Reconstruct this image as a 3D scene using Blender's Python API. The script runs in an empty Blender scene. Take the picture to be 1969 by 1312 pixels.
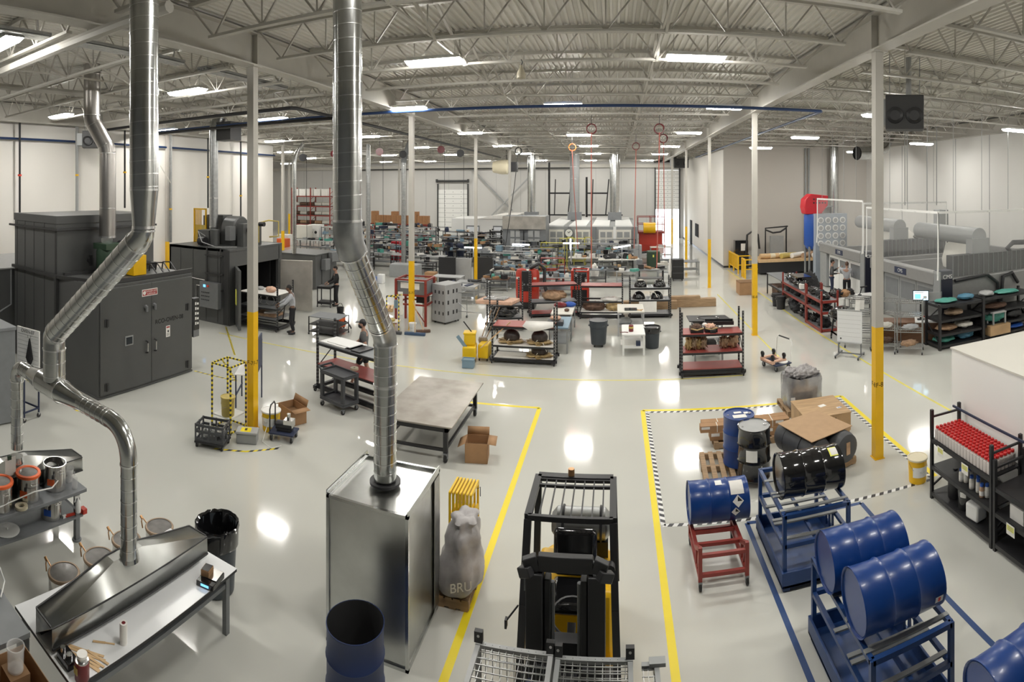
import bpy, math, random
from mathutils import Vector, Matrix
PI = math.pi; R = math.radians; rnd = random.Random(7)
SC = bpy.context.scene; COL = SC.collection
# camera: 5.2 m above the floor on a mezzanine, cylindrical panorama as the phone stitched it
H, F, X0, YH = 5.2, 1060.0, 1183.0, 361.0
def g(x, y, z=0.0):
    """place in the hall that the photograph shows at pixel x, y, at height z"""
    th = (x - X0) / F; d = (H - z) * F / (y - YH)
    return Vector((d * math.sin(th), d * math.cos(th), z))
def onX(x, y, X):
    th = (x-X0)/F; d = X/math.sin(th); return Vector((X, d*math.cos(th), H-(y-YH)*d/F))
def onY(x, y, Y):
    th = (x-X0)/F; d = Y/math.cos(th); return Vector((d*math.sin(th), Y, H-(y-YH)*d/F))
def pd(x, y, d):
    th = (x-X0)/F; return Vector((d*math.sin(th), d*math.cos(th), H-(y-YH)*d/F))
def hgt(p, y): return H-(y-YH)*math.hypot(p[0],p[1])/F
class MB:
    """collects shapes for ONE mesh object"""
    def __init__(s): s.v = []; s.f = []; s.m = []
    def add(s, vs, fs, m=0):
        o = len(s.v); s.v += [tuple(p) for p in vs]
        s.f += [tuple(i + o for i in f) for f in fs]; s.m += [m] * len(fs); return s
    def bx(s, x0, y0, z0, x1, y1, z1, m=0):
        return s.add([(x0,y0,z0),(x1,y0,z0),(x1,y1,z0),(x0,y1,z0),(x0,y0,z1),(x1,y0,z1),(x1,y1,z1),(x0,y1,z1)],
              [(0,3,2,1),(4,5,6,7),(0,1,5,4),(1,2,6,5),(2,3,7,6),(3,0,4,7)], m)
    def box(s, c, d, m=0, rz=0, rx=0, ry=0):
        M = Matrix.Translation(c) @ Matrix.Rotation(rz,4,'Z') @ Matrix.Rotation(ry,4,'Y') @ Matrix.Rotation(rx,4,'X')
        x, y, z = d[0]/2, d[1]/2, d[2]/2
        P = [M @ Vector(p) for p in [(-x,-y,-z),(x,-y,-z),(x,y,-z),(-x,y,-z),(-x,-y,z),(x,-y,z),(x,y,z),(-x,y,z)]]
        return s.add(P, [(0,3,2,1),(4,5,6,7),(0,1,5,4),(1,2,6,5),(2,3,7,6),(3,0,4,7)], m)
    @staticmethod
    def fr(d):
        d = d.normalized(); u = Vector((0,0,1)) if abs(d.z) < .95 else Vector((0,1,0))
        a = d.cross(u).normalized(); return a, a.cross(d).normalized()
    def bar(s, p0, p1, w, h=None, m=0):
        p0, p1 = Vector(p0), Vector(p1); a, b = s.fr(p1 - p0); h = h or w; P = []
        for p in (p0, p1):
            for i, j in ((-1,-1),(1,-1),(1,1),(-1,1)): P.append(p + a*i*w/2 + b*j*h/2)
        return s.add(P, [(3,2,1,0),(4,5,6,7),(0,1,5,4),(1,2,6,5),(2,3,7,6),(3,0,4,7)], m)
    def bars(s, pts, w, h=None, m=0):
        for a, b in zip(pts, pts[1:]): s.bar(a, b, w, h, m)
        return s
    def cyl(s, p0, p1, r0, r1=None, n=16, m=0, caps=True):
        p0, p1 = Vector(p0), Vector(p1); r1 = r0 if r1 is None else r1; a, b = s.fr(p1 - p0); P = []
        for p, r in ((p0,r0),(p1,r1)):
            for i in range(n): t = 2*PI*i/n; P.append(p + a*math.cos(t)*r + b*math.sin(t)*r)
        fs = [(i,(i+1)%n,n+(i+1)%n,n+i) for i in range(n)]
        if caps: fs += [tuple(range(n-1,-1,-1)), tuple(range(n,2*n))]
        return s.add(P, fs, m)
    def tube(s, pts, r, n=8, m=0, caps=True):
        pts = [Vector(p) for p in pts]; k = len(pts); rs = r if isinstance(r, (list,tuple)) else [r]*k; P = []; a0 = None
        for i, p in enumerate(pts):
            d = (pts[min(i+1,k-1)] - pts[max(i-1,0)]).normalized()
            if a0 is None: a, b = s.fr(d)
            else:
                a = a0 - d * a0.dot(d)
                a = a.normalized() if a.length > 1e-4 else s.fr(d)[0]
                b = a.cross(d).normalized()
            a0 = a
            for j in range(n): t = 2*PI*j/n; P.append(p + (a*math.cos(t) + b*math.sin(t))*rs[i])
        fs = [(i*n+j, i*n+(j+1)%n, (i+1)*n+(j+1)%n, (i+1)*n+j) for i in range(k-1) for j in range(n)]
        if caps: fs += [tuple(range(n-1,-1,-1)), tuple(range((k-1)*n, k*n))]
        return s.add(P, fs, m)
    def lathe(s, prof, n=24, m=0, c=(0,0,0), axis='Z', sx=1, sy=1, cap=True):
        cap = cap and prof[0] != prof[-1]
        P = []
        for r, z in prof:
            for i in range(n):
                t = 2*PI*i/n; q = (r*math.cos(t)*sx, r*math.sin(t)*sy, z)
                if axis == 'X': q = (q[2], q[0], q[1])
                elif axis == 'Y': q = (q[1], q[2], q[0])
                P.append((q[0]+c[0], q[1]+c[1], q[2]+c[2]))
        k = len(prof)
        fs = [(i*n+j, i*n+(j+1)%n, (i+1)*n+(j+1)%n, (i+1)*n+j) for i in range(k-1) for j in range(n)]
        if cap and prof[0][0] > 1e-6: fs.append(tuple(range(n-1,-1,-1)))
        if cap and prof[-1][0] > 1e-6: fs.append(tuple(range((k-1)*n, k*n)))
        return s.add(P, fs, m)
    def pipe(s, prof, n=24, m=0, c=(0,0,0)):
        o = len(s.f); s.lathe(prof, n, m, c); k = o + (len(prof)-1)*n; del s.f[k:]; del s.m[k:]; return s
    def prism(s, poly, z0, z1, m=0):
        n = len(poly); P = [(x,y,z0) for x,y in poly] + [(x,y,z1) for x,y in poly]
        return s.add(P, [tuple(range(n-1,-1,-1)), tuple(range(n,2*n))] + [(i,(i+1)%n,n+(i+1)%n,n+i) for i in range(n)], m)
    def side(s, poly, y0, y1, m=0):
        """polygon in x,z pushed along y"""
        n = len(poly); P = [(x,y0,z) for x,z in poly] + [(x,y1,z) for x,z in poly]
        return s.add(P, [tuple(range(n)), tuple(range(2*n-1,n-1,-1))] + [(i,n+i,n+(i+1)%n,(i+1)%n) for i in range(n)], m)
    def ball(s, c, r, n=12, m=0, k=None, jit=0, sd=1):
        k = k or max(4, n//2); rx, ry, rz = (r,r,r) if not isinstance(r,(tuple,list)) else r; rr = random.Random(sd); P = []
        for i in range(k+1):
            ph = PI*i/k
            for j in range(n):
                q = 1 + (rr.uniform(-jit,jit) if 0 < i < k else 0); t = 2*PI*j/n
                P.append((c[0]+rx*math.sin(ph)*math.cos(t)*q, c[1]+ry*math.sin(ph)*math.sin(t)*q, c[2]-rz*math.cos(ph)*q))
        return s.add(P, [(i*n+j, i*n+(j+1)%n, (i+1)*n+(j+1)%n, (i+1)*n+j) for i in range(k) for j in range(n)], m)
    def quad(s, a, b, c, d, m=0): return s.add([a,b,c,d], [(0,1,2,3)], m)
    def build(s, name, mats, parent=None, loc=None, rz=0, bev=0, sub=0, ang=35, solid=0, W=False):
        if W: o = parent.location; s.v = [(x-o[0],y-o[1],z-o[2]) for x,y,z in s.v]
        me = bpy.data.meshes.new(name); me.from_pydata(s.v, [], s.f)
        for x in (mats if isinstance(mats,(list,tuple)) else [mats]): me.materials.append(M(x))
        me.polygons.foreach_set('material_index', s.m); me.polygons.foreach_set('use_smooth', [True]*len(s.f))
        me.update(); me.set_sharp_from_angle(angle=R(ang))
        o = bpy.data.objects.new(name, me); COL.objects.link(o); o.parent = parent
        if loc is not None: o.location = loc
        o.rotation_euler[2] = rz
        if bev:
            b = o.modifiers.new('bevel','BEVEL'); b.width = bev; b.segments = 2; b.limit_method = 'ANGLE'; b.angle_limit = R(50)
        if solid:
            b = o.modifiers.new('solid','SOLIDIFY'); b.thickness = solid
        if sub:
            b = o.modifiers.new('sub','SUBSURF'); b.levels = sub; b.render_levels = sub
        return o
def tag(o, label=None, cat=None, group=None, kind=None):
    if label: o['label'] = label
    if cat: o['category'] = cat
    if group: o['group'] = group
    if kind: o['kind'] = kind
    return o
def thing(name, label, cat, loc=(0,0,0), rz=0, group=None):
    o = bpy.data.objects.new(name, None); COL.objects.link(o); o.empty_display_size = .1
    o.location = loc; o.rotation_euler[2] = rz; return tag(o, label, cat, group)
def struct(o, label=None): return tag(o, label, None, None, 'structure')
def dup(root, loc, rz=None, label=None, group=None):
    c = root.copy(); COL.objects.link(c); c.location = loc
    if rz is not None: c.rotation_euler[2] = rz
    if label: c['label'] = label
    if group: c['group'] = group
    for ch in root.children:
        d = ch.copy(); COL.objects.link(d); d.parent = c
        for gc in ch.children:
            e = gc.copy(); COL.objects.link(e); e.parent = d
    return c
def text(name, body, size, mat, parent, loc, rot=(PI/2,0,0), ext=.001, align='CENTER', sx=1):
    cu = bpy.data.curves.new(name, 'FONT'); cu.body = body; cu.size = size; cu.extrude = ext; cu.align_x = align; cu.align_y = 'CENTER'
    f_ = bpy.data.objects.new('font_source', cu); COL.objects.link(f_); me = bpy.data.meshes.new_from_object(f_); bpy.data.objects.remove(f_); bpy.data.curves.remove(cu)
    me.materials.clear(); me.materials.append(M(mat)); o = bpy.data.objects.new(name, me); COL.objects.link(o); o.parent = parent
    o.location = loc; o.rotation_euler = rot; o.scale = (sx,1,1); return o
def caster(par, x, y, r=.05, w=.03, m='rubber'):
    b = MB(); b.box((x,y,r*1.85),(w*1.6,r*1.2,r*.5)); b.box((x-w*.7,y,r*1.3),(.004,r*.9,r*1.1)); b.box((x+w*.7,y,r*1.3),(.004,r*.9,r*1.1)); c = b.build('caster','greysteel',par)
    b = MB(); b.cyl((x-w/2,y,r),(x+w/2,y,r),r,n=14); b.build('wheel',m,c); return c
def stripes(b, p0, p1, w, seg, m0=0, m1=1, h=None):
    p0, p1 = Vector(p0), Vector(p1); L = (p1-p0).length; n = max(1, int(L/seg))
    for k in range(n): b.bar(p0.lerp(p1,k/n), p0.lerp(p1,(k+1)/n), w, h, m0 if k % 2 else m1)
def one(name, label, cat, b, mats, loc, rz=0, group=None, **k):
    o = b.build(name, mats, None, loc, rz, **k); return tag(o, label, cat, group)
# ---------------------------------------------------------------- materials
_M = {}; SPEC = {}
def M(n):
    if not isinstance(n, str): return n
    if n not in _M: _M[n] = make_mat(n, **SPEC[n])
    return _M[n]
def make_mat(n, c, r=.5, me=0, nz=0, sc=6, bump=0, bs=40, em=0, al=1, coat=0, c2=None, tr=0, st=None):
    m = bpy.data.materials.new(n); m.use_nodes = True; nt = m.node_tree; b = nt.nodes['Principled BSDF']; lk = nt.links
    b.inputs['Base Color'].default_value = (*c, 1); b.inputs['Roughness'].default_value = r; b.inputs['Metallic'].default_value = me
    if coat: b.inputs['Coat Weight'].default_value = coat; b.inputs['Coat Roughness'].default_value = .08
    if em: b.inputs['Emission Color'].default_value = (*c, 1); b.inputs['Emission Strength'].default_value = em
    if al < 1: b.inputs['Alpha'].default_value = al
    if tr: b.inputs['Transmission Weight'].default_value = tr; b.inputs['IOR'].default_value = 1.2
    tc = nt.nodes.new('ShaderNodeTexCoord') if (nz or bump) else None
    if nz:
        x = nt.nodes.new('ShaderNodeTexNoise'); x.inputs['Scale'].default_value = sc; x.inputs['Detail'].default_value = 5
        if st:
            mp = nt.nodes.new('ShaderNodeMapping'); mp.inputs['Scale'].default_value = st; lk.new(tc.outputs['Object'], mp.inputs[0]); lk.new(mp.outputs[0], x.inputs[0])
        else: lk.new(tc.outputs['Object'], x.inputs['Vector'])
        mx = nt.nodes.new('ShaderNodeMix'); mx.data_type = 'RGBA'; d = c2 or tuple(v*(1-nz) for v in c)
        mx.inputs[6].default_value = (*c,1); mx.inputs[7].default_value = (*d,1)
        rp = nt.nodes.new('ShaderNodeValToRGB'); rp.color_ramp.elements[0].position = .35; rp.color_ramp.elements[1].position = .65
        lk.new(x.outputs['Fac'], rp.inputs[0]); lk.new(rp.outputs[0], mx.inputs[0]); lk.new(mx.outputs[2], b.inputs['Base Color'])
    if bump:
        x = nt.nodes.new('ShaderNodeTexNoise'); x.inputs['Scale'].default_value = bs; x.inputs['Detail'].default_value = 3
        lk.new(tc.outputs['Object'], x.inputs['Vector']); bp = nt.nodes.new('ShaderNodeBump')
        bp.inputs['Strength'].default_value = bump; bp.inputs['Distance'].default_value = .01
        lk.new(x.outputs['Fac'], bp.inputs['Height']); lk.new(bp.outputs[0], b.inputs['Normal'])
    return m
def S(n, c, r=.5, **k): SPEC[n] = dict(c=c, r=r, **k)
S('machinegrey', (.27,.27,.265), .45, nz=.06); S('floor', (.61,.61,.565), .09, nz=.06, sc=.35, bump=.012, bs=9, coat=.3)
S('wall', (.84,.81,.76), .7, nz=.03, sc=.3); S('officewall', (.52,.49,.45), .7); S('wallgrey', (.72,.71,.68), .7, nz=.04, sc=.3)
S('steelwhite', (.5,.48,.435), .5, nz=.05, sc=3); S('deck', (.62,.6,.55), .55, nz=.06, sc=1)
S('lamp', (1,.975,.915), em=30); S('lamphousing', (.75,.75,.72), .4)
S('yellow', (.86,.5,.008), .35, nz=.07, sc=3); S('tapeyellow', (.85,.68,.02), .35); S('tapethin', (.74,.66,.12), .35, nz=.15, sc=2)
S('tapewhite', (.78,.78,.76), .4); S('tapeblack', (.03,.03,.035), .4); S('tapeblue', (.03,.07,.2), .4)
S('galv', (.6,.61,.6), .19, me=1, nz=.16, sc=5, bump=.02, bs=3); S('galvbox', (.6,.61,.59), .28, me=1, nz=.14, sc=2.5)
S('galvmatte', (.45,.46,.46), .4, me=1, nz=.2, sc=8); S('seam', (.8,.8,.8), .25, me=1); S('flue', (.5,.48,.46), .3, me=1, nz=.1, sc=3)
S('steel', (.6,.6,.6), .25, me=1); S('stainless', (.62,.61,.59), .18, me=1, nz=.1, sc=4); S('chrome', (.8,.8,.8), .1, me=1)
S('tablesteel', (.42,.39,.35), .36, me=.75, nz=.4, sc=2.2, c2=(.30,.27,.23)); S('panelsteel', (.56,.53,.48), .35, me=.6, nz=.25, sc=2)
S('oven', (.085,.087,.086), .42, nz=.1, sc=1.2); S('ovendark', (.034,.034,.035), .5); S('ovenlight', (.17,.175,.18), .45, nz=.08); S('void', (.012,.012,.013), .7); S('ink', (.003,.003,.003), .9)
S('greysteel', (.2,.21,.22), .45, nz=.08); S('greymid', (.3,.31,.31), .5, nz=.06); S('greylight', (.38,.385,.385), .5, nz=.06)
S('black', (.018,.018,.02), .42); S('blackgloss', (.008,.008,.009), .12, coat=.5); S('blackfab', (.02,.02,.022), .85, nz=.4, sc=20); S('rubber', (.02,.02,.02), .7)
S('plasticgrey', (.065,.068,.075), .5, nz=.1); S('plasticblue', (.045,.085,.16), .45); S('bingrey', (.05,.06,.07), .45)
S('kraft', (.46,.3,.17), .75, nz=.08); S('blue', (.004,.04,.2), .3, coat=.1); S('bluedark', (.01,.028,.11), .5); S('bluerack', (.015,.05,.17), .35, nz=.2, sc=4); S('bluegrey', (.2,.3,.38), .5)
S('bluebright', (.02,.09,.4), .4); S('navy', (.025,.035,.075), .6)
S('red', (.5,.045,.025), .4); S('redrack', (.28,.04,.03), .45, nz=.2); S('redshelf', (.34,.07,.06), .42, nz=.12, sc=3); S('orange', (.75,.13,.03), .4); S('maroon', (.16,.015,.02), .3)
S('white', (.8,.8,.78), .5); S('enclosurewhite', (.93,.92,.9), .55); S('whitegloss', (.78,.79,.8), .25); S('paper', (.82,.8,.76), .8, nz=.06); S('offwhite', (.68,.66,.6), .6)
S('cardboard', (.40,.23,.115), .8, nz=.12, sc=4); S('cardin', (.2,.11,.05), .85); S('ply', (.52,.34,.18), .65, nz=.25, sc=2, st=(1,6,1)); S('wood', (.42,.28,.16), .75, nz=.3, sc=3, st=(1,8,8))
S('woodlight', (.66,.45,.24), .6, nz=.15, sc=5); S('bucketyellow', (.55,.43,.12), .45, nz=.15); S('mop', (.8,.52,.01), .35)
S('skin', (.42,.24,.17), .5); S('skindark', (.16,.085,.055), .5); S('shirtgrey', (.42,.43,.46), .8, nz=.12, sc=9); S('tee', (.1,.1,.1), .85); S('pants', (.012,.012,.015), .85); S('hair', (.012,.01,.009), .7)
S('foil', (.45,.45,.46), .22, me=.5, nz=.35, sc=4, bump=.5, bs=9); S('sack', (.42,.40,.40), .42, me=.15, nz=.3, sc=5, bump=.5, bs=12)
S('tan', (.52,.33,.2), .65, nz=.35, sc=9); S('tanyellow', (.62,.44,.2), .6, nz=.4, sc=8); S('brown', (.16,.09,.06), .7, nz=.4, sc=10); S('peach', (.75,.47,.34), .65, nz=.25, sc=8)
S('clear', (.86,.87,.87), .12, al=.16); S('clearcloudy', (.8,.8,.79), .2, al=.3); S('glassdark', (.03,.035,.04), .08)
S('green', (.03,.06,.035), .5); S('teal', (.08,.33,.27), .5, nz=.2); S('tealblue', (.07,.2,.3), .45); S('fluor', (.9,.95,1), em=5); S('screen', (.35,.6,.75), em=1.1)
S('signred', (.35,.03,.03), .4); S('acid', (.75,.8,.1), .5); S('labelyellow', (.85,.85,.15), .6); S('lcd', (.1,.3,.6), em=.8); S('redlight', (.8,.06,.03), .35)
S('pot', (.6,.59,.57), .22, me=1); S('lidglass', (.25,.24,.23), .12, nz=.3, sc=7); S('clearwhite', (.62,.57,.54), .3); S('redcap', (.6,.02,.02), .35); S('copper', (.5,.28,.13), .35, me=.8); S('bronze', (.42,.3,.2), .5, nz=.3, sc=10); S('cream', (.75,.68,.5), .5); S('glowdoor', (.8,.83,.88), .5)
S('navydark',(.012,.014,.03),.45); S('brownwood',(.16,.075,.035),.45,nz=.3,sc=3,st=(1,1,6)); S('curtain',(.82,.83,.83),.15,al=.14)
S('bluegreyp',(.34,.38,.43),.5)
S('redbright',(.6,.015,.03),.35); S('yellowpost',(.6,.55,.12),.45); S('carton',(.4,.2,.09),.8,nz=.15)
S('browndark',(.05,.035,.03),.4,nz=.5,sc=14)
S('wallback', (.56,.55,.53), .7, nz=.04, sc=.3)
# ---------------------------------------------------------------- camera, world, view
cd = bpy.data.cameras.new('camera'); cam = bpy.data.objects.new('camera', cd); COL.objects.link(cam)
cam.location = (0,0,H); cam.rotation_euler = (PI/2,0,0); cd.type = 'PANO'; cd.panorama_type = 'CENTRAL_CYLINDRICAL'
cd.central_cylindrical_radius = 1.0
cd.central_cylindrical_range_u_min = (0-X0)/F; cd.central_cylindrical_range_u_max = (1969-X0)/F
cd.central_cylindrical_range_v_min = -(1312-YH)/F; cd.central_cylindrical_range_v_max = YH/F
cd.clip_end = 300; SC.camera = cam
SC.view_settings.view_transform = 'Standard'; SC.view_settings.look = 'None'; SC.view_settings.gamma = 1; SC.view_settings.use_curve_mapping = False
SC.view_settings.exposure = 1.86
try:
    SC.cycles.use_denoising = True; SC.cycles.max_bounces = 7; SC.cycles.transparent_max_bounces = 16; SC.cycles.caustics_reflective = False
    SC.cycles.sample_clamp_indirect = 6
except Exception: pass
w = bpy.data.worlds.new('daylight'); SC.world = w; w.use_nodes = True
w.node_tree.nodes['Background'].inputs[0].default_value = (.85,.92,1,1); w.node_tree.nodes['Background'].inputs[1].default_value = 2.2
# ---------------------------------------------------------------- shell
ZD = 8.62; ZG = 7.82; ZJ = 7.87; YB = 56.5; YR = -9.0
XG = (-31.6, -19.45, -7.3, 4.87, 17.0); COLY = (0.05, 9.45, 18.85, 28.25, 37.65, 47.05)
f = MB(); f.bx(-43,YR,-.2,17.5,62,0); struct(f.build('floor','floor'), 'pale grey glossy epoxy floor')
def wall(name, x0,y0,x1,y1,mat='wall',z0=0,z1=ZD+.1,t=.25): b = MB(); b.bx(x0,y0,z0,x1,y1,z1); return struct(b.build(name,mat))
wall('wall_left', -20.35, YR, -20.1, 28.1); wall('wall_left', -43, 27.85, -20.35, 28.1); wall('wall_left', -43.25, 27.85, -43, YB+.25)
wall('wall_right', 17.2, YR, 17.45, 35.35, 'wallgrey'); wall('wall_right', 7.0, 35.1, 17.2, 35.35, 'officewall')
wall('wall_right', 7.0, 35.35, 7.25, YB+.25); wall('wall_rear', -20.1, YR-.25, 17.2, YR, 'greysteel')
DX0, DX1 = 4.15, 6.55   # open dock door
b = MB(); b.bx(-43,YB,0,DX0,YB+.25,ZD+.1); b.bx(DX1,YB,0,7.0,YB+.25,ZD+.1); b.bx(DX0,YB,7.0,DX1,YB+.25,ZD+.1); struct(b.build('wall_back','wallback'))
b = MB()
for x in [-41+2.6*i for i in range(19)]: b.bx(x,YB-.012,0,x+.02,YB,ZD)
struct(b.build('trim_1','greymid'), 'panel joints of the far wall')
b = MB()
for y in [1+2.9*i for i in range(12)]: b.bx(17.185,y,0,17.2,y+.03,ZD)
struct(b.build('trim_2','greymid'), 'panel joints of the right hand wall')
b = MB(); b.bx(6.985,35.1,0,7,YB,.12); b.bx(7.0,35.085,0,17.2,35.1,.12); b.bx(-20.1,YR,0,-20.085,28.1,.12); struct(b.build('baseboard_right','black'))
# corrugated roof deck, ribs run away from the camera
P = []; Fc = []; x = -43.0; n = 0; prof = []
while x < 17.4: prof += [(x,ZD),(x+.045,ZD),(x+.06,ZD+.04),(x+.135,ZD+.04)]; x += .15
for (px,pz) in prof: P += [(px,YR,pz),(px,YB+.2,pz)]
for i in range(len(prof)-1): Fc.append((2*i,2*i+1,2*i+3,2*i+2))
b = MB(); b.add(P,Fc); struct(b.build('ceiling','deck',ang=15), 'off-white corrugated steel roof deck')
# open-web joists between the girders, girders, columns
def joist_mesh(L):
    b = MB(); x0, x1 = .17, L-.17; zt = ZD-.05; zb = ZJ+.02
    b.bar((x0,0,zt),(x1,0,zt),.11,.07); b.bar((x0+.5,0,zb),(x1-.5,0,zb),.12,.05); n = 10; p = (x1-x0-1.2)/n; xs = x0+.6
    for i in range(n):
        a = xs+i*p; b.bar((a,0,zb),(a+p/2,0,zt),.035,.03); b.bar((a+p/2,0,zt),(a+p,0,zb),.035,.03)
        if i: b.bar((a,0,zb),(a,0,zt),.025,.02)
    b.bar((x0,0,zt),(xs,0,zb),.04,.03); b.bar((x1,0,zt),(xs+n*p,0,zb),.04,.03); return b
jl = 12.15; j0 = None; k = -8
while True:
    y = 9.45 + 2.112*k; k += 1
    if y > YB-.5: break
    for xg in XG[:-1]:
        if xg < -25 and y < 29: continue
        if j0 is None: j0 = joist_mesh(jl).build('ceiling_joist','steelwhite'); o = j0; struct(o, 'pale open-web roof joist spanning between two girders')
        else: o = j0.copy(); COL.objects.link(o)
        o.location = (xg, y, 0)
def ibeam(b, x, y0, y1, z0, z1, w=.3, t=.03):
    b.bx(x-w/2,y0,z0,x+w/2,y1,z0+t); b.bx(x-w/2,y0,z1-t,x+w/2,y1,z1); b.bx(x-.012,y0,z0+t,x+.012,y1,z1-t)
for xg in XG[:]:
    b = MB(); ys = 28.2 if xg < -25 else YR
    ibeam(b, xg, ys, YB, ZG, ZD-.09)
    for y in COLY:
        if y > ys: b.bx(xg-.14,y-.012,ZG+.03,xg+.14,y+.012,ZD-.12)
    struct(b.build('girder_beam','steelwhite'), 'deep pale steel girder running down the hall')
b = MB(); ibeam(b, -12, 0, 1, 7.3, 7.75)   # tie beam along the far wall
b = MB(); b.bx(-43,YB-.45,7.25,7,YB-.25,7.6); struct(b.build('tie_beam','steelwhite'), 'pale beam along the top of the far wall')
for X in (-15.4,-11.3,-3.25,.82,8.9,12.95):
    b = MB(); k = -4
    for k in range(-4,22):
        y = 9.45+2.112*k; b.bar((X,y,ZJ),(X,y+2.112,ZD-.06),.05,.04); b.bar((X+.06,y,ZD-.06),(X+.06,y+2.112,ZJ),.05,.04)
    b.bx(X-.02,YR,ZJ+.04,X+.02,YB,ZJ+.08); struct(b.build('joist_bridging','steelwhite'), 'cross bridging between the roof joists')
cols = {(2,1):'F-7',(3,1):'F-8',(2,2):'E-7',(3,2):'E-8'}
for i, xg in enumerate(XG[:-1]):
    for j, y in enumerate(COLY):
        if (i == 0 and j < 4) or (i in (2,3) and j == 0) or i == 4: continue
        if i == 1: xg_ = -19.9 if j < 3 else xg
        else: xg_ = xg
        w = .085 if i in (2,3) and j < 3 else .075
        b = MB(); b.bx(-w,-w,2.52,w,w,ZG,0); b.bx(-w,-w,0,w,w,2.52,1); b.bx(-w*1.25,-w*1.25,0,w*1.25,w*1.25,.012,1); b.bx(-.15,-.15,ZG-.02,.15,.15,ZG,0)
        o = struct(b.build('column',['steelwhite','yellow'],loc=(xg_,y,0)), 'white steel column, lower third painted yellow')
        t = cols.get((i,j))
        if t:
            for rz, d in ((0,(0,-w-.002)),(PI/2,(w+.002,0)) if xg < 0 else (-PI/2,(-w-.002,0))):
                text('lettering', t, .125, 'ink', o, (d[0],d[1],1.42 if j==1 else 1.35), (PI/2,0,rz), .0005)
# ---------------------------------------------------------------- lamps
LP = [(117,222),(360,175),(835,117),(1338,110),(785,207),(1083,201),(1393,206),(524,228),(528,271),(325,250),(904,255),(1113,259),(1325,255),(966,280),(1132,280),(1289,281),
 (708,262),(808,283),(548,292),(1695,222),(748,298),(868,297),(742,311),(827,310),(931,309),(1007,295),(1141,295),(1269,296),(1040,308),(1135,308),(1245,308),(1548,264),(1463,284),(1647,292),(1772,276),(1955,250)]
def lamp():
    r = thing('ceiling_light', 'white linear high-bay lamp hanging under the roof joists', 'light', (0,0,0), 0, 'linear high-bay lamps under the roof')
    b = MB(); b.side([(-.61,.0),(.61,.0),(.56,.07),(-.56,.07)],-.19,.19); b.build('housing','lamphousing',r)
    b = MB(); b.add([(-.6,-.18,0),(.6,-.18,0),(.6,.18,0),(-.6,.18,0),(-.56,-.12,-.07),(.56,-.12,-.07),(.56,.12,-.07),(-.56,.12,-.07)],[(7,6,5,4),(0,1,5,4),(1,2,6,5),(2,3,7,6),(3,0,4,7)]); b.build('diffuser','lamp',r)
    
    for s in (-.45,.45): b = MB(); b.cyl((s,0,.07),(s,0,.62),.006,n=5); b.build('hanger','steel',r)
    return r
L0 = lamp(); first = True
pos = [g(x,y,7.86 if x < 1450 else 7.4) for x,y in LP] + [Vector((x,y,7.86)) for x in (-14.3,-9.2,-1.7,3.6,9,14) for y in (4.5,)] + [Vector((14.2,8,7.4))] + [Vector((x,y,7.86)) for x in (-26,-34) for y in (34,42,50)]
ORD = ('first','second','third','fourth','fifth','sixth','seventh','eighth','ninth','tenth','eleventh','twelfth')
seen = sorted(pos[:len(LP)], key=lambda p: p.y); rows = []
for p in seen:
    if rows and p.y-rows[-1][0].y < 1.6: rows[-1].append(p)
    else: rows.append([p])
for i, rw in enumerate(rows):
    rw.sort(key=lambda p: p.x)
    for k, p in enumerate(rw):
        lb = 'linear ceiling lamp, '+(ORD[k]+' from the white side wall' if len(rw) > 1 else 'the only one')+' in the '+ORD[min(i,11)]+' row of lamps' if i < 12 else 'small far ceiling lamp, '+ORD[k]+' across, row '+ORD[i-12]+' before the far wall'
        q = L0 if first else dup(L0, p); first = False; q.location = p; q['label'] = lb
for p in pos[len(LP):]: dup(L0, p, None, 'linear ceiling lamp of the bays overhead and behind the far wall corner')
# ---------------------------------------------------------------- big grey curing ovens along the left
FX = -10.86; Y0, Y1 = 7.97, 11.23
o = thing('industrial_oven', 'large dark grey oven marked RCO-OVEN-08 with a tall rear tower', 'oven', (-12.8,9.6,0))
b = MB(); b.bx(-12.8,Y0,.04,FX,Y1,2.78); b.bx(-12.85,Y0-.02,0,FX+.02,Y1+.02,.05); b.bx(-12.8,Y0+.02,2.78,FX-.03,Y1,2.8); b.build('body','oven',o,W=1,bev=.012)
b = MB(); b.bx(-15.25,Y0,.04,-12.8,Y1+.3,4.2)
for x in (-15.1,-14.6,-14.05,-13.45): b.bx(x,Y0-.008,.05,x+.03,Y0,4.2,1)
for z in (4.02,): b.bx(-15.5,Y0-.08,z,-12.65,Y0-.02,z+.06,1); b.bx(-12.76,Y0-.06,z,-12.7,Y1+.35,z+.06,1)
b.bx(-15.28,Y0-.02,4.2,-12.78,Y1+.32,4.42); b.bx(-12.86,Y0-.015,.05,-12.76,Y0,4.0,1); b.build('tower',['oven','ovendark'],o,W=1,bev=.01)
def doorplate(ya,yb,nm='door'):
    d = MB(); d.bx(FX,ya,.1,FX+.05,yb,2.7); return d.build(nm,'oven',o,W=1,bev=.008)
ym = (onX(281,660,FX).y+onX(297,660,FX).y)/2
dl, dr = doorplate(Y0+.03,ym-.004), doorplate(ym+.004,Y1-.03)
def onface(x,y): return onX(x,y,FX+.05)
def sub(par,name,mats,b,**k):
    """part of a part, written in world coordinates"""
    q = par
    off = Vector((0,0,0))
    while q is not None: off += q.location; q = q.parent
    b.v = [(x-off[0],y-off[1],z-off[2]) for x,y,z in b.v]; return b.build(name,mats,par,**k)
p = onface(248,655); b = MB(); b.bx(p.x,p.y-.13,p.z-.12,p.x+.015,p.y+.13,p.z+.12,1); b.bx(p.x,p.y-.1,p.z-.09,p.x+.02,p.y+.1,p.z+.09,0); sub(dl,'viewing_window',['glassdark','greymid'],b)
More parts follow.
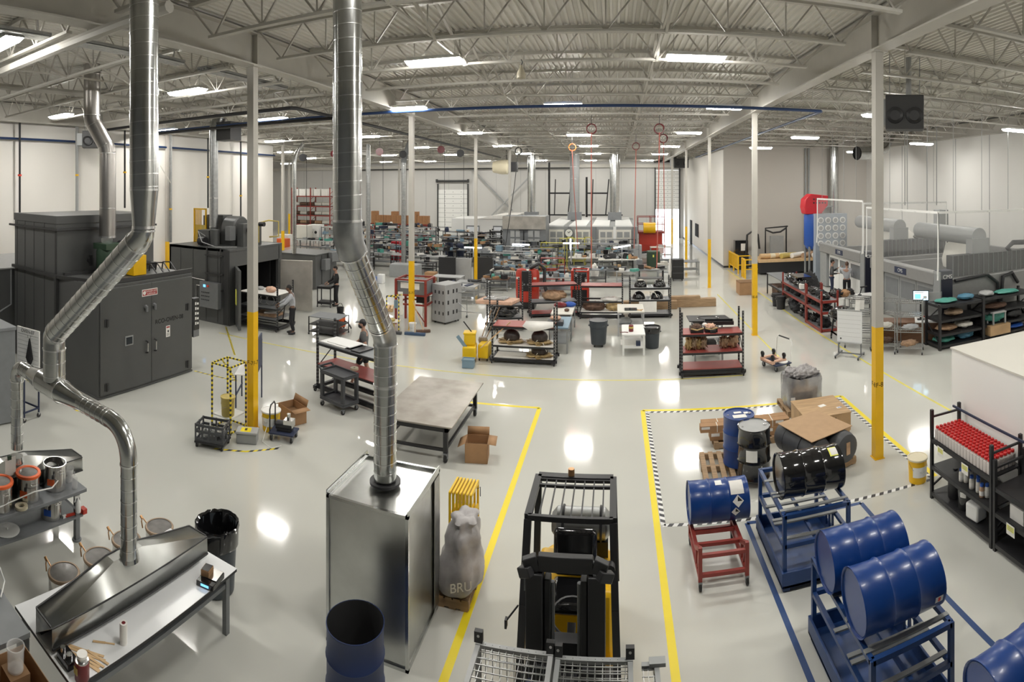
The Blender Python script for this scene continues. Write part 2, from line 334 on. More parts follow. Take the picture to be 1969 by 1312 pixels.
for x,y,dd in ((281,667,dl),(297,663,dr)):
    p = onface(x,y); b = MB(); b.tube([p+Vector((0,0,.15)),p+Vector((.07,0,.15)),p+Vector((.07,0,-.15)),p+Vector((0,0,-.15))],.018,n=8); b.cyl(p+Vector((.07,0,-.11)),p+Vector((.07,0,.11)),.021,m=1); sub(dd,'handle',['black','steel'],b)
for x,y,dd in ((205,622,dl),(205,745,dl),(360,590,dr),(360,700,dr)):
    p = onface(x,y); b = MB(); b.bx(p.x,p.y-.06,p.z-.09,p.x+.02,p.y+.06,p.z+.09); b.cyl(p+Vector((.03,0,-.1)),p+Vector((.03,0,.1)),.018,n=8); sub(dd,'hinge','ovendark',b)
for x,y,dd in ((280,590,dl),(296,586,dr)):
    p = onface(x,y); b = MB(); b.cyl(p,p+Vector((.06,0,0)),.05,.04); b.cyl(p+Vector((.05,0,-.12)),p+Vector((.05,0,.02)),.035); sub(dd,'latch_housing','ovenlight',b)
p = onface(288,562); b = MB(); b.bx(p.x,p.y-.27,p.z-.09,p.x+.006,p.y+.27,p.z+.09); b.bx(p.x+.006,p.y-.25,p.z-.07,p.x+.008,p.y+.25,p.z+.07,1); b.cyl((p.x+.008,p.y-.19,p.z),(p.x+.011,p.y-.19,p.z),.05,m=0); s = sub(dr,'warning_sign',['paper','signred'],b); s['label'] = 'small red and white warning sign'
for t_,dz in (('DANGER HOT',.03),('SURFACES',-.035)): text('lettering',t_,.065,'paper',dr,p+Vector((.0095,.05,dz))-o.location,(PI/2,0,PI/2),.0003)
p = onX(326,614,FX+.053); text('lettering','RCO-OVEN-08',.165,'ink',o,p-o.location,(PI/2,0,PI/2),.001,sx=.98)['label'] = 'black stencilled lettering'
p = onface(323,637); b = MB(); b.bx(p.x,p.y-.075,p.z-.15,p.x+.004,p.y+.075,p.z+.15); b.bx(p.x+.004,p.y-.06,p.z+.09,p.x+.005,p.y+.06,p.z+.13,1); b.bx(p.x+.004,p.y-.02,p.z-.03,p.x+.005,p.y+.03,p.z+.03,2)
for k in range(4): b.bx(p.x+.004,p.y-.055,p.z-.06-.02*k,p.x+.005,p.y+.05,p.z-.052-.02*k,2)
sub(dr,'notice_label',['paper','signred','black'],b)
b = MB(); pb = onX(378,640,FX+.05)
b.bx(FX-.1,Y1+.05,.95,FX+.03,Y1+.28,2.05,1); b.bx(FX+.03,Y1+.06,1.15,FX+.045,Y1+.27,2.03,0)
for k in range(5):
    b.bx(FX+.045,Y1+.1,1.3+.14*k,FX+.05,Y1+.15,1.38+.14*k,2); b.bx(FX+.045,Y1+.18,1.3+.14*k,FX+.05,Y1+.24,1.36+.14*k,2)
b.build('control_panel',['blackgloss','ovenlight','paper'],o,W=1)
b = MB(); ya = Y0-.05
b.bars([(-15.3,ya,2.78),(-12.7,ya,2.78),(-10.95,ya+.2,2.86)],.07,.09); b.bars([(-12.72,ya,2.8),(-12.72,ya,.1)],.09); b.bars([(-12.6,Y0+.12,2.84),(-12.6,Y1,2.86)],.09,.09); b.bars([(-10.9,Y0+.1,2.84),(-10.9,Y1+.05,2.86)],.05,.1); b.build('roof_rail','ovendark',o,W=1)
b = MB(); b.lathe([(.0,0),(.3,.0),(.34,.1),(.34,.62),(.26,.8),(0,.8)],20,0,(-12.2,9.3,2.82)); b.bx(-12.5,9.0,3.5,-11.9,9.6,3.66); b.bx(-12.0,9.55,2.82,-11.4,10.0,3.35,1); b.build('blower',['green','yellow'],o,W=1)
b = MB()
for k in range(4): q = Vector((-11.9,10.3+.25*k,2.8)); b.tube([q,q+Vector((.05,0,.22)),q+Vector((.35,0,.25)),q+Vector((.6,0,.02))],.02,n=6)
b.bx(-12.7,10.0,2.8,-12.2,11.1,2.98); b.cyl((-12.5,9.85,3.1),(-12.5,10.25,3.1),.16,n=14); b.cyl((-12.6,9.6,3.0),(-12.6,9.6,3.7),.08); b.ball((-12.45,9.95,3.55),.14); b.bx(-12.62,10.5,2.8,-12.55,10.57,3.6); b.cyl((-12.7,9.75,3.4),(-12.3,9.75,3.4),.06)
for k in range(3): b.tube([(-12.5,10.2+.15*k,3.0),(-12.45,10.2+.15*k,3.7),(-12.3,10.1+.1*k,3.75),(-12.25,10.1,3.3)],.018,n=6)
b.build('burner_assembly','black',o,W=1)
p = onX(171,500,-12.8); b = MB(); b.cyl((-12.8,p.y,p.z),(-12.72,p.y,p.z),.07,n=10); b.bx(-12.72,p.y-.04,p.z-.15,-12.68,p.y+.04,p.z+.15); b.build('tower_latch','ovendark',o,W=1)
# flue of that oven
def ring(b, p, d, r, m=1, t=.008, up=.004):
    d = Vector(d).normalized(); p = Vector(p); b.cyl(p-d*t/2, p+d*t/2, r+up, n=28, m=m, caps=True)
def duct(b, p0, p1, r, r1=None, pitch=.15, n=28, m=0, tilt=.06):
    p0, p1 = Vector(p0), Vector(p1); L = (p1-p0).length; d = (p1-p0)/L; b.cyl(p0,p1,r,r1,n,m,False); r1 = r1 or r
    dd = (d + Vector((tilt,tilt*.5,0 if abs(d.z)>.5 else tilt))).normalized()
    if pitch:
        k = 1
        while k*pitch < L: ring(b, p0+d*k*pitch, dd, r+(r1-r)*k*pitch/L); k += 1
def elbow(b, p0, d0, p1, d1, r, seg=5, m=0, r1=None):
    p0,p1,d0,d1 = Vector(p0),Vector(p1),Vector(d0).normalized(),Vector(d1).normalized(); L = (p1-p0).length*.45; pts = []
    for i in range(seg+1):
        t = i/seg; pts.append((1-t)**3*p0 + 3*(1-t)**2*t*(p0+d0*L) + 3*(1-t)*t*t*(p1-d1*L) + t**3*p1)
    b.tube(pts, [r+((r1 or r)-r)*i/seg for i in range(seg+1)], n=28, m=m, caps=False)
    for q,e in ((p0,d0),(p1,d1)): ring(b,q,e,r if q is p0 else (r1 or r),t=.02,up=.006)
t = thing('flue_duct','dull steel flue rising from the oven marked RCO-OVEN-08 with a double bend','duct',(-12.2,9.3,3.6))
Z = Vector((0,0,1)); dd = 15.4
a = [pd(207,y,dd) for y in (478,455,400,295)]; c = [pd(177,y,dd) for y in (222,110)]
b = MB(); b.cyl(a[0],a[1],.2,.235,4,1,False); duct(b,a[1],a[2],.235,pitch=0); duct(b,a[2],a[3],.235,pitch=0); ring(b,a[2],Z,.235,t=.02); ring(b,a[1],Z,.235,t=.05); b.build('riser',['flue','seam'],t,W=1)
b = MB(); s1 = pd(203,278,dd); s2 = pd(181,238,dd); b.tube([a[3],pd(205,283,dd),s1],.235,n=28,caps=False); b.cyl(s1,s2,.235,n=28,caps=False); b.tube([s2,pd(178,232,dd),c[0]],.235,n=28,caps=False); ring(b,s1,s1-s2,.235); ring(b,s2,s1-s2,.235); ring(b,a[3],Z,.235,t=.02); ring(b,c[0],Z,.235,t=.02); b.build('offset_bend',['flue','seam'],t,W=1)
b = MB(); duct(b,c[0],c[1],.235,pitch=0); b.cyl(c[1]-Z*.5,c[1]-Z*.45,.33,.26,n=24); b.build('upper_pipe',['flue','seam'],t,W=1)
# oven at the far side of the column, doors open
o = thing('industrial_oven','dark grey walk-in oven with both doors standing open and blower on its roof','oven',(-14.9,17.5,0))
A0,A1,B0,B1,ZT = -16.55,-13.3,15.8,19.25,2.86
b = MB(); b.bx(A0,B0,.05,A1-.12,B0+.12,ZT); b.bx(A0,B1-.12,.05,A1-.12,B1,ZT); b.bx(A0,B0,.05,A0+.1,B1,ZT); b.bx(A0,B0,ZT-.1,A1,B1,ZT); b.bx(A0,B0,0,A1,B1,.06)
b.bx(A1-.14,B0,.05,A1,B0+.42,ZT-.08); b.bx(A1-.14,B1-.25,.05,A1,B1,ZT-.08); b.bx(A1-.14,B0+.4,2.2,A1,B1-.2,ZT-.08)
for x in (-15.9,-15.2,-14.5,-13.9): b.bx(x,B0-.01,.06,x+.03,B0,2.8,1)
b.bx(A1-.3,B0-.03,.05,A1-.02,B0,ZT-.02,1); b.build('body',['oven','ovendark'],o,W=1,bev=.01)
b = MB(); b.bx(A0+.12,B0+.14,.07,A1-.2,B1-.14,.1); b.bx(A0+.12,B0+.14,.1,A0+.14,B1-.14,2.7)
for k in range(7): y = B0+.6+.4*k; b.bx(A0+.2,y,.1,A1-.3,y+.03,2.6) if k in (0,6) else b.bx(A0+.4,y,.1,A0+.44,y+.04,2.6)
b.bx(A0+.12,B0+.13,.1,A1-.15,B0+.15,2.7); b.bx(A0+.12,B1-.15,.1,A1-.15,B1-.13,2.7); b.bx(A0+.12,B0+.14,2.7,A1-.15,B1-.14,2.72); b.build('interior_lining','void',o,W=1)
h0 = Vector((A1,B0+.38,0)); h1 = Vector((-12.45,15.36,0)); b = MB(); b.bar(h0+Z*1.14,h1+Z*1.14,.1,2.15); dl = b.build('door','oven',o,W=1,bev=.01)
u = (h1-h0).normalized(); nrm = Vector((-u.y,u.x,0)); q = h0+u*.55+Z*1.15-nrm*0
b = MB(); s_ = -nrm if nrm.dot(Vector((-q.x,-q.y,0)))<0 else nrm
c0 = q+s_*.055
for dz in (-.27,.27): b.bar(c0-u*.11+Z*dz,c0+u*.11+Z*dz,.02,.03)
for du in (-.11,.11): b.bar(c0+u*du-Z*.27,c0+u*du+Z*.27,.02,.03)
b.bar(c0-u*.1,c0+u*.1,.01,.5,1); sub(dl,'viewing_window',['labelyellow','glassdark'],b)
h0 = Vector((A1,B1-.1,0)); h1 = Vector((-12.0,19.6,0)); b = MB(); b.bar(h0+Z*1.1,h1+Z*1.1,.1,2.1,0); dr = b.build('door','panelsteel',o,W=1,bev=.01); dr['label'] = 'open door showing its scuffed bare steel inner face'
b = MB(); b.bx(A1,16.95,2.48,A1+.01,17.3,2.66,0); b.build('name_plate','paper',o,W=1)
b = MB()
for x in (398,424):
    p = onY(x,500,B0-.06); b.bx(p.x-.02,B0-.08,.7,p.x+.02,B0-.04,2.9)
xa,xb = onY(398,500,B0-.06).x,onY(424,500,B0-.06).x
for z in (2.6,1.9,1.3): b.bar((xa-.1,B0-.06,z),(xb+.12,B0-.06,z),.05,.05)
b.build('ladder_bracket','ovendark',o,W=1)
p0,p1 = onY(389,588,B0-.1),onY(424,545,B0-.1); b = MB(); b.bx(p0.x,B0-.26,p0.z,p1.x,B0-.04,p1.z); cp = b.build('control_box','ovenlight',o,W=1,bev=.01)
for i in range(5):
    for j in range(3):
        x = p0.x+.13+i*.09; z = p0.z+.3+j*.14; b = MB(); b.cyl((x,B0-.26,z),(x,B0-.285,z),.02,n=8); sub(cp,'push_button','black',b)
b = MB(); b.bx(p0.x+.2,B0-.268,p1.z-.2,p0.x+.32,B0-.26,p1.z-.1); sub(cp,'display','lcd',b)
b = MB(); b.cyl((p0.x+.45,B0-.26,p1.z-.14),(p0.x+.45,B0-.3,p1.z-.14),.04,n=12); sub(cp,'stop_button','redlight',b)
b = MB(); b.tube([(p0.x-.02,B0-.1,p1.z-.2),(p0.x-.3,B0-.1,p1.z-.2),(p0.x-.3,B0-.1,p0.z+.3),(p0.x-.02,B0-.1,p0.z+.2)],.03,n=8); b.tube([(p0.x-.6,B0-.05,p1.z+.05),(p0.x+.1,B0-.05,p1.z+.02)],.02,n=6); b.build('conduit','steel',o,W=1)
g0,g1 = onY(374,467,17.2),onY(396,401,17.2); b = MB()
for x in (g0.x,g1.x): b.bx(x-.03,17.17,ZT,x+.03,17.23,g1.z)
b.bx(g0.x,17.17,g1.z-.06,g1.x,17.23,g1.z); b.bx(g0.x,17.17,ZT+.02,g1.x,17.23,ZT+.08); b.bx(g0.x+.03,17.195,ZT+.08,g1.x-.03,17.205,ZT+.75,1)
for k in range(9): b.bx(g0.x+.04+k*.045,17.19,ZT+.1,g0.x+.055+k*.045,17.21,g1.z-.05)
b.build('belt_guard',['yellow','bucketyellow'],o,W=1)
b = MB(); b.bx(-16.3,17.6,ZT,-15.9,18.2,4.0); b.bx(-15.9,17.4,ZT,-15.0,18.0,4.05); b.bx(-15.5,16.4,ZT,-14.9,16.9,ZT+.62); b.lathe([(0,-.35),(.5,-.35),(.55,-.3),(.55,.3),(.5,.35),(0,.35)],20,0,(-14.5,17.6,ZT+.62),'X'); b.bx(-15,17.1,ZT,-14.1,18.1,ZT+.5); b.cyl((-14.75,16.6,ZT),(-14.75,16.6,ZT+.65),.2,n=18); b.bx(-14.2,16.6,ZT+.25,-13.95,16.95,ZT+.8,1); b.bx(-13.9,17.0,ZT,-13.6,18.2,ZT+.9); b.cyl((-15.2,16.2,ZT+.2),(-14.9,16.2,ZT+.2),.17,n=14,m=2); b.build('blower',['oven','ovenlight','black'],o,W=1)
b = MB(); pts = [(-13.6,18.0,ZT+.1),(-13.6,18.0,ZT+.9),(-13.3,18.3,ZT+1.0),(-12.95,18.5,ZT+.95),(-12.95,18.5,ZT+.35),(-13.4,18.5,ZT+.3)]; b.tube(pts,.035,n=8); b.cyl((-13.55,18.0,ZT+.85),(-13.3,18.0,ZT+.85),.09,m=1); b.cyl((-13.5,17.5,ZT),(-13.5,17.5,ZT+.7),.1,m=1); b.cyl((-13.8,17.3,ZT+.65),(-13.2,17.3,ZT+.65),.12,m=1); b.build('gas_train',['bucketyellow','black'],o,W=1)
b = MB(); b.tube([(-15.0,16.3,ZT+.4),(-15.1,16.0,ZT+.6),(-14.8,15.9,ZT+.2),(-14.1,15.95,ZT+.04),(-13.6,16.6,ZT+.02)],.018,n=6); b.build('cable','greylight',o,W=1)
t = thing('flue_duct','slim pale steel flue above the walk-in oven with open doors','duct',(-15,17.3,3.5)); b = MB()
q0,q1,q2 = pd(411,452,22.9),pd(411,436,22.9),pd(411,250,22.9); b.cyl(q0,q1,.13,.19,16,0,False); duct(b,q1,q2,.18,pitch=0,n=20); ring(b,pd(411,381,22.9),Z,.18,t=.03); ring(b,q1,Z,.18,t=.04); b.build('riser',['galvmatte','seam'],t,W=1)
b = MB(); elbow(b,q2,Z,pd(424,225,23.2),(.5,.1,.9),.18,4,r1=.25); b.bx(q2.x,q2.y,7.15,q2.x+.9,q2.y+.7,7.9,2); b.build('roof_collar',['galvmatte','seam','ovendark'],t,W=1)
# third, lower grey machine next to it
o = thing('machine_cabinet','low dark grey cabinet machine behind the open steel oven door','machine',(-15.3,25,0)); b = MB()
b.bx(-17,24,.03,-14.5,26.2,1.72); b.bx(-17.03,23.97,1.72,-14.47,26.23,1.78); b.bx(-14.5,24.6,.1,-14.47,24.63,1.7,1); b.bx(-14.5,25.5,.1,-14.47,25.53,1.7,1); b.build('body',['oven','ovendark'],o,W=1,bev=.015)
b = MB(); b.bx(-14.47,24.5,.95,-14.2,25.0,1.5); b.build('control_box','ovenlight',o,W=1,bev=.01)
b = MB(); b.bx(-14.45,25.2,1.3,-14.2,25.9,1.8); b.build('gear_box','ovenlight',o,W=1,bev=.02)
b = MB(); q = pd(566,478,28.6); q2 = pd(566,315,28.6); duct(b,(q.x,q.y,1.78),q2,.11,pitch=.3,n=14); elbow(b,q2,Z,pd(583,276,28.6),(.6,0,.8),.11,4); b.build('vent_stack',['galv','seam'],o,W=1)
# oven at the picture's edge, and its board on a trolley
o = thing('industrial_oven','grey oven with a pale flat top behind the steel pipe tee','oven',(-12,4.4,0)); b = MB()
b.bx(-14.0,3.0,.03,-10.8,5.66,2.05); b.bx(-14.02,2.98,2.05,-10.78,5.68,2.13); b.build('body','greysteel',o,W=1,bev=.012)
b = MB(); b.cyl((-11.1,5.3,2.13),(-11.1,5.3,2.3),.05); b.tube([(-11.3,5.2,2.13),(-11.2,5.2,2.36),(-10.95,5.3,2.36),(-10.9,5.3,2.13)],.03,n=8); b.build('pipe_fitting','greylight',o,W=1)
o = thing('industrial_oven','dark grey oven wall seen beyond the tall tower with a bent conduit','oven',(-16.6,8.6,0)); b = MB(); b.bx(-19.0,6.4,.03,-15.6,9.9,2.62); b.bx(-19.0,6.38,2.62,-15.58,9.92,2.66,1); b.build('body',['oven','greylight'],o,W=1)
b = MB(); b.tube([(-15.56,8.0,2.6),(-15.56,8.0,1.5),(-15.56,7.6,1.3)],.03,n=6); b.build('conduit','ovenlight',o,W=1)
q = g(40,800); o = thing('whiteboard_trolley','blue trolley carrying a ruled white board with a black cloth over it','trolley',(q.x,q.y,0),.25); b = MB()
for x in (-.33,.33):
    for y in (-.2,.25): b.bx(x-.015,y-.015,.1,x+.015,y+.015,.95)
    b.bx(x-.015,-.2,.2,x+.015,.25,.23)
for z in (.2,.93):
    for y in (-.2,.25): b.bx(-.33,y-.015,z,.33,y+.015,z+.03)
b.build('frame','navy',o)
b = MB(); b.bx(-.36,-.23,.96,.36,.28,1.0); b.build('tray','white',o)
b = MB(); b.bx(-.37,.22,.98,.37,.25,1.95)
for k in range(8): b.bx(-.34,.217,1.08+.095*k,.34,.22,1.085+.095*k,1)
b.bx(-.34,.217,1.8,.34,.22,1.81,1); b.build('board',['white','greylight'],o); text('lettering','OVEN-07',.11,'black',o,(0,.213,1.88),(PI/2,0,0),.0005); text('lettering','5   7',.07,'black',o,(.05,.213,1.77),(PI/2,0,0),.0005)
b = MB(); b.add([(.1,.2,1.75),(.2,.2,1.3),(.12,.19,1.1),(0,.2,1.3),(.1,.16,1.75),(.2,.15,1.3),(.12,.15,1.1),(0,.15,1.3)],[(0,1,2,3),(7,6,5,4),(0,4,5,1),(1,5,6,2),(2,6,7,3),(3,7,4,0)]); b.build('cloth','blackfab',o)
for x in (-.33,.33):
    for y in (-.2,.25):
        b = MB(); b.cyl((x-.015,y,.05),(x+.015,y,.05),.05,n=14); b.bx(x-.02,y-.02,.06,x+.02,y+.02,.12,1); b.build('caster',['black','steel'],o)
# ---------------------------------------------------------------- ducts near the camera
t = thing('spiral_duct','shiny spiral duct dropping from the roof, slanting down to a tee over the benches','duct',(-4.4,3.78,4.7)); DY = 3.8
P = onY(277,-60,DY); b = MB(); q0 = onY(277,365,DY); duct(b,P,q0,.153,pitch=.135); b.build('upper_run',['galv','seam'],t,W=1)
b = MB(); q1 = onY(276,437,DY); b.cyl(q0,q1,.153,.118,32,0,False); ring(b,q0,Z,.153,t=.02); ring(b,q1,Z,.118,t=.03); b.build('reducer',['galv','seam'],t,W=1)
s0 = onY(262,468,DY); s1 = onY(108,640,DY); ds = (s1-s0).normalized(); b = MB(); elbow(b,q1,-Z,s0,ds,.118,3,r1=.135); ring(b,q1-Z*.04,Z,.12,t=.012); b.build('upper_elbow',['galv','seam'],t,W=1)
b = MB(); duct(b,s0,s1,.137,.15,pitch=.15); b.build('slanted_run',['galv','seam'],t,W=1)
v0 = Vector((s1.x-.05,DY,s1.z-.22)); b = MB(); elbow(b,s1,ds,v0,-Z,.15,3); b.build('lower_elbow',['galv','seam'],t,W=1)
b = MB(); duct(b,v0,(v0.x,DY,2.68),.15,pitch=.17); b.build('drop_leg',['galv','seam'],t,W=1); VX = v0.x
b = MB(); b.cyl((VX-.3,DY,2.58),(VX+.18,DY,2.58),.15,.15,28,0,False); ring(b,(VX-.3,DY,2.58),(1,0,0),.15,t=.02); ring(b,(VX+.18,DY,2.58),(1,0,0),.15,t=.03); b.cyl((VX+.18,DY,2.58),(VX+.62,DY,2.58),.15,.095,28,0,False); b.cyl((VX-.3,DY,2.58),(VX-.6,DY,2.58),.15,.1,28,0,False); b.build('tee',['galv','seam'],t,W=1)
HX = -4.62; b = MB(); duct(b,(VX+.62,DY,2.58),(HX-.36,DY,2.58),.095,pitch=.1); elbow(b,(HX-.36,DY,2.58),(1,0,0),(HX,DY,2.2),-Z,.095,8); duct(b,(HX,DY,2.2),(HX,DY,1.2),.09,pitch=.13); b.build('bench_branch',['galv','seam'],t,W=1)
b = MB(); duct(b,(VX-.6,DY,2.58),(-7.0,DY,2.58),.1,pitch=.1); elbow(b,(-7.0,DY,2.58),(-1,0,0),(-7.2,DY,2.35),-Z,.1,8); duct(b,(-7.2,DY,2.35),(-7.2,DY,1.35),.09,pitch=.13); b.build('rear_branch',['galv','seam'],t,W=1)
# second duct, onto the galvanised cabinet
BX = -2.66; t = thing('spiral_duct','shiny spiral duct bending down onto the tall galvanised cabinet','duct',(BX,6.0,1.7)); EY = 6.0
tp = onX(668,425,BX); b = MB(); duct(b,(tp.x,tp.y,8.6),tp,.15,pitch=.145); b.build('upper_run',['galv','seam'],t,W=1)
lo = Vector((BX,EY,3.45)); s0 = Vector((BX,tp.y+.12,tp.z-.34)); s1 = Vector((BX,EY-.14,lo.z+.14)); ds = (s1-s0).normalized()
b = MB(); elbow(b,tp,-Z,s0,ds,.155,6); ring(b,tp,Z,.15,t=.03); b.build('upper_elbow',['galvmatte','seam'],t,W=1)
b = MB(); duct(b,s0,s1,.138,pitch=.14); b.build('slanted_run',['galv','seam'],t,W=1)
b = MB(); elbow(b,s1,ds,lo-Z*.12,-Z,.14,5); b.build('lower_elbow',['galvmatte','seam'],t,W=1)
b = MB(); duct(b,lo-Z*.12,(BX,EY,1.74),.135,pitch=.115); ring(b,(BX,EY,2.85),Z,.135,t=.03,up=.008); b.build('drop_leg',['galv','seam'],t,W=1)
b = MB(); b.cyl((BX,EY,1.69),(BX,EY,1.72),.185,n=28); b.build('flange','black',t,W=1)
o = thing('galvanised_cabinet','tall galvanised sheet-metal cabinet under the spiral duct','cabinet',(-2.66,6.02,0)); x0,x1,y0,y1,zt = -3.17,-2.16,5.48,6.56,1.68
b = MB(); b.bx(x0+.02,y0+.02,.03,x1-.02,y1-.02,zt-.03); b.build('shell','galvbox',o,W=1)
b = MB()
for x,y in ((x0,y0),(x1-.035,y0),(x0,y1-.035),(x1-.035,y1-.035)): b.bx(x,y,.02,x+.035,y+.035,zt)
for z in (.0,zt-.035):
    for y in (y0,y1-.035): b.bx(x0,y,z,x1,y+.035,z+.035)
    for x in (x0,x1-.035): b.bx(x,y0,z,x+.035,y1,z+.035)
b.bx(x0,y0,zt,x0+.012,y1,zt+.05); b.bx(x1-.012,y0,zt,x1,y1,zt+.05); b.build('frame','galv',o,W=1)
b = MB(); b.bx(x1,y1-.22,.05,x1+.006,y1-.04,zt-.05); b.build('side_flange','galvmatte',o,W=1)
# ---------------------------------------------------------------- mixing bench with pots (picture's edge)
TB = .76
o = thing('workbench','dark grey steel workbench holding orange-rimmed mixing pots','workbench',(-7.05,3.4,0)); b = MB(); b.bx(-7.42,2.0,TB-.05,-6.66,4.68,TB); b.build('tabletop','greysteel',o,W=1,bev=.006)
b = MB(); b.bx(-7.38,2.05,.34,-6.7,4.64,.37); b.build('lower_shelf','greysteel',o,W=1)
for x in (-7.36,-6.78):
    for y in (2.1,4.52): b = MB(); b.bx(x,y,.02,x+.07,y+.07,TB-.05); b.cyl((x+.035,y+.035,0),(x+.035,y+.035,.02),.07,n=12); b.bar((x+.035,y+.03,.45),(x+.035,y-.2 if y>3 else y+.25,TB-.06),.03); b.build('leg','greysteel',o,W=1)
def hood(par, x0, y0, L, zt, rise, flip=1):
    yc = y0+L/2; b = MB(); st = [(y0,zt+.25,.285),(yc-.2,zt+.25+rise,.13),(yc+.2,zt+.25+rise,.13),(y0+L,zt+.25,.285)]; V = []
    for y,z,rx in st: V += [(x0,y,zt),(x0,y,z),(x0+flip*rx,y,z),(x0+flip*.305,y,zt+.245),(x0+flip*.31,y,zt+.05)]
    Fs = []
    for i in range(3):
        for j in range(4): a = i*5+j; Fs.append((a,a+1,a+6,a+5))
    b.add(V,Fs); b.add([V[0],V[1],V[2],V[3]],[(0,1,2,3)],1); b.add([V[15],V[16],V[17],V[18]],[(0,1,2,3)],1); hb = b.build('shell',['galvbox','galvmatte'],par,W=1,ang=10,solid=.004)
    b = MB()
    for i in range(3): b.bar(V[i*5+1],V[i*5+6],.018,.012); b.bar(V[i*5+3],V[i*5+8],.012); b.bar(V[i*5+4],V[i*5+9],.02,.02)
    b.bar(V[1],V[2],.014); b.bar(V[16],V[17],.014); b.build('edge_trim','ovendark',par,W=1)
    b = MB(); b.bx(x0+flip*.02,y0+.03,zt,x0+flip*.05,y0+L-.03,zt+.15); b.build('back_slot','black',par,W=1)
    b = MB(); b.cyl((x0+flip*.14,yc,zt+.2+rise),(x0+flip*.14,yc,zt+.29+rise),.115,.1,20); b.build('spigot','galv',par,W=1)
t = thing('fume_hood','galvanised fume hood standing along the back of the pot bench','hood',(-7.3,3.8,TB)); hood(t,-7.36,2.72,2.15,TB,.18)
def pot(label, x, y, z, r, h, lid, tagm='orange', glass=True):
    t = thing('mixing_pot',label,'pot',(x,y,z)); b = MB(); b.lathe([(r*.95,0),(r,.01),(r,h),(r+.008,h),(r+.008,h+.012),(r-.006,h+.012),(r-.006,.02),(0,.015)],28); b.build('body','pot',t)
    for s in (-1,1): b = MB(); b.tube([(s*r,-.04,h*.8),(s*(r+.035),-.04,h*.8),(s*(r+.035),.04,h*.8),(s*r,.04,h*.8)],.006,n=6); b.build('handle','chrome',t)
    if lid:
        b = MB(); b.lathe([(r*.72,h+.014),(r*1.1,h+.012),(r*1.13,h+.03),(r*1.1,h+.05),(r*.86,h+.052),(r*.82,h+.04)],28,0,cap=False); b.lathe([(0,h+.036),(r*.84,h+.036),(r*.84,h+.04),(0,h+.041)],28,1); b.build('lid',[lid,'lidglass'],t)
    if tagm: b = MB(); b.box((r*.62,-r*.79,h*.4),(.11,.004,.09),0,rz=R(38)); b.build('label_tag',tagm,t)
    b = MB(); b.cyl((r*.7,-r*.5,h*.72),(r*1.1,-r*.85,h*.72),.016,n=8); b.cyl((r*1.05,-r*.82,h*.66),(r*1.05,-r*.82,h*.78),.022,n=8); b.build('valve','black',t); return t
pot('open stainless mixing pot on the bench end beside the squeeze bottle',-6.95,4.3,TB,.165,.36,None)
pot('stainless pot with orange rim lid standing between two other pots',-6.9,3.82,TB,.165,.33,'orange')
pot('stainless pot with orange rim lid, third along the bench from the open pot',-6.86,3.36,TB,.165,.33,'orange')
pot('empty stainless pot with blue label on the lower shelf of the bench',-6.92,4.22,.37,.155,.32,None,'bluebright')
b = MB(); b.lathe([(.045,0),(.09,0),(.09,.035),(.045,.035),(.045,0)],24); one('tape_roll','cream tape roll lying on the pot bench edge','tape',b,'cream',(-6.73,3.62,TB))
b = MB(); b.lathe([(0,0),(.175,0),(.18,.008),(.17,.014),(0,.02)],28); b.ball((0,0,.025),.015); one('pot_lid','white round lid lying on the lower shelf','lid',b,'white',(-6.93,3.5,.37))
b = MB(); b.bar((0,0,.02),(.05,.26,.03),.03,.03,0); b.box((.055,.3,.04),(.1,.07,.07),0); b.box((.0,.0,.02),(.035,.06,.036),1); one('mallet','red and white rubber mallet on the lower shelf','mallet',b,['red','white'],(-6.78,4.36,.37))
b = MB(); b.lathe([(.04,0),(.042,.01),(.042,.16),(.03,.19),(.012,.2),(.008,.25),(0,.25)],16); one('squeeze_bottle','clear squeeze bottle at the end of the pot bench','bottle',b,'clearcloudy',(-6.75,4.52,TB))
b = MB(); b.lathe([(.065,0),(.07,.01),(.085,.2),(.088,.2),(.08,.19),(.06,.01)],20); one('plastic_beaker','clear beaker with white rim at the bench end','beaker',b,'clearcloudy',(-6.98,4.56,TB))
t = thing('spray_bottle','white spray bottle hanging on the pot bench leg','bottle',(-6.72,4.56,.42)); b = MB(); b.lathe([(.04,0),(.043,.01),(.043,.14),(.018,.19),(.015,.22)],14); b.build('bottle','white',t)
b = MB(); b.box((0,-.02,.235),(.03,.09,.035)); b.bar((0,-.04,.22),(0,-.06,.16),.012); b.build('trigger_head','white',t)
b = MB(); b.tube([(-6.72,3.0,TB+.05),(-6.7,3.4,TB+.14),(-6.68,3.8,TB+.2),(-6.7,4.1,TB+.16),(-6.82,4.3,TB+.18)],.009,n=8); one('hose','white plastic hose looping past the mixing pots','hose',b,'white',(0,0,0))
b = MB(); b.box((0,0,.14),(.004,.17,.26)); t = one('note_sheet','pinkish note sheet clipped upright to the rear hood','paper',b,'paper',(-6.98,3.58,TB+.33)); b = MB(); b.box((.004,-.02,.27),(.014,.06,.06)); b.build('clip','green',t)
b = MB(); b.bx(-.12,-.15,0,.12,.15,.004); one('paper_sheet','cream paper sheet lying on the rear hood end','paper',b,'paper',(-7.2,4.6,TB+.255))
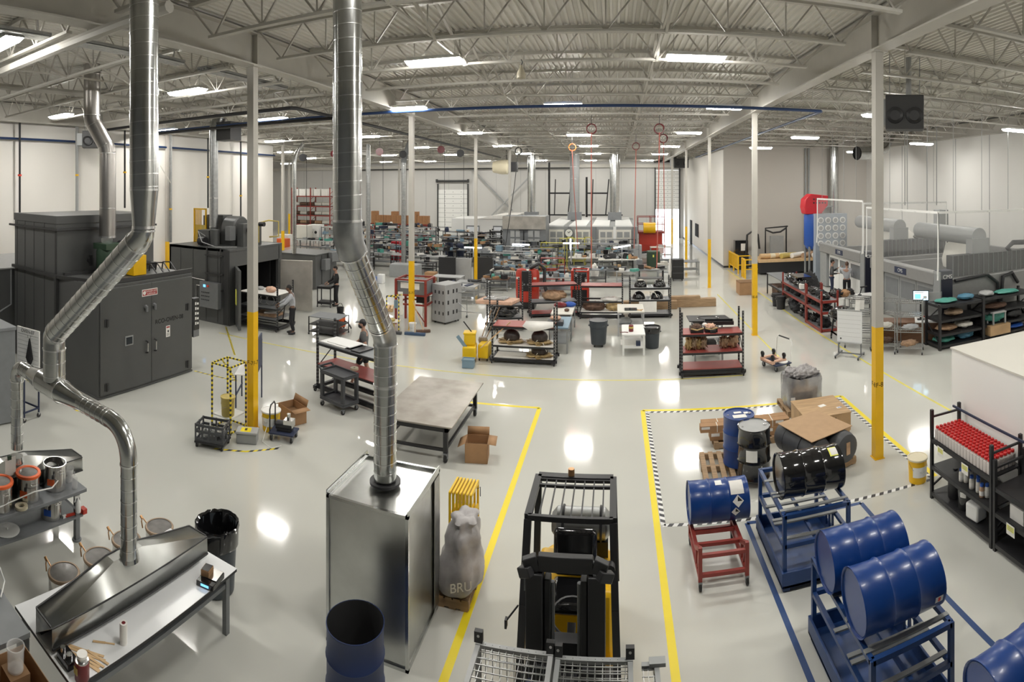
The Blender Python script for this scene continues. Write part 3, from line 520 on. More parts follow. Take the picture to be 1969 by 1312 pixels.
# vacuum pots on the floor
for k,(x,y,lb) in enumerate(((-5.78,3.71,'round steel vacuum chamber with domed lid and brass valve behind the table corner'),(-5.77,4.24,'round steel vacuum chamber with lid, between two others behind the hood'),(-5.83,4.75,'round steel vacuum chamber partly hidden by the hood duct'),(-5.74,5.28,'round steel vacuum chamber with scratched lid beside the black bin'))):
    t = thing('vacuum_chamber',lb,'chamber',(x,y,0)); b = MB(); b.lathe([(.185,0),(.19,.01),(.19,.38),(.17,.38)],28); b.build('body','stainless',t)
    b = MB(); b.lathe([(.16,.38),(.2,.38),(.205,.4),(.195,.415),(.175,.415)],28,0,cap=False); b.lathe([(0,.402),(.178,.402),(.178,.408),(0,.412)],28,1); b.build('lid',['bronze','lidglass'],t)
    b = MB(); b.tube([(-.17,-.08,.4),(-.24,-.1,.46),(-.27,-.1,.4),(-.22,-.12,.33)],.009,n=6); b.cyl((-.25,-.1,.44),(-.29,-.1,.47),.018,n=8); b.build('valve','copper',t)
# hood table
TZ = .75
o = thing('work_table','white-topped work table under the slotted fume hood','table',(-4.64,3.86,0)); b = MB(); b.bx(-5.2,2.72,TZ-.035,-4.08,4.98,TZ-.005,1); b.bx(-5.2,2.72,TZ-.005,-4.08,4.98,TZ); b.build('tabletop',['whitegloss','black'],o,W=1)
for x in (-5.16,-4.2):
    for y in (2.78,4.86): b = MB(); b.bx(x,y,0,x+.06,y+.06,TZ-.035); b.build('leg','greysteel',o,W=1)
b = MB(); b.bx(-5.13,4.87,.55,-4.16,4.92,.6); b.bx(-4.2,2.8,.55,-4.15,4.9,.6); b.build('rail','greysteel',o,W=1)
t = thing('fume_hood','galvanised slotted fume hood along the white table, fed by the spiral duct','hood',(-4.6,3.82,TZ)); hood(t,-4.78,2.74,2.16,TZ,.2)
b = MB(); b.lathe([(.022,.0),(.038,0),(.038,.2),(.02,.2)],18,0); b.lathe([(0,.195),(.02,.195),(.02,.201),(0,.2015)],12,1); one('paper_roll','white paper roll standing upright on the white table','roll',b,['paper','maroon'],(-4.19,3.38,TZ))
sx = onY; 
for k,(p0,p1,w,z) in enumerate((((-4.5,2.86),(-4.14,3.02),.02,.0),((-4.49,2.9),(-4.16,3.1),.018,.0),((-4.46,2.95),(-4.2,3.12),.016,.0),((-4.55,2.83),(-4.26,2.86),.02,.004),((-4.5,2.8),(-4.22,2.93),.018,.008),((-4.27,2.95),(-4.09,3.0),.022,.0),((-4.3,3.0),(-4.1,3.06),.015,.002),((-4.31,3.05),(-4.1,3.11),.015,.003))):
    b = MB(); c = ((p0[0]+p1[0])/2,(p0[1]+p1[1])/2,TZ+z); b.bar(((p0[0]-c[0])*1.15,(p0[1]-c[1])*1.15,.004),((p1[0]-c[0])*1.15,(p1[1]-c[1])*1.15,.004),w*1.5,.006); one('stir_stick','wooden stir stick in the heap on the white table corner','stick',b,'woodlight',c,group='loose stir sticks at the hood end')
b = MB(); b.bar((-.1,-.07,.004),(.0,.0,.004),.022,.006); b.bar((0,0,.004),(.08,.05,.004),.014,.006); one('stir_stick','single wooden stick with a narrow handle near the paper roll','stick',b,'woodlight',(-4.3,3.24,TZ),R(10))
t = thing('paint_can','dark red round can with silver top near the table corner','can',(-4.12,2.84,TZ)); b = MB(); b.lathe([(.066,0),(.068,.005),(.068,.15),(.064,.155)],24); b.bx(-.03,-.07,.06,.02,-.062,.12,1); b.build('body',['maroon','bucketyellow'],t)
b = MB(); b.lathe([(.064,.15),(.062,.165),(.046,.168),(.046,.195),(.0,.196)],24); b.build('rim','steel',t); b = MB(); b.lathe([(0,.196),(.049,.196),(.049,.22),(0,.222)],20); b.build('cap','paper',t)
t = thing('bench_scale','small black bench scale near the far end of the white table','scale',(-4.17,4.62,TZ),R(12)); b = MB(); b.bx(-.11,-.13,0,.11,.13,.06); b.build('base','blackgloss',t,bev=.006); b = MB(); b.bx(-.1,-.05,.062,.1,.12,.07); b.build('pan','stainless',t); b = MB(); b.bx(-.05,-.133,.02,.05,-.13,.045); b.build('display','lcd',t)
b = MB(); b.bx(-.05,-.06,.0,.05,.06,.07); b.bx(-.045,-.055,.07,.045,.055,.075,1); one('carton','small brown carton sitting behind the bench scale','box',b,['cardboard','blackgloss'],(-4.22,4.62,TZ+.066),R(15))
t = thing('dispenser_box','black and chrome dispenser beside the red can','dispenser',(-4.33,2.82,TZ)); b = MB(); b.bx(-.1,-.06,0,.1,.06,.07); b.build('case','blackgloss',t,bev=.006); b = MB(); b.cyl((-.05,-.02,.07),(-.05,-.02,.12),.025,n=12); b.cyl((.03,.0,.07),(.03,.0,.1),.03,n=12); b.build('fitting','chrome',t)
b = MB(); b.bx(-.09,-.08,0,.09,.08,.14); one('plastic_tub','dark blue tub inside the hood end','tub',b,'navy',(-4.6,2.98,TZ),bev=.02)
# black bin with liner
t = thing('trash_bin','big black bin with a black liner beside the hood table','bin',(-4.72,5.36,0)); b = MB(); b.lathe([(.2,0),(.22,.02),(.26,.84),(.25,.84),(.21,.04),(0,.03)],28); b.build('barrel','bingrey',t)
b = MB(); b.lathe([(.262,.6),(.275,.62),(.285,.8),(.29,.86),(.275,.88),(.25,.86),(.22,.5),(0,.3)],36,cap=False)
rr = random.Random(3); b.v = [(x*(1+rr.uniform(-.03,.03)),y*(1+rr.uniform(-.03,.03)),z+rr.uniform(-.012,.012)) for x,y,z in b.v]; b.build('liner','blackgloss',t)
# dark bench at the picture's corner with carton
o = thing('workbench','dark worn bench corner with paint spatter below the hood table','workbench',(-5.6,2.1,0)); b = MB(); b.bx(-6.6,1.5,TZ+.0,-4.76,2.66,TZ+.05); b.build('tabletop','greysteel',o,W=1)
for x in (-6.5,-4.86):
    for y in (1.56,2.56): b = MB(); b.bx(x,y,0,x+.06,y+.06,TZ); b.build('leg','ovendark',o,W=1)
b = MB(); b.tube([(-5.3,2.6,.81),(-5.45,2.72,.85),(-5.6,2.7,1.0),(-5.5,2.6,1.1)],.008,n=6); b.ball((-5.5,2.6,1.1),.02,8,1); one('hose','white hose with brass fitting hanging over the dark bench','hose',b,['white','copper'],(0,0,0))
t = thing('carton','open brown carton holding a plastic tub at the bench corner','box',(-4.42,2.28,0)); b = MB(); w = .27
for x0,y0,x1,y1 in ((-w,-w,w,-w+.006),(-w,w-.006,w,w),(-w,-w,-w+.006,w),(w-.006,-w,w,w)): b.bx(x0,y0,0,x1,y1,.78)
b.bx(-w,-w,0,w,w,.006); b.bx(-w+.01,-w+.01,.5,w-.01,w-.01,.506,1); b.build('body',['cardboard','cardin'],t); b = MB(); b.add([(w,-w,.78),(w,w,.78),(w+.2,w,.7),(w+.2,-w,.7)],[(0,1,2,3)]); b.build('flap','cardboard',t,solid=.005)
b = MB(); b.lathe([(.06,0),(.075,.01),(.08,.2),(.086,.2),(.086,.22),(.074,.22),(.07,.02),(0,.02)],24); one('plastic_tub','translucent tub standing in the brown carton','tub',b,'clearcloudy',(-4.5,2.36,.507+.25)); b = MB(); b.bx(-.1,-.1,0,.1,.1,.25); one('carton','small inner carton under the translucent tub','box',b,'cardin',(-4.5,2.36,.507))
# ---------------------------------------------------------------- around column F-7
t = thing('barrier_frame','yellow and black taped square frame beside the column marked F-7','frame',(-7.68,9.12,0)); xs = (-7.95,-7.43); ys = (8.86,9.38)
for x in xs:
    for y in ys: b = MB(); stripes(b,(x,y,0),(x,y,1.42),.03,.05); b.build('post',['tapeyellow','tapeblack'],t,W=1)
for z in (1.42,.04):
    for a,c in (((xs[0],ys[0]),(xs[1],ys[0])),((xs[1],ys[0]),(xs[1],ys[1])),((xs[1],ys[1]),(xs[0],ys[1])),((xs[0],ys[1]),(xs[0],ys[0]))): b = MB(); stripes(b,(*a,z),(*c,z),.03,.05); b.build('rail',['tapeyellow','tapeblack'],t,W=1)
b = MB(); b.bx(-7.93,8.88,.3,-7.45,9.36,.33); b.build('shelf','white',t,W=1)
def bucket(name,label,loc,r,h,body,lid=None,content=None,stripe=None,handle=True):
    t = thing(name,label,'bucket',loc); b = MB(); b.lathe([(r*.86,0),(r*.9,.008),(r,h),(r*1.05,h),(r*1.05,h-.03),(r*1.01,h-.035)],26) if lid else b.lathe([(r*.86,0),(r*.9,.008),(r,h),(r*1.05,h),(r*1.05,h-.02),(r*.96,h-.01),(r*.85,.02),(0,.02)],26); b.build('body',body,t)
    if lid: b = MB(); b.lathe([(r*1.07,h-.02),(r*1.08,h+.008),(r*.95,h+.012),(r*.93,h+.004),(0,h+.004)],26); b.build('lid',lid,t)
    if content: b = MB(); b.lathe([(0,h*.7),(r*.94,h*.7),(r*.94,h*.72),(0,h*.75)],20); b.build('contents',content,t)
    if stripe:
        b = MB(); n = 12
        for k in range(n): a = R(-150)+R(120)*k/n; c = R(-150)+R(120)*(k+1)/n; q = r*.975; b.quad((q*math.cos(a),q*math.sin(a),h*.3),(q*math.cos(c),q*math.sin(c),h*.3),(q*1.02*math.cos(c),q*1.02*math.sin(c),h*.72),(q*1.02*math.cos(a),q*1.02*math.sin(a),h*.72))
        b.build('label_wrap',stripe,t)
    if handle: b = MB(); b.tube([(r*1.02,0,h*.85),(r*.9,-r*.5,h*.62),(0,-r*1.12,h*.5),(-r*.9,-r*.5,h*.62),(-r*1.02,0,h*.85)],.004,n=5); b.build('handle','steel',t)
    return t
bucket('lidded_bucket','mustard lidded bucket on the white shelf of the taped frame',(-7.62,9.0,.33),.15,.4,'bucketyellow','bucketyellow')
bucket('small_tub','small grey tub behind the mustard bucket',(-7.84,9.22,.33),.09,.19,'greymid','greylight',handle=False)
bucket('plastic_drum','large yellow and white tub with blue lettering beside column F-7',(-6.93,9.62,0),.2,.42,'mop','white',stripe='white')
t = thing('parts_crate','grey plastic crate of metal parts on a black dolly','crate',(-7.43,8.3,0),R(20)); b = MB(); w,d,h0,h1 = .29,.2,.13,.47
for z in (h0,.3,h1-.05):
    for a,c in (((-w,-d),(w,-d)),((w,-d),(w,d)),((w,d),(-w,d)),((-w,d),(-w,-d))): b.bar((*a,z+.02),(*c,z+.02),.02,.05)
for x,y in ((-w,-d),(w,-d),(w,d),(-w,d),(0,-d),(0,d),(-w/2,-d),(w/2,-d),(w,0),(-w,0)): b.bx(x-.015,y-.012,h0,x+.015,y+.012,h1)
b.bx(-w,-d,h0,w,d,h0+.02); b.build('crate_body','plasticgrey',t); b = MB(); rr = random.Random(5)
for k in range(26): b.box((rr.uniform(-.24,.24),rr.uniform(-.15,.15),rr.uniform(.17,.38)),(rr.uniform(.05,.16),.03,.05),rr.choice((0,0,1)),rr.uniform(0,3),rr.uniform(-1,1))
b.build('metal_parts',['greylight','steel'],t); b = MB(); b.bx(-.31,-.22,.09,.31,.22,.125); b.build('dolly','black',t)
for x in (-.27,.27):
    for y in (-.18,.18): caster(t,x,y,.045)
t = thing('tool_case','grey lidded case with a yellow label inside the floor tape','case',(-6.98,8.86,0),R(28)); b = MB(); b.prism([(-.21,-.13),(.21,-.13),(.21,.13),(-.21,.13)],0,.2); b.build('base','greymid',t,bev=.02); b = MB(); b.bx(-.225,-.145,.2,.225,.145,.25); b.build('lid','greylight',t,bev=.012); b = MB(); b.bx(-.13,-.11,.25,.08,.09,.252); b.bx(-.05,-.05,.252,.0,.05,.253,1); b.build('label_tag',['tapeyellow','black'],t)
def carton(label, loc, dims, rz=0, flaps=True, inner='cardin', name='carton', mat='cardboard', group=None):
    w,d,h = dims[0]/2,dims[1]/2,dims[2]; t = thing(name,label,'box',loc,rz,group); b = MB()
    if flaps:
        for x0,y0,x1,y1 in ((-w,-d,w,-d+.006),(-w,d-.006,w,d),(-w,-d,-w+.006,d),(w-.006,-d,w,d)): b.bx(x0,y0,0,x1,y1,h)
        b.bx(-w,-d,0,w,d,.006); b.bx(-w+.01,-d+.01,h*.55,w-.01,d-.01,h*.56,1); b.build('body',[mat,inner],t)
        for P in ([(w,-d,h),(w,d,h),(w+d*.8,d,h-.02),(w+d*.8,-d,h-.02)],[(-w,-d,h),(-w,d,h),(-w-d*.7,d,h-.08),(-w-d*.7,-d,h-.08)],[(-w,d,h),(w,d,h),(w,d+.05,h+d*.7),(-w,d+.05,h+d*.7)]): f_ = MB(); f_.add(P,[(0,1,2,3)]); f_.build('flap',mat,t,solid=.005)
    else: b.bx(-w,-d,0,w,d,h); b.build('body',mat,t); b = MB(); b.bx(-w-.001,-.03,h-.0005,w+.001,.03,h+.001); b.bx(-w-.001,-.03,h*.6,-w,.03,h); b.bx(w,-.03,h*.6,w+.001,.03,h); b.build('tape_strip','tan',t)
    return t
carton('open brown carton behind the yellow tub by column F-7',(-6.8,10.25,0),(.55,.4,.35),R(-25))
t = thing('easel_stand','white tray stand with a tall navy board behind column F-7','stand',(-8.22,10.5,0),R(-62)); b = MB()
for x in (-.38,.38):
    for y in (-.25,.25): b.bx(x-.015,y-.015,0,x+.015,y+.015,.78 if y<0 else 1.45)
b.bx(-.4,-.26,.3,.4,-.23,.33); b.build('frame','navy',t); b = MB(); b.bx(-.4,-.28,.78,.4,.23,.8); b.build('tray','white',t); b = MB(); b.bx(-.4,.23,.82,.4,.26,1.6); b.build('board','navy',t); b = MB(); b.bar((-.25,-.15,.82),(-.1,-.1,.82),.04,.03); b.build('wooden_block','tan',t)
t = thing('pump_trolley','blue hand trolley carrying a small vacuum pump','trolley',(-6.46,9.42,0),R(15)); b = MB(); b.bx(-.27,-.2,.14,.27,.2,.18); b.build('deck','navy',t,bev=.01); b = MB(); b.tube([(-.25,-.16,.18),(-.25,-.16,.62),(-.25,-.1,.7),(-.25,.1,.7),(-.25,.16,.62),(-.25,.16,.18)],.015,n=8); b.build('push_handle','black',t)
b = MB(); b.cyl((-.15,-.02,.29),(.2,-.02,.29),.09,n=16); b.bx(-.12,-.1,.18,.18,.08,.24); b.build('pump_motor','black',t); b = MB(); b.bx(.02,-.1,.28,.22,.08,.42); b.cyl((.1,.02,.42),(.1,.02,.52),.04,n=12); b.build('pump_head','stainless',t)
for x in (-.22,.22):
    for y in (-.15,.15): caster(t,x,y,.065)
b = MB(); b.tube([(-6.75,9.3,.4),(-6.78,9.25,.2),(-6.7,9.0,.03),(-6.4,8.9,.015),(-6.3,9.1,.015)],.008,n=6); one('cable','pale cable trailing from the pump trolley across the floor','cable',b,'white',(0,0,0))
# ---------------------------------------------------------------- people
def skin_mesh(pts, edges, root=0, sub=2):
    me = bpy.data.meshes.new('graph'); names = list(pts); ix = {n:i for i,n in enumerate(names)}
    me.from_pydata([pts[n][0] for n in names],[(ix[a],ix[c]) for a,c in edges],[]); o = bpy.data.objects.new('graph',me); COL.objects.link(o)
    o.modifiers.new('skin','SKIN').use_smooth_shade = True
    sv = me.skin_vertices[0].data
    for n in names: r = pts[n][1]; sv[ix[n]].radius = r if isinstance(r,tuple) else (r,r); sv[ix[n]].use_root = (n == names[root])
    m2 = o.modifiers.new('sub','SUBSURF'); m2.levels = sub; m2.render_levels = sub
    dg = bpy.context.evaluated_depsgraph_get(); ev = bpy.data.meshes.new_from_object(o.evaluated_get(dg)); b = MB()
    b.add([v.co[:] for v in ev.vertices],[tuple(p.vertices) for p in ev.polygons]); bpy.data.objects.remove(o); bpy.data.meshes.remove(ev); return b
CH = [('pel','waist'),('waist','chest'),('chest','neck'),('neck','skull'),('chest','sl'),('chest','sr'),('sl','el'),('sr','er'),('el','wl'),('er','wr'),('wl','hl'),('wr','hr'),('pel','hipl'),('pel','hipr'),('hipl','kl'),('hipr','kr'),('kl','al'),('kr','ar'),('al','tl'),('ar','tr')]
def person(label, loc, rz, pose, top, bottom, hair='hair', skin='skin', sleeves='long', shorts=False, cap=False, mask=False, shoes='black'):
    """local frame: faces -y, metres, feet on z = 0"""
    J = dict(pel=(0,0,.93),waist=(0,0,1.06),chest=(0,0,1.3),neck=(0,-.01,1.47),skull=(0,-.03,1.58),sl=(.19,0,1.38),sr=(-.19,0,1.38),el=(.25,0,1.1),er=(-.25,0,1.1),wl=(.25,-.12,.86),wr=(-.25,-.12,.86),
             hipl=(.1,0,.88),hipr=(-.1,0,.88),kl=(.11,-.02,.5),kr=(-.11,-.02,.5),al=(.11,.02,.09),ar=(-.11,.02,.09)); J.update(pose); V = Vector
    for s in 'lr':
        w, e = V(J['w'+s]), V(J['e'+s]); J['h'+s] = tuple(w+(w-e).normalized()*.07)
        if 't'+s not in J: a = V(J['a'+s]); J['t'+s] = tuple(a+V((0,-.15,-.05)))
    Rr = dict(pel=(.13,.1),waist=(.125,.09),chest=(.15,.1),neck=.052,skull=.07,sl=.065,sr=.065,el=.042,er=.042,wl=.028,wr=.028,hl=.036,hr=.036,hipl=.088,hipr=.088,kl=.058,kr=.058,al=.04,ar=.04,tl=.035,tr=.035)
    t = thing('person',label,'person',loc,rz)
    b = skin_mesh({n:(J[n],Rr[n]) for n in J},CH); hd = V(J['skull'])+V((0,-.012,.05)); lk = pose.get('look',0)
    Rm = Matrix.Rotation(lk,3,'Z')
    def hp(x,y,z): return tuple(hd+Rm@V((x,y,z)))
    hb = MB(); hb.ball((0,0,0),(.075,.095,.12),14,0,10); hb.ball((0,-.095,-.015),(.014,.022,.024),8); hb.ball((0,-.088,-.058),(.028,.01,.008),8)
    for s in (-1,1): hb.ball((s*.077,.01,-.01),(.012,.022,.032),8); hb.ball((s*.03,-.086,.012),(.013,.008,.008),8)
    b.add([hp(*v) for v in hb.v],hb.f)
    for s in 'lr':
        h = V(J['h'+s]); d = (h-V(J['w'+s])).normalized(); sd = d.cross(V((0,0,1)) if abs(d.z)<.8 else V((0,1,0))).normalized(); cu = d.cross(sd)
        for k,L in enumerate((.07,.08,.075,.06)): q = h+d*.02+sd*(.027-.018*k); b.tube([q,q+d*L*.5,q+d*L*.8+cu*.015,q+d*L*.9+cu*.035],[.009,.009,.008,.006],n=6)
        q = h+sd*.03-d*.03; b.tube([q,q+sd*.03+d*.03,q+sd*.03+d*.06],[.011,.01,.008],n=6)
    b.build('body',skin,t,ang=80)
    T = {n:(J[n],Rr[n]) for n in ('waist','chest','sl','sr','el','er')}; fat = lambda r,k: tuple(x+k for x in r) if isinstance(r,tuple) else r+k
    T = {n:(p,fat(r,.022)) for n,(p,r) in T.items()}; T['hem'] = (tuple(V(J['pel'])+V((0,0,-.02))),fat(Rr['pel'],.016)); T['collar'] = (tuple(V(J['neck'])+V((0,0,-.05))),.06)
    E_ = [('hem','waist'),('waist','chest'),('chest','collar'),('chest','sl'),('chest','sr'),('sl','el'),('sr','er')]
    if sleeves == 'long':
        for s in 'lr': T['w'+s] = (J['w'+s],.04); E_.append(('e'+s,'w'+s))
    else:
        for s in 'lr': T['e'+s] = (tuple(V(J['s'+s]).lerp(V(J['e'+s]),.7)),.062)
    T = {n:T[n] for n in ['hem']+[k for k in T if k != 'hem']}; skin_mesh(T,E_).build('shirt',top,t,ang=80)
    T = {'pel':(tuple(V(J['pel'])+V((0,0,.03))),fat(Rr['pel'],.012))}; E_ = []
    for s in 'lr':
        T['hip'+s] = (J['hip'+s],.105); kn = V(J['k'+s]); E_.append(('pel','hip'+s)); T['k'+s] = (tuple(kn if not shorts else V(J['hip'+s]).lerp(kn,.8)),.078 if not shorts else .09); E_.append(('hip'+s,'k'+s))
        if not shorts: T['a'+s] = (tuple(V(J['a'+s])+V((0,0,.03))),.062); E_.append(('k'+s,'a'+s))
    skin_mesh(T,E_).build('trousers' if not shorts else 'shorts',bottom,t,ang=80)
    for s in 'lr':
        a, q = V(J['a'+s]), V(J['t'+s]); f_ = MB(); d = (q-a); f_.tube([a+V((0,.05,-.035)),a+V((0,.0,-.03)),q+V((0,.04,0)),q+V((0,-.045,-.01))],[.04,.05,.048,.03],n=10); f_.build('shoe',shoes,t,ang=80)
    f_ = MB(); hb = MB(); hb.ball((0,.012,.028),(.086,.1,.108),14,0,10); f_.v = []; keep = []
    hb.f = [f for f in hb.f if sum(hb.v[i][2] for i in f)/len(f) > .035 or (sum(hb.v[i][1] for i in f)/len(f) > .02 and sum(hb.v[i][2] for i in f)/len(f) > -.06)]; hb.m = [0]*len(hb.f)
    if cap: hb.box((0,-.125,.05),(.13,.1,.012)) if cap == 'front' else hb.box((0,.12,.03),(.12,.08,.012))
    hb.v = [hp(*v) for v in hb.v]; hb.build('cap' if cap else 'hair',hair,t,ang=80)
    if mask: hb = MB(); hb.ball((0,-.03,-.05),(.072,.085,.07),12); hb.v = [hp(*v) for v in hb.v]; hb.build('face_mask',mask,t,ang=80)
    return t
def face(a, b_): d = Vector(b_)-Vector(a); return math.atan2(d.x,-d.y)   # rz that turns a figure at a towards b_
person('man in grey shirt and black trousers leaning on the oven loading rack',(-10.84,16.35,0),R(-62),dict(sl=(.19,-.04,1.36),sr=(-.19,-.03,1.36),el=(.28,-.22,1.14),er=(-.24,-.26,1.16),wl=(.2,-.45,1.02),wr=(-.16,-.5,1.04),chest=(0,-.05,1.3),neck=(0,-.08,1.46),skull=(0,-.12,1.56),kl=(.12,-.05,.5),al=(.13,.06,.09),kr=(-.11,0,.5),ar=(-.12,-.02,.09)),'shirtgrey','pants',skin='skindark')
person('person in dark tee, shorts, cap and black face covering striding past the red-shelved rack',(-6.35,12.95,0),R(-75),dict(kl=(.1,-.18,.52),al=(.1,-.3,.11),tl=(.1,-.45,.07),kr=(-.1,.05,.48),ar=(-.1,.36,.15),tr=(-.1,.26,.05),el=(.25,.1,1.13),wl=(.23,.02,.88),er=(-.26,-.16,1.13),wr=(-.28,-.38,.98),pel=(0,0,.9)),'tee','pants',hair='black',cap='front',sleeves='short',shorts=True,mask='black')
person('person in black trousers behind the small black cart, half hidden by the bent duct',(-11.75,21.2,0),R(-50),dict(el=(.25,-.12,1.14),wl=(.18,-.36,1.02),er=(-.25,-.12,1.14),wr=(-.18,-.36,1.02)),'blackfab','pants')
# ---------------------------------------------------------------- open blue drum, forklift and cages in front
def drum(name,label,loc,rot=(0,0,0),mat='blue',top=None,open_=False,group=None):
    """55 gallon drum; origin at the base centre when upright"""
    t = thing(name,label,'drum',loc,0,group); t.rotation_euler = rot; r = .286; h = .88; P = [(r*.96,.012),(r+.006,0),(r+.006,.02),(r,.03)]
    for z in (.3,.58): P += [(r,z-.025),(r+.012,z),(r,z+.025)]
    P += [(r,h-.03),(r+.006,h-.02),(r+.006,h),(r*.96,h-.004)]
    if open_: P = P[:-1]+[(r-.001,h)]
    b = MB(); b.lathe(P,36,0,cap=False); b.lathe([(0,.02),(r*.96,.02),(r*.97,.006)],36,0,cap=False) if not open_ else None; b.build('barrel',mat,t)
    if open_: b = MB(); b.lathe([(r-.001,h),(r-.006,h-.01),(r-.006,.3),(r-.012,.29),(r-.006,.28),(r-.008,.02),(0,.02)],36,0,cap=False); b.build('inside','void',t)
    if not open_:
        b = MB(); b.lathe([(r*.965,h-.004),(r*.95,h-.018),(0,h-.016)],36,0,cap=False); b.cyl((r*.7,0,h-.018),(r*.7,0,h-.002),.035,n=12,m=1); b.cyl((-r*.72,0,h-.018),(-r*.72,0,h-.006),.02,n=10,m=1); b.build('top_head',[top or mat,'steel'],t)
    return t
def decal(t, mat, ang, z, w, h, r=.2905, name='label', rot=0):
    """paper wrapped on a drum's wall"""
    b = MB(); n = 8; a0 = ang-w/2/r; 
    for k in range(n):
        a, c = a0+w/r*k/n, a0+w/r*(k+1)/n; b.quad((r*math.cos(a),r*math.sin(a),z-h/2),(r*math.cos(c),r*math.sin(c),z-h/2),(r*math.cos(c),r*math.sin(c),z+h/2),(r*math.cos(a),r*math.sin(a),z+h/2))
    return b.build(name,mat,t)
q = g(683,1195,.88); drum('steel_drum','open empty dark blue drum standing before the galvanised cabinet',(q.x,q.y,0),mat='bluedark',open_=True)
# forklift, mast towards the camera
FXc = -.43; o = thing('forklift','yellow and black forklift facing the camera with a gas bottle behind the seat','forklift',(FXc,5.55,0)); l = lambda x,y,z: (FXc+x,y,z)
b = MB(); b.side([(FXc-.42,.5),(FXc-.46,.3),(FXc-.46,.12),(FXc+.46,.12),(FXc+.46,.3),(FXc+.42,.5),(FXc+.42,1.08),(FXc-.42,1.08)],5.6,6.3); b.bx(FXc-.46,4.85,.12,FXc+.46,5.6,.42); b.build('chassis','yellow',o,W=1,bev=.05)
b = MB(); b.prism([(FXc-.45,6.1),(FXc+.45,6.1),(FXc+.45,6.4),(FXc+.3,6.6),(FXc-.3,6.6),(FXc-.45,6.4)],.15,.95); b.build('counterweight','yellow',o,W=1,bev=.06)
b = MB(); b.bx(FXc-.44,4.86,.4,FXc+.44,5.5,.44); b.bx(FXc-.4,4.8,.44,FXc+.4,4.95,.85); b.build('floor_plate','black',o,W=1,bev=.02)
b = MB(); b.bx(FXc-.22,5.35,1.0,FXc+.24,5.8,1.12); b.box((FXc+.01,5.8,1.36),(.46,.1,.46),0,rx=R(-8)); b.build('seat','blackgloss',o,W=1,bev=.05)
b = MB(); b.lathe([(0,-.34),(.1,-.33),(.165,-.27),(.165,.27),(.1,.33),(0,.34)],22,0,(FXc+.05,6.2,1.42),'X'); b.cyl((FXc+.38,6.2,1.42),(FXc+.46,6.2,1.42),.06,n=12,m=0); b.build('gas_bottle',['galvmatte','black'],o,W=1)
b = MB()
for x in (-.2,.22): b.tube([(FXc+x+.05,6.2+.172*math.cos(a),1.42+.172*math.sin(a)) for a in [2*PI*k/16 for k in range(17)]],.014,n=6)
b.bx(FXc-.25,6.1,1.1,FXc+.35,6.3,1.27); b.build('bottle_strap','black',o,W=1)
zt = 2.02; xa,xb = -.41,.41; yf,yr = 5.26,6.02
for s in (-1,1):
    b = MB(); b.bars([(FXc+s*.46,4.98,.4),(FXc+s*.43,5.1,1.3),(FXc+s*.41,yf,zt-.02)],.07,.06); b.build('guard_post','black',o,W=1)
    b = MB(); b.bars([(FXc+s*.44,6.05,.9),(FXc+s*.41,yr,zt-.02)],.07,.06); b.build('guard_post','black',o,W=1)
b = MB(); b.bars([(FXc+xa,yf,zt),(FXc+xa,yr,zt)],.07,.05); b.bars([(FXc+xb,yf,zt),(FXc+xb,yr,zt)],.07,.05); b.bar((FXc+xa,yf,zt),(FXc+xb,yf,zt),.04,.05); b.bar((FXc+xa,yr,zt),(FXc+xb,yr,zt),.09,.05); b.bar((FXc+xa,yr-.18,zt),(FXc+xb,yr-.18,zt),.03,.03); b.bar((FXc+xa,yr-.06,zt),(FXc+xb,yr-.06,zt),.03,.03)
for k in range(1,8): x = xa+(xb-xa)*k/8; b.bar((FXc+x,yf,zt),(FXc+x,yr,zt),.014,.02)
b.build('overhead_guard','black',o,W=1)
b = MB(); b.cyl((FXc-.05,yr,zt+.03),(FXc-.05,yr,zt+.1),.035,n=12); b.build('beacon','copper',o,W=1)
for s in (-1,1):
    b = MB(); b.bx(FXc+s*.27-.075,4.7,.1,FXc+s*.27+.075,4.86,1.86); b.bx(FXc+s*.16-.03,4.74,.1,FXc+s*.16+.03,4.84,1.8); b.build('mast_rail','black',o,W=1,bev=.01)
    b = MB(); b.cyl((FXc+s*.22,4.78,1.84),(FXc+s*.22,4.78,1.95),.03,n=10); b.bx(FXc+s*.3-.06,4.72,1.7,FXc+s*.3+.03,4.76,1.88); b.build('mast_roller','greysteel',o,W=1)
    b = MB(); b.tube([(FXc+s*.12,4.8,.3),(FXc+s*.12,4.8,1.75)],.022,n=8); b.build('lift_chain','greysteel',o,W=1)
    b = MB(); b.lathe([(.14,-.09),(.25,-.09),(.27,-.06),(.27,.06),(.25,.09),(.14,.09)],24,0,(FXc+s*.43,5.05,.27),'X'); b.cyl((FXc+s*.43-.07,5.05,.27),(FXc+s*.43+.07,5.05,.27),.15,n=16,m=1); b.build('wheel',['rubber','yellow'],o,W=1)
    b = MB(); b.lathe([(.1,-.07),(.2,-.07),(.22,-.05),(.22,.05),(.2,.07),(.1,.07)],20,0,(FXc+s*.4,6.1,.22),'X'); b.cyl((FXc+s*.4-.06,6.1,.22),(FXc+s*.4+.06,6.1,.22),.11,n=14,m=1); b.build('wheel',['rubber','yellow'],o,W=1)
    b = MB(); b.cyl((FXc+s*.38,5.0,1.72),(FXc+s*.38,5.07,1.72),.05,n=14); b.build('headlamp','greylight' if s<0 else 'black',o,W=1)
b = MB(); pts = [(FXc-.33,4.72,1.82),(FXc-.36,4.74,1.9),(FXc-.24,4.76,1.94),(FXc+.24,4.76,1.94),(FXc+.36,4.74,1.9),(FXc+.33,4.72,1.82)]; b.bars(pts,.07,.14); b.build('mast_crosshead','black',o,W=1,bev=.01)
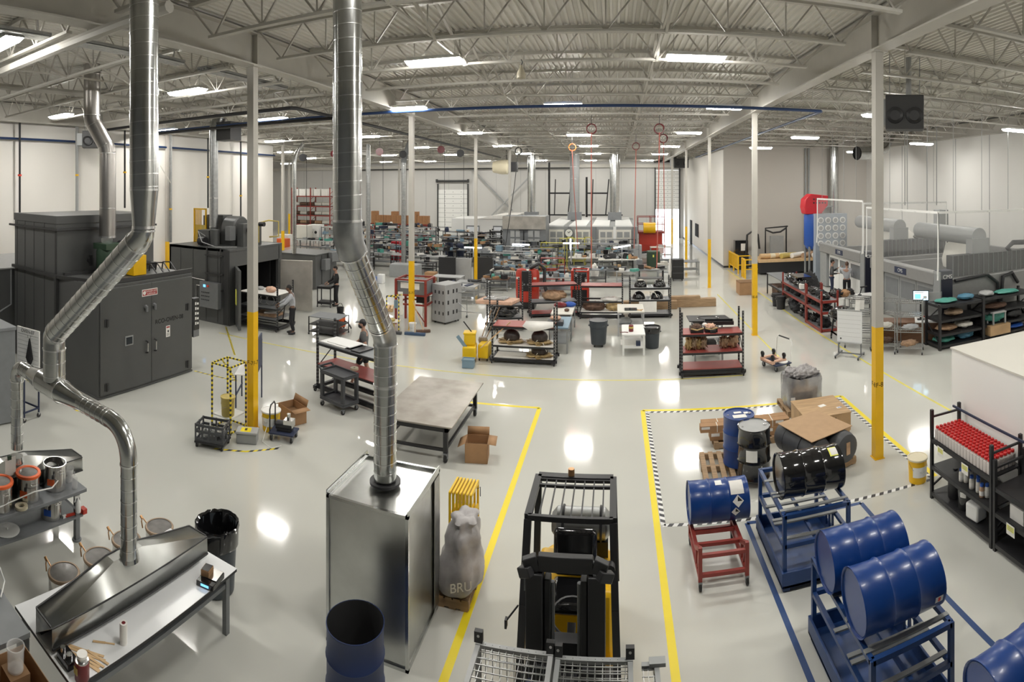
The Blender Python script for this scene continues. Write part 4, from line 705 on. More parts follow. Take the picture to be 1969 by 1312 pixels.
for z in (.35,.85): b = MB(); b.bx(FXc-.34,4.7,z,FXc+.34,4.76,z+.1); b.build('mast_crossbar','black',o,W=1)
b = MB(); b.cyl((FXc+.02,4.98,.85),(FXc+.02,5.18,1.1),.04,n=10); b.tube([(FXc+.02+.19*math.cos(2*PI*k/20),5.2+.12*math.sin(2*PI*k/20),1.14+.1*math.sin(2*PI*k/20)) for k in range(21)],.014,n=6); b.box((FXc+.02,5.0,.95),(.5,.12,.3)); b.build('steering_wheel','black',o,W=1)
b = MB(); b.bar((FXc-.46,5.0,1.35),(FXc-.56,4.98,1.22),.012); b.box((FXc-.57,4.98,1.19),(.02,.05,.08)); b.build('side_mirror','black',o,W=1)
for s in (-.2,.2):
    b = MB(); b.bx(FXc+s-.05,3.7,.72,FXc+s+.05,4.7,.77); b.bx(FXc+s-.05,4.66,.6,FXc+s+.05,4.72,1.1); b.build('fork','black',o,W=1)
# wire cage panels piled on the forks
CZ = .78
def cage(label, x0,y0,x1,y1,z0,z1, rz=0, mat='greymid', step=.06):
    t = thing('wire_cage',label,'cage',((x0+x1)/2,(y0+y1)/2,z0),rz); a,c,h = (x1-x0)/2,(y1-y0)/2,z1-z0; b = MB()
    for x,y in ((-a,-c),(a,-c),(a,c),(-a,c)): b.bx(x-.022,y-.022,0,x+.022,y+.022,h)
    for z in (.02,h-.02):
        for p,q in (((-a,-c),(a,-c)),((a,-c),(a,c)),((a,c),(-a,c)),((-a,c),(-a,-c))): b.bar((*p,z),(*q,z),.04,.03)
    b.build('frame',mat,t); b = MB(); k = -a+step
    while k < a: b.bar((k,-c,h-.02),(k,c,h-.02),.006); b.bar((k,c,.02),(k,c,h),.006); b.bar((k,-c,.02),(k,-c,h),.006); k += step
    k = -c+step
    while k < c: b.bar((-a,k,h-.015),(a,k,h-.015),.006); k += step
    k = step
    while k < h:
        for y in (-c,c): b.bar((-a,y,k),(a,y,k),.006)
        k += step
    b.build('wire_mesh','galvmatte',t)
    for x,y in ((-a,c),(a,c)): b = MB(); b.bx(x-.035,y-.01,h,x+.035,y+.03,h+.09); b.cyl((x,y-.011,h+.055),(x,y-.009,h+.055),.012,n=8,m=1); b.build('lifting_tab',['ovendark','white'],t)
    return t
cage('wire mesh cage of scrap metal raised in front of the forklift mast',-1.12,3.75,-.52,4.42,CZ,1.44,mat='greylight')
cage('wider empty wire mesh cage in front of the forklift mast',-.46,3.7,.12,4.42,CZ,1.42)
t = thing('cage_panel','narrow wire mesh panel with a bolted end plate beside the wire cages','panel',(.27,4.05,CZ)); b = MB(); b.bx(.04,-.35,0,.08,.36,.62); b.bar((-.06,.34,.6),(.06,.34,.6),.04); b.bar((-.06,-.34,.6),(.06,-.34,.6),.04); b.bx(-.0,.3,.62,.13,.37,.65); b.build('end_post','greymid',t)
b = MB()
for k in range(11): b.bar((-.06,-.34+.065*k,.6),(.05,-.34+.065*k,.6),.006)
for k in range(3): b.bar((-.05+.04*k,-.34,.6),(-.05+.04*k,.34,.6),.006)
b.build('wire_mesh','galvmatte',t)
rr = random.Random(11)
t = thing('metal_offcuts','rusty and grey metal offcuts heaped inside the wire cage','scrap',(-.82,4.08,CZ+.02)); t2 = MB()
for k in range(34): t2.box((rr.uniform(-.2,.2),rr.uniform(-.22,.22),rr.uniform(.06,.48)),(rr.uniform(.1,.32),.05,.04),rr.choice((0,1,2,3)),rr.uniform(0,3),rr.uniform(-.4,.4))
t2.build('offcut_heap',['greymid','brown','navy','offwhite'],t)['kind'] = 'stuff'
b = MB(); b.bx(-.6,-.4,0,.75,.42,.0); 
# ---------------------------------------------------------------- steel table, boxes, sacks beside the galvanised cabinet
o = thing('welding_table','large scuffed steel-topped table on black castered legs','table',(-3.78,11.05,0)); b = MB(); b.bx(-4.56,9.83,.69,-3.0,12.3,.72); b.build('tabletop','tablesteel',o,W=1,bev=.004)
b = MB()
for y in (9.9,12.15): b.bx(-4.5,y,.58,-3.1,y+.07,.69)
for x in (-4.5,-3.17): b.bx(x,9.9,.58,x+.07,12.22,.69)
for y in (9.93,12.15): b.bx(-4.45,y,.2,-3.15,y+.05,.25)
for x in (-4.45,-3.2): b.bx(x,9.95,.2,x+.05,12.2,.25)
b.build('frame','black',o,W=1)
for x in (-4.46,-3.16):
    for y in (9.95,12.16):
        b = MB(); b.bx(x-.04,y-.04,.17,x+.04,y+.04,.6); b.build('leg','black',o,W=1); caster(o,x-o.location.x,y-o.location.y,.085,.05)
carton('open brown carton at the corner of the big steel table',(-2.62,10.25,0),(.43,.4,.37),R(8))
t = thing('pallet','wooden pallet under the grey sacks beside the galvanised cabinet','pallet',(-1.98,6.9,0)); 
def pallet_parts(t,w=1.2,d=1.0,n=7,mat='wood'):
    b = MB()
    for k in range(n): x = -w/2+.05+(w-.1)*k/(n-1); b.bx(x-.045,-d/2,.115,x+.045,d/2,.135)
    b.build('deck_boards' if 0 else 'deck_slat',mat,t)
    for y in (-d/2+.03,0,d/2-.03): b = MB(); b.bx(-w/2,y-.03,.02,w/2,y+.03,.115); b.build('stringer',mat,t)
    for x in (-w/2+.06,0,w/2-.06): b = MB(); b.bx(x-.045,-d/2,0,x+.045,d/2,.02); b.build('bottom_board',mat,t)
pallet_parts(t,.42,.8,4)
from mathutils import noise as NZ
def lump(label,loc,r,mat='sack',sd=1,name='sack',cat='sack',jit=.16,fq=2.2,group=None,parent=None,flat=True):
    b = MB(); b.ball((0,0,0),1,30,0,18); V = []
    for x,y,z in b.v:
        p = Vector((x,y,z)); k = 1+jit*(NZ.noise(p*fq+Vector((sd*7.3,sd,0)))-.8*abs(NZ.noise(p*fq*2.3+Vector((sd,0,sd*3)))))
        q = p*k; q.z = max(q.z,-.82) if flat else q.z; V.append((q.x*r[0],q.y*r[1],(q.z+.82)*r[2]))
    b.v = V; o = b.build(name,mat,parent,loc,0,ang=180); return tag(o,label,cat,group) if label else o
sk = MB(); n_ = 44; prf = [(.0,0),(.24,.0),(.31,.06),(.335,.16),(.33,.28),(.29,.38),(.24,.46),(.235,.54),(.25,.6),(.22,.68),(.16,.74),(.19,.8),(.14,.84),(.05,.82),(0,.8)]; sk.lathe(prf,n_)
V = []
for x,y,z in sk.v:
    a = math.atan2(y,x); r_ = math.hypot(x,y); u = z/.84; fold = .11*math.sin(5*a+4*u+.6*math.sin(9*u))*(.25+u)+.08*NZ.noise(Vector((x*7,y*7,z*5)))-.12*abs(NZ.noise(Vector((x*9,y*9,z*9+3)))); k_ = 1+fold
    V.append((x*k_*.92+.05*u,y*k_*1.15+.12*u,z+.03*NZ.noise(Vector((x*8,y*8,1)))*(z>.02)))
sk.v = V; s_ = one('sack','crumpled grey woven sack with faded pale lettering on a small pallet','sack',sk,'sack',(-1.97,6.78,.135),ang=70)
text('lettering','BRU',.15,'offwhite',s_,(.12,-.345,.2),(R(84),0,R(28)),.002)
t = thing('folding_barrier','yellow folded plastic barrier standing behind the galvanised cabinet','barrier',(-2.1,7.55,0)); 
for k in range(7):
    b = MB(); x = -.15+.05*k; b.bar((x,-.28,.02),(x,-.28,1.0),.028); b.bar((x,.12,.02),(x,.12,1.0),.028)
    for z in (.15,.4,.65,.98): b.bar((x,-.28,z),(x,.12,z),.028,.05)
    b.bar((x,-.28,.2),(x,.12,.6),.02); b.build('barrier_panel','mop',t)
b = MB(); b.tube([(.2,-.1,1.0),(.24,-.1,1.03),(.24,-.1,.9)],.006,n=5); b.build('hook','black',t)
# ---------------------------------------------------------------- racks and carts in the aisle to the table's side
def bolt_rack(name,label,loc,rz,L,D,Hh,shelves,bars=(),base=.13,perf=True,mat='black',cast=True,post=.05,group=None):
    """castered rack: uprights at the four corners, boards in shelves = [(z, material)]"""
    t = thing(name,label,'rack',loc,rz,group)
    for x in (-L/2,L/2):
        for y in (-D/2,D/2):
            b = MB(); b.bx(x-post/2,y-post/2,base,x+post/2,y+post/2,Hh)
            if perf:
                for k in range(int((Hh-base)/.09)):
                    z = base+.06+.09*k; sx = 1 if x > 0 else -1; b.bx(x-.008,y-post/2-.002,z,x+.008,y-post/2,z+.04,1); b.bx(x-sx*post/2-.002,y-.008,z,x-sx*post/2+.002,y+.008,z+.04,1)
            b.build('upright',[mat,'greymid'],t)
    for z,m in shelves:
        for y in (-D/2,D/2): b = MB(); b.bx(-L/2,y-.02,z-.07,L/2,y+.02,z-.01); b.build('shelf_beam',mat,t)
        if m: b = MB(); b.bx(-L/2+.02,-D/2-.02,z-.012,L/2-.02,D/2+.02,z+.008); b.build('shelf',m,t)
    b = MB()
    for y in (-D/2,D/2): b.bx(-L/2-.08,y-.04,base-.06,L/2+.08,y+.04,base+.02)
    for x in (-L/2,L/2): b.bx(x-.04,-D/2-.12,base-.06,x+.04,D/2+.12,base+.02)
    b.build('base_frame',mat,t)
    for x in (-L/2,L/2):
        b = MB(); b.bar((x,-D/2,Hh*.35),(x,D/2,Hh*.62),.02); b.build('side_brace',mat,t)
        if cast:
            for y in (-D/2-.08,D/2+.08): caster(t,x,y,.045)
    return t
rk = bolt_rack('shelving_rack','black castered rack with one dark red shelf behind the plastic cart','',0,1,1,1,[]) if 0 else None
cA = Vector((-6.2,12.13,0)); rkA = bolt_rack('shelving_rack','black castered rack with white sheets above a dark red shelf, behind the plastic cart',cA,R(-17),2.05,.62,1.75,[(1.24,'greysteel'),(.7,'redshelf'),(.2,None)])
b = MB(); b.box((-.4,0,.02),(1.1,.6,.03)); b.box((-.35,.02,.045),(.8,.5,.02)); b.box((.2,-.05,.02),(.5,.5,.03),1); one('foam_sheet','white foam sheets spread on the top shelf of the rack behind the plastic cart','sheet',b,['white','black'],cA+Vector((0,0,1.25)),R(-17))
b = MB(); b.lathe([(.03,0),(.1,0),(.1,.05),(.03,.05),(.03,0)],24); one('tape_roll','cream tape roll lying on the dark red shelf','tape',b,'cream',cA+Vector((.0,-.02,.708)))
t = thing('utility_cart','charcoal plastic two-tier utility cart in front of the red-shelved rack','cart',(-6.25,11.42,0),R(-20)); w,d = .42,.25
for z in (.16,.78): b = MB(); b.bx(-w,-d,z,w,d,z+.05); b.bx(-w,-d,z+.05,w,-d+.03,z+.09); b.bx(-w,d-.03,z+.05,w,d,z+.09); b.bx(-w,-d,z+.05,-w+.03,d,z+.09); b.bx(w-.03,-d,z+.05,w,d,z+.09); b.build('tray','plasticgrey',t,bev=.01)
for x in (-w+.05,w-.05):
    for y in (-d+.04,d-.04): b = MB(); b.bx(x-.045,y-.03,.2,x+.045,y+.03,.78); b.build('post','plasticgrey',t); caster(t,x,y,.055)
b = MB(); b.bars([(-w,-d+.05,.85),(-w-.1,-d+.05,.9),(-w-.1,d-.05,.9),(-w,d-.05,.85)],.035); b.build('push_handle','plasticgrey',t)
t = thing('utility_cart','low dark grey three-tier steel cart near the walk-in oven','cart',(-9.75,17.05,0),R(2)); w,d = .58,.42
for z in (.1,.35,.62): b = MB(); b.bx(-w,-d,z,w,d,z+.025); b.build('shelf','greysteel' if z>.5 else 'ovendark',t)
for x in (-w,w):
    for y in (-d,d): b = MB(); b.bx(x-.015,y-.015,.05,x+.015,y+.015,.64); b.build('post','black',t); caster(t,x,y,.04)
t = thing('shop_vacuum','orange and black workshop vacuum with a black bucket on top behind the steel cart','vacuum',(-9.75,17.9,0)); b = MB(); b.lathe([(.18,.08),(.2,.1),(.19,.42)],20); b.build('tank','orange',t); b = MB(); b.lathe([(.2,.42),(.2,.5),(.12,.58),(0,.6)],20); b.build('motor_head','black',t)
b = MB(); b.tube([(.15,0,.3),(.35,-.05,.25),(.5,-.1,.1),(.45,0,.05)],.03,n=8); b.build('hose','black',t); b = MB(); b.lathe([(.1,.6),(.13,.78),(.14,.78),(.12,.6)],16); b.tube([(-.13,0,.76),(-.05,0,.92),(.06,0,.92),(.13,0,.76)],.01,n=6); b.build('bucket','black',t)
for a in range(4): caster(t,.14*math.cos(a*PI/2+.7),.14*math.sin(a*PI/2+.7),.035)
t = thing('pallet','pale wooden pallet lying behind the slanted spiral duct','pallet',(-9.6,21.4,0),R(20)); pallet_parts(t,.9,.8,6,'woodlight')
t = thing('utility_cart','small tall black cart beside the person behind the duct','cart',(-12.1,20.9,0),R(10)); w,d = .3,.25
for z in (.14,.8): b = MB(); b.bx(-w,-d,z,w,d,z+.1); b.build('tray','black',t)
for x in (-w,w):
    for y in (-d,d): b = MB(); b.bx(x-.02,y-.02,.1,x+.02,y+.02,.9); b.build('post','black',t); caster(t,x,y,.05)
# loading rack before the walk-in oven
t = bolt_rack('loading_rack','black loading rack of paper-covered moulds pushed into the open oven',(-12.3,16.75,0),R(3),1.7,1.1,1.72,[(1.3,'paper'),(.82,'greysteel'),(.42,'greysteel'),(.2,None)])
for k,(x,y,r_,m,lb) in enumerate(((.3,-.1,(.22,.16,.12),'peach','pink foam mould on the paper top of the loading rack'),(-.35,.1,(.18,.14,.07),'greylight','grey lump mould on the paper top of the loading rack'))): lump(lb,t.location+Vector((x,y,1.31)),r_,m,k+3,'foam_mould','mould')
for k in range(4):
    b = MB(); b.tube([(.16*math.cos(2*PI*j/18),0,.17+.16*math.sin(2*PI*j/18)) for j in range(19)],.012,n=6); one('wire_ring','pale ring standing in a row on the middle shelf of the loading rack','ring',b,'greylight',t.location+Vector((-.55+.28*k,-.2+.02*k,.83)),R(20),group='pale rings on the loading rack')
b = MB(); b.bx(-.5,-.35,0,.5,.35,.1); b.box((.2,-.1,.13),(.5,.3,.06),1,rz=.4); one('wrapped_parcel','paper-wrapped panel on the lowest shelf of the loading rack','parcel',b,['tan','paper'],t.location+Vector((.1,0,.43)),R(3),bev=.02)
b = MB(); b.bar((.95,-.2,.35),(1.3,-.55,1.1),.03,.05); one('brace_bar','black slanting bar leaning on the loading rack beside the man','bar',b,'black',(t.location.x-.05,t.location.y,0))
# ---------------------------------------------------------------- marked storage bay: pallets, drums, crate
t = thing('pallet','weathered wooden pallet with the two upright drums on its edge','pallet',(2.1,9.9,0),R(-4)); pallet_parts(t,1.08,1.0,7)
d1 = drum('steel_drum','upright blue drum with white papers on its lid, behind the black drum',(2.27,9.95,.135),mat='blue')
for q in ((-.13,-.16,.12,-.02),(-.08,.04,.06,.12),(.1,.0,.18,.08)): b = MB(); b.bx(q[0],q[1],.868,q[2],q[3],.87); b.build('paper_label','paper',d1)
d2 = drum('steel_drum','upright black drum with silver lid standing on the pallet edge',(2.42,9.42,.135),mat='blackgloss',top='greylight'); decal(d2,'paper',R(-112),.45,.2,.2)
for k,(x,y,z,w,d,h,lb) in enumerate(((2.6,10.95,.14,1.42,.24,.16,'lower long brown carton strapped on the far pallet'),(2.62,10.93,.3,1.85,.17,.13,'upper long brown carton with white strap, nearer the blue drum'),(2.65,11.13,.3,1.8,.17,.12,'upper long brown carton behind the other long one'))):
    t = thing('long_carton',lb,'box',(x,y,z),R(-1)); b = MB(); b.bx(-w/2,-d/2,0,w/2,d/2,h); b.build('body','cardboard',t); 
    for q in (-w/2+.02,w/2-.3): b = MB(); b.bx(q,-d/2-.001,h*.5,q+.17,-d/2,h*.88); b.build('paper_label','paper',t)
    for x2 in (-w*.32,w*.3): b = MB(); b.bx(x2,-d/2-.002,0,x2+.015,d/2+.002,h+.002); b.build('strap','offwhite',t)
t = thing('pallet','low pallet under the long strapped cartons','pallet',(2.6,11.0,0)); pallet_parts(t,1.3,.5,6)
t = thing('plywood_crate','square plywood crate with paper notes on its lid','crate',(4.33,11.1,0)); b = MB(); b.bx(-.5,-.5,.08,.5,.5,.45); b.build('body','ply',t,bev=.004); b = MB(); b.bx(-.51,-.51,.45,.51,.51,.468); b.build('lid','ply',t)
b = MB(); b.box((.05,.02,.47),(.16,.11,.004),0,rz=.3); b.build('paper_label','paper',t); b = MB(); b.box((.35,-.2,.47),(.1,.07,.004),0,rz=.1); b.box((.37,-.2,.473),(.09,.025,.002),1,rz=.1); b.build('paper_label',['paper','bluebright'],t)
b = MB()
for x in (-.42,0,.42): b.bx(x-.05,-.5,0,x+.05,.5,.08)
b.build('skid','wood',t)
for x,z in ((-.3,.36),(-.12,.36),(.15,.38),(-.2,.3)): 
    b = MB(); b.cyl((x,-.503,z),(x,-.5,z),.02,n=10); b.build('bolt_head','black',t)
t = thing('pallet','pallet under the two dark rolled bundles','pallet',(3.72,9.75,0),R(22)); pallet_parts(t,1.05,1.1,7)
for k,(x,lb) in enumerate(((3.42,'dark grey rolled bundle with a lime strip under the brown sheet'),(3.95,'dark grey rolled bundle under the brown sheet, next to the column marked F-8'))):
    t = thing('rolled_bundle',lb,'bundle',(x,9.72,.135),R(20)); b = MB(); P = [(.02,-.56),(.16,-.57),(.25,-.53),(.275,-.45)]; P += [(.268+.012*((i%2)),-.45+.9*i/9) for i in range(10)]; P += [(.25,.53),(.0,.57)]; b.lathe(P,26,0,(0,0,.28),'Y'); b.build('roll','plasticgrey',t)
    b = MB(); b.tube([(.277*math.cos(a),-.2,.28+.277*math.sin(a)) for a in [2*PI*j/20 for j in range(21)]],.008,n=5); b.tube([(.277*math.cos(a),.25,.28+.277*math.sin(a)) for a in [2*PI*j/20 for j in range(21)]],.008,n=5); b.build('strap','black',t)
    b = MB(); b.box((-.02,-.575,.3),(.09,.012,.22)); b.build('brown_strip','tan',t)
    if k == 0: b = MB(); b.box((-.13,-.57,.32),(.035,.012,.2)); b.build('lime_strip','acid',t)
b = MB(); b.box((0,0,0),(1.0,1.0,.012)); one('cardboard_sheet','brown cardboard sheet strapped over the two dark rolls','sheet',b,'kraft',(3.69,9.75,.705),R(20))
# wrapped bulk bag
t = thing('bulk_bag','large grey bulk bag wrapped in clear film with crumpled top','bag',(4.3,12.25,0)); pallet_parts(t,.95,.85,6); b = MB(); n = 36; pr = [(.0,.14),(.9,.14),(.96,.25),(1.0,.5),(1.0,.72),(.93,.82),(.6,.78),(.3,.74),(0,.72)]; rr = random.Random(4)
b.lathe([(r*.47,z) for r,z in pr],n); V = []
for x,y,z in b.v:
    p = Vector((x,y,z)); k = 1+.1*NZ.noise(p*5)-.08*abs(NZ.noise(p*11)); a = math.atan2(y,x); sq = 1/max(abs(math.cos(a)),abs(math.sin(a)))**.55; V.append((x*k*sq,y*k*sq*.9,z+(.06*NZ.noise(p*6) if z>.6 else 0)))
b.v = V; b.build('bag_body','foil',t,ang=60)
for k,(x,y) in enumerate(((-.2,.05),(.12,.12),(.2,-.1),(-.05,-.12))):
    lump(None,(x,y,.74),(.2,.14,.13),'sack',k+2,'crumpled_flap','x',.5,3,parent=t)
b = MB(); b.bx(-.4,-.44,.3,-.3,-.435,.45); b.build('document_pouch','paper',t)
# platform truck turned over with load
t = thing('platform_truck','blue platform truck with white push handle and upturned dolly on it','trolley',(4.58,15.25,0),R(20)); b = MB(); b.bx(-.28,-.38,.16,.28,.38,.2); b.build('deck','navy',t,bev=.01); b = MB(); b.tube([(.26,-.35,.2),(.3,-.35,.75),(.3,-.3,.83),(.3,.3,.83),(.3,.35,.75),(.26,.35,.2)],.016,n=8); b.tube([(.3,-.25,.83),(.3,.25,.83)],.022,n=8,m=1); b.build('push_handle',['white','black'],t)
for x in (-.22,.22):
    for y in (-.3,.3): caster(t,x,y,.07)
t = thing('furniture_dolly','upturned wooden dolly with its wheels in the air on the blue truck','dolly',t.location+Vector((-.08,.02,.2)),R(20)); b = MB()
for y in (-.25,.25): b.bx(-.25,y-.05,.05,.25,y+.05,.09)
for x in (-.2,.2): b.bx(x-.05,-.3,.0,x+.05,.3,.05)
b.build('frame','peach',t)
for x in (-.2,.2):
    for y in (-.25,.25): b = MB(); b.cyl((x-.02,y,.19),(x+.02,y,.19),.07,n=14); b.bx(x-.03,y-.03,.09,x+.03,y+.03,.18); b.build('caster','black',t)
b = MB(); b.lathe([(0,0),(.14,0),(.15,.03),(0,.04)],20); one('round_cushion','white round pad lying on the blue platform truck','pad',b,'white',(4.72,15.05,.2))
# drum stands
t = thing('drum_stand','dusty red tilting drum stand on casters','stand',(1.4,7.5,0)); X_ = .31; b = MB()
for s in (-X_,X_):
    b.bar((s,-.48,.12),(s,-.48,.56),.05); b.bar((s,-.48,.54),(s,-.15,.36),.05); b.bar((s,-.15,.36),(s,.5,.33),.05); b.bar((s,.46,.12),(s,.46,.36),.05); b.bar((s,-.48,.16),(s,.46,.16),.045); b.bar((s,-.2,.17),(s,-.2,.38),.04)
    b.bar((s,-.3,.17),(s,-.42,.5),.03)
for y,z in ((-.48,.45),(-.48,.2),(-.12,.36),(.46,.2),(.2,.33)): b.bar((-X_,y,z),(X_,y,z),.045)
b.build('frame','redrack',t)
for x in (-X_,X_):
    for y in (-.48,.46): caster(t,x,y,.06)
dr = drum('steel_drum','dented blue drum with hazard diamonds lying on the red stand',(1.05,7.88,.66),(PI/2,0,PI/2),'blue'); dr.scale = (.97,.97,.97)
decal(dr,'paper',R(120),.7,.22,.2); decal(dr,'white',R(100),.44,.1,.1)
for z,ang,sz in ((.7,R(160),.085),(.66,R(188),.065)):
    r_ = .2915
    for s_,m_ in ((1,'white'),(.86,'black'),):
        b = MB(); P = [(r_*math.cos(ang+a/r_),r_*math.sin(ang+a/r_),z+c) for a,c in ((0,-sz*s_),(sz*s_,0),(0,sz*s_),(-sz*s_,0))] if s_ == 1 else [(r_*1.004*math.cos(ang+a/r_),r_*1.004*math.sin(ang+a/r_),z+c) for a,c in ((-sz*.75,0),(0,-sz*.1),(0,sz*.75))]
        b.add(P,[tuple(range(len(P)))]); b.build('hazard_diamond',m_,dr)
def blue_rack(label,x0,x1,y0,y1,h,trays=True):
    t = thing('drum_rack',label,'rack',((x0+x1)/2,(y0+y1)/2,0)); a,c = (x1-x0)/2,(y1-y0)/2; w = .05
    b = MB(); b.bx(-a-.02,-c-.03,.06,a+.02,c+.03,.1)
    for p in ((-a-.02,-c-.03,-a+.01,c+.03),(a-.01,-c-.03,a+.02,c+.03),(-a,-c-.03,a,-c),(-a,c,a,c+.03)): b.bx(p[0],p[1],.06,p[2],p[3],.26)
    b.bx(-a,-c,0,-a+.1,c,.06); b.bx(a-.1,-c,0,a,c,.06); b.build('spill_tray','bluerack',t,bev=.006)
    for x in (-a+.03,a-.03):
        for y in (-c+.03,c-.03): b = MB(); b.bx(x-w/2,y-w/2,.1,x+w/2,y+w/2,h); b.build('post','bluerack',t)
    b = MB()
    for z in (h-.02,h-.4):
        for x in (-a+.03,a-.03): b.bx(x-w/2,-c+.03,z-.025,x+w/2,c-.03,z+.025)
        for y in (-c+.03,c-.03): b.bx(-a+.03,y-w/2,z-.025,a-.03,y+w/2,z+.025)
    b.bx(-.02,-c+.03,h-.43,.02,c-.03,h-.39); b.build('top_frame','bluerack',t)
    for y in (-c+.3,-c+.72): 
        b = MB()
        for yy in (y-.17,y+.17): b.bar((-a,yy,h-.0),(a,yy,h-.0),.05,.02)
        b.build('saddle_bar','greymid',t)
        b = MB()
        for yy in (y-.17,y+.17): b.bar((-a+.02,yy,h-.37),(a-.02,yy,h-.37),.05,.02)
        b.build('saddle_bar','greymid',t)
    b = MB()
    for k in range(3): b.bar((a-.05,-.1+.12*k,.26),(a-.05,-.1+.12*k,h-.4),.03)
    b.build('divider','bluerack',t); return t
blue_rack('dark blue drum rack with a spill tray carrying the black drum',2.12,3.08,6.75,8.02,.97)
blue_rack('dark blue drum rack with a spill tray carrying two blue drums',2.2,3.12,4.4,5.95,.95)
blue_rack('dark blue drum rack whose single drum shows only at the corner of the view',2.6,3.5,2.5,3.8,.95)
d = drum('steel_drum','black drum with a yellow-edged label lying on its blue rack',(2.2,7.22,1.25),(PI/2,0,PI/2),'blackgloss'); decal(d,'labelyellow',R(112),.76,.15,.12); decal(d,'paper',R(112),.77,.12,.1,.2915)
d = drum('steel_drum','blue drum lying on the rack, farther from the camera than its twin',(2.16,5.42,1.24),(PI/2,0,PI/2),'blue'); decal(d,'paper',R(196),.8,.07,.09)
d = drum('steel_drum','blue drum lying at the front of the rack, nearer the camera than its twin',(2.2,4.78,1.24),(PI/2,0,PI/2),'blue'); decal(d,'paper',R(196),.8,.07,.09); decal(d,'redlight',R(196),.8,.05,.03,.2915)
drum('steel_drum','blue drum lying alone at the corner of the view',(2.62,3.3,1.24),(PI/2,0,PI/2),'blue')
# ---------------------------------------------------------------- black shelving with bottles, white enclosure behind
SXa,SXb = 5.02,5.58
def shelf_unit(label,y0,y1,levels,h):
    t = thing('shelving_unit',label,'shelf',((SXa+SXb)/2,(y0+y1)/2,0)); c = (y1-y0)/2; a = (SXb-SXa)/2
    for x in (-a,a):
        for y in (-c+.025,c-.025): b = MB(); b.bx(x-.025,y-.025,0,x+.025,y+.025,h); b.build('upright','black',t)
    for z in levels:
        b = MB(); b.bx(-a-.02,-c,z-.06,-a+.02,c,z); b.bx(a-.02,-c,z-.06,a+.02,c,z); b.bx(-a,-c+.03,z-.02,a,c-.03,z+.004); b.build('shelf','black',t)
    for y in (-c+.025,c-.025):
        b = MB(); b.bar((-a,y,.2),(a,y,levels[1]-.08),.025); b.build('side_brace','black',t); b = MB(); b.bar((-a,y,h-.12),(a,y,h-.12),.03); b.build('top_bar','black',t)
    return t
su = shelf_unit('black shelving unit holding rows of red-capped bottles',6.15,7.78,(.12,.56,1.0),1.48); shelf_unit('black shelving unit at the edge of view, next to the red-capped bottles',4.5,6.12,(.12,.56,.92),1.3)
t0 = None; cnt = 0
for i in range(18):
    for j in range(7):
        loc = (5.07+.075*j, 7.66-.081*i, 1.005)
        if t0 is None:
            t0 = thing('capped_bottle','white square bottle with red cap, packed in rows on the top shelf','bottle',loc,0,'red-capped bottles on the top shelf'); b = MB(); b.bx(-.033,-.036,0,.033,.036,.17); b.lathe([(.032,.17),(.022,.185),(.022,.2)],10); b.build('bottle','clearwhite',t0,bev=.008); b = MB(); b.lathe([(.029,.19),(.029,.22),(.026,.225)],12); b.build('cap','redcap',t0)
        else: dup(t0,loc)
for k,(y,x) in enumerate(((7.05,5.12),(6.98,5.16),(7.0,5.25),(6.78,5.12),(6.72,5.2),(6.64,5.14),(6.5,5.1),(6.45,5.16),(6.4,5.24))):
    t = thing('reagent_bottle','white bottle with a dark blue cap on the middle shelf' if k not in (6,) else 'rust-coloured bottle with a blue cap on the middle shelf','bottle',(x,y,.565),0,'blue-capped bottles on the middle shelf' if k != 6 else None); b = MB(); b.lathe([(.038,0),(.042,.006),(.042,.13),(.026,.155),(.024,.165)],16); b.build('bottle','offwhite' if k != 6 else 'tan',t); b = MB(); b.lathe([(.03,.16),(.03,.195),(.027,.2)],14); b.build('cap','bluebright' if k < 8 else 'navy',t); b = MB(); b.lathe([(.0425,.03),(.0425,.1)],16,0,cap=False); b.build('label_wrap','paper',t)
t = thing('jerry_can','white square jerry can on the bottom shelf of the black shelving','canister',(5.16,6.72,.125),R(8)); b = MB(); b.bx(-.11,-.13,0,.11,.13,.24); b.build('body','white',t,bev=.03); b = MB(); b.tube([(0,-.08,.24),(0,-.06,.29),(0,.05,.29),(0,.07,.24)],.014,n=8); b.cyl((.05,.09,.24),(.05,.09,.28),.03,n=12); b.build('handle','white',t)
t = thing('small_drum','small black drum with a white label on the bottom shelf','drum',(5.22,7.05,.125)); b = MB(); b.lathe([(.14,0),(.145,.01),(.145,.36),(.12,.38),(0,.38)],22); b.build('body','blackgloss',t); decal(t,'paper',R(-150),.25,.1,.08,.147)
t = thing('small_drum','taller black drum beside the small one on the bottom shelf','drum',(5.25,7.4,.125)); b = MB(); b.lathe([(.12,0),(.125,.01),(.125,.42),(.1,.43),(0,.43)],20); b.build('body','black',t); b = MB(); b.lathe([(.04,.43),(.04,.46),(0,.46)],12); b.build('cap','black',t)
for y,z,lb in ((7.45,.9,'yellow and white card tied to the upper shelf end'),(6.78,.9,'yellow and white card on the shelf edge above the blue-capped bottles'),(5.72,.48,'yellow and white card on the lower shelf edge of the second unit')):
    b = MB(); b.box((0,0,0),(.004,.17,.15)); b.box((-.003,0,.02),(.002,.14,.07),1)
    for k in range(3): b.box((-.0045,0,.045-.022*k),(.001,.11,.008),2)
    one('shelf_card',lb,'card',b,['paper','labelyellow','greymid'],(4.985,y,z),0)
b = MB(); b.bx(-.12,-.14,0,.12,.14,.2); one('carton','white carton on the lower shelf of the second unit','box',b,'paper',(5.2,5.7,.565))
bucket('plastic_drum','yellow tub with blue lettering and cream lid beside the black shelving',(5.1,8.35,0),.17,.42,'yellow','cream',stripe='white')
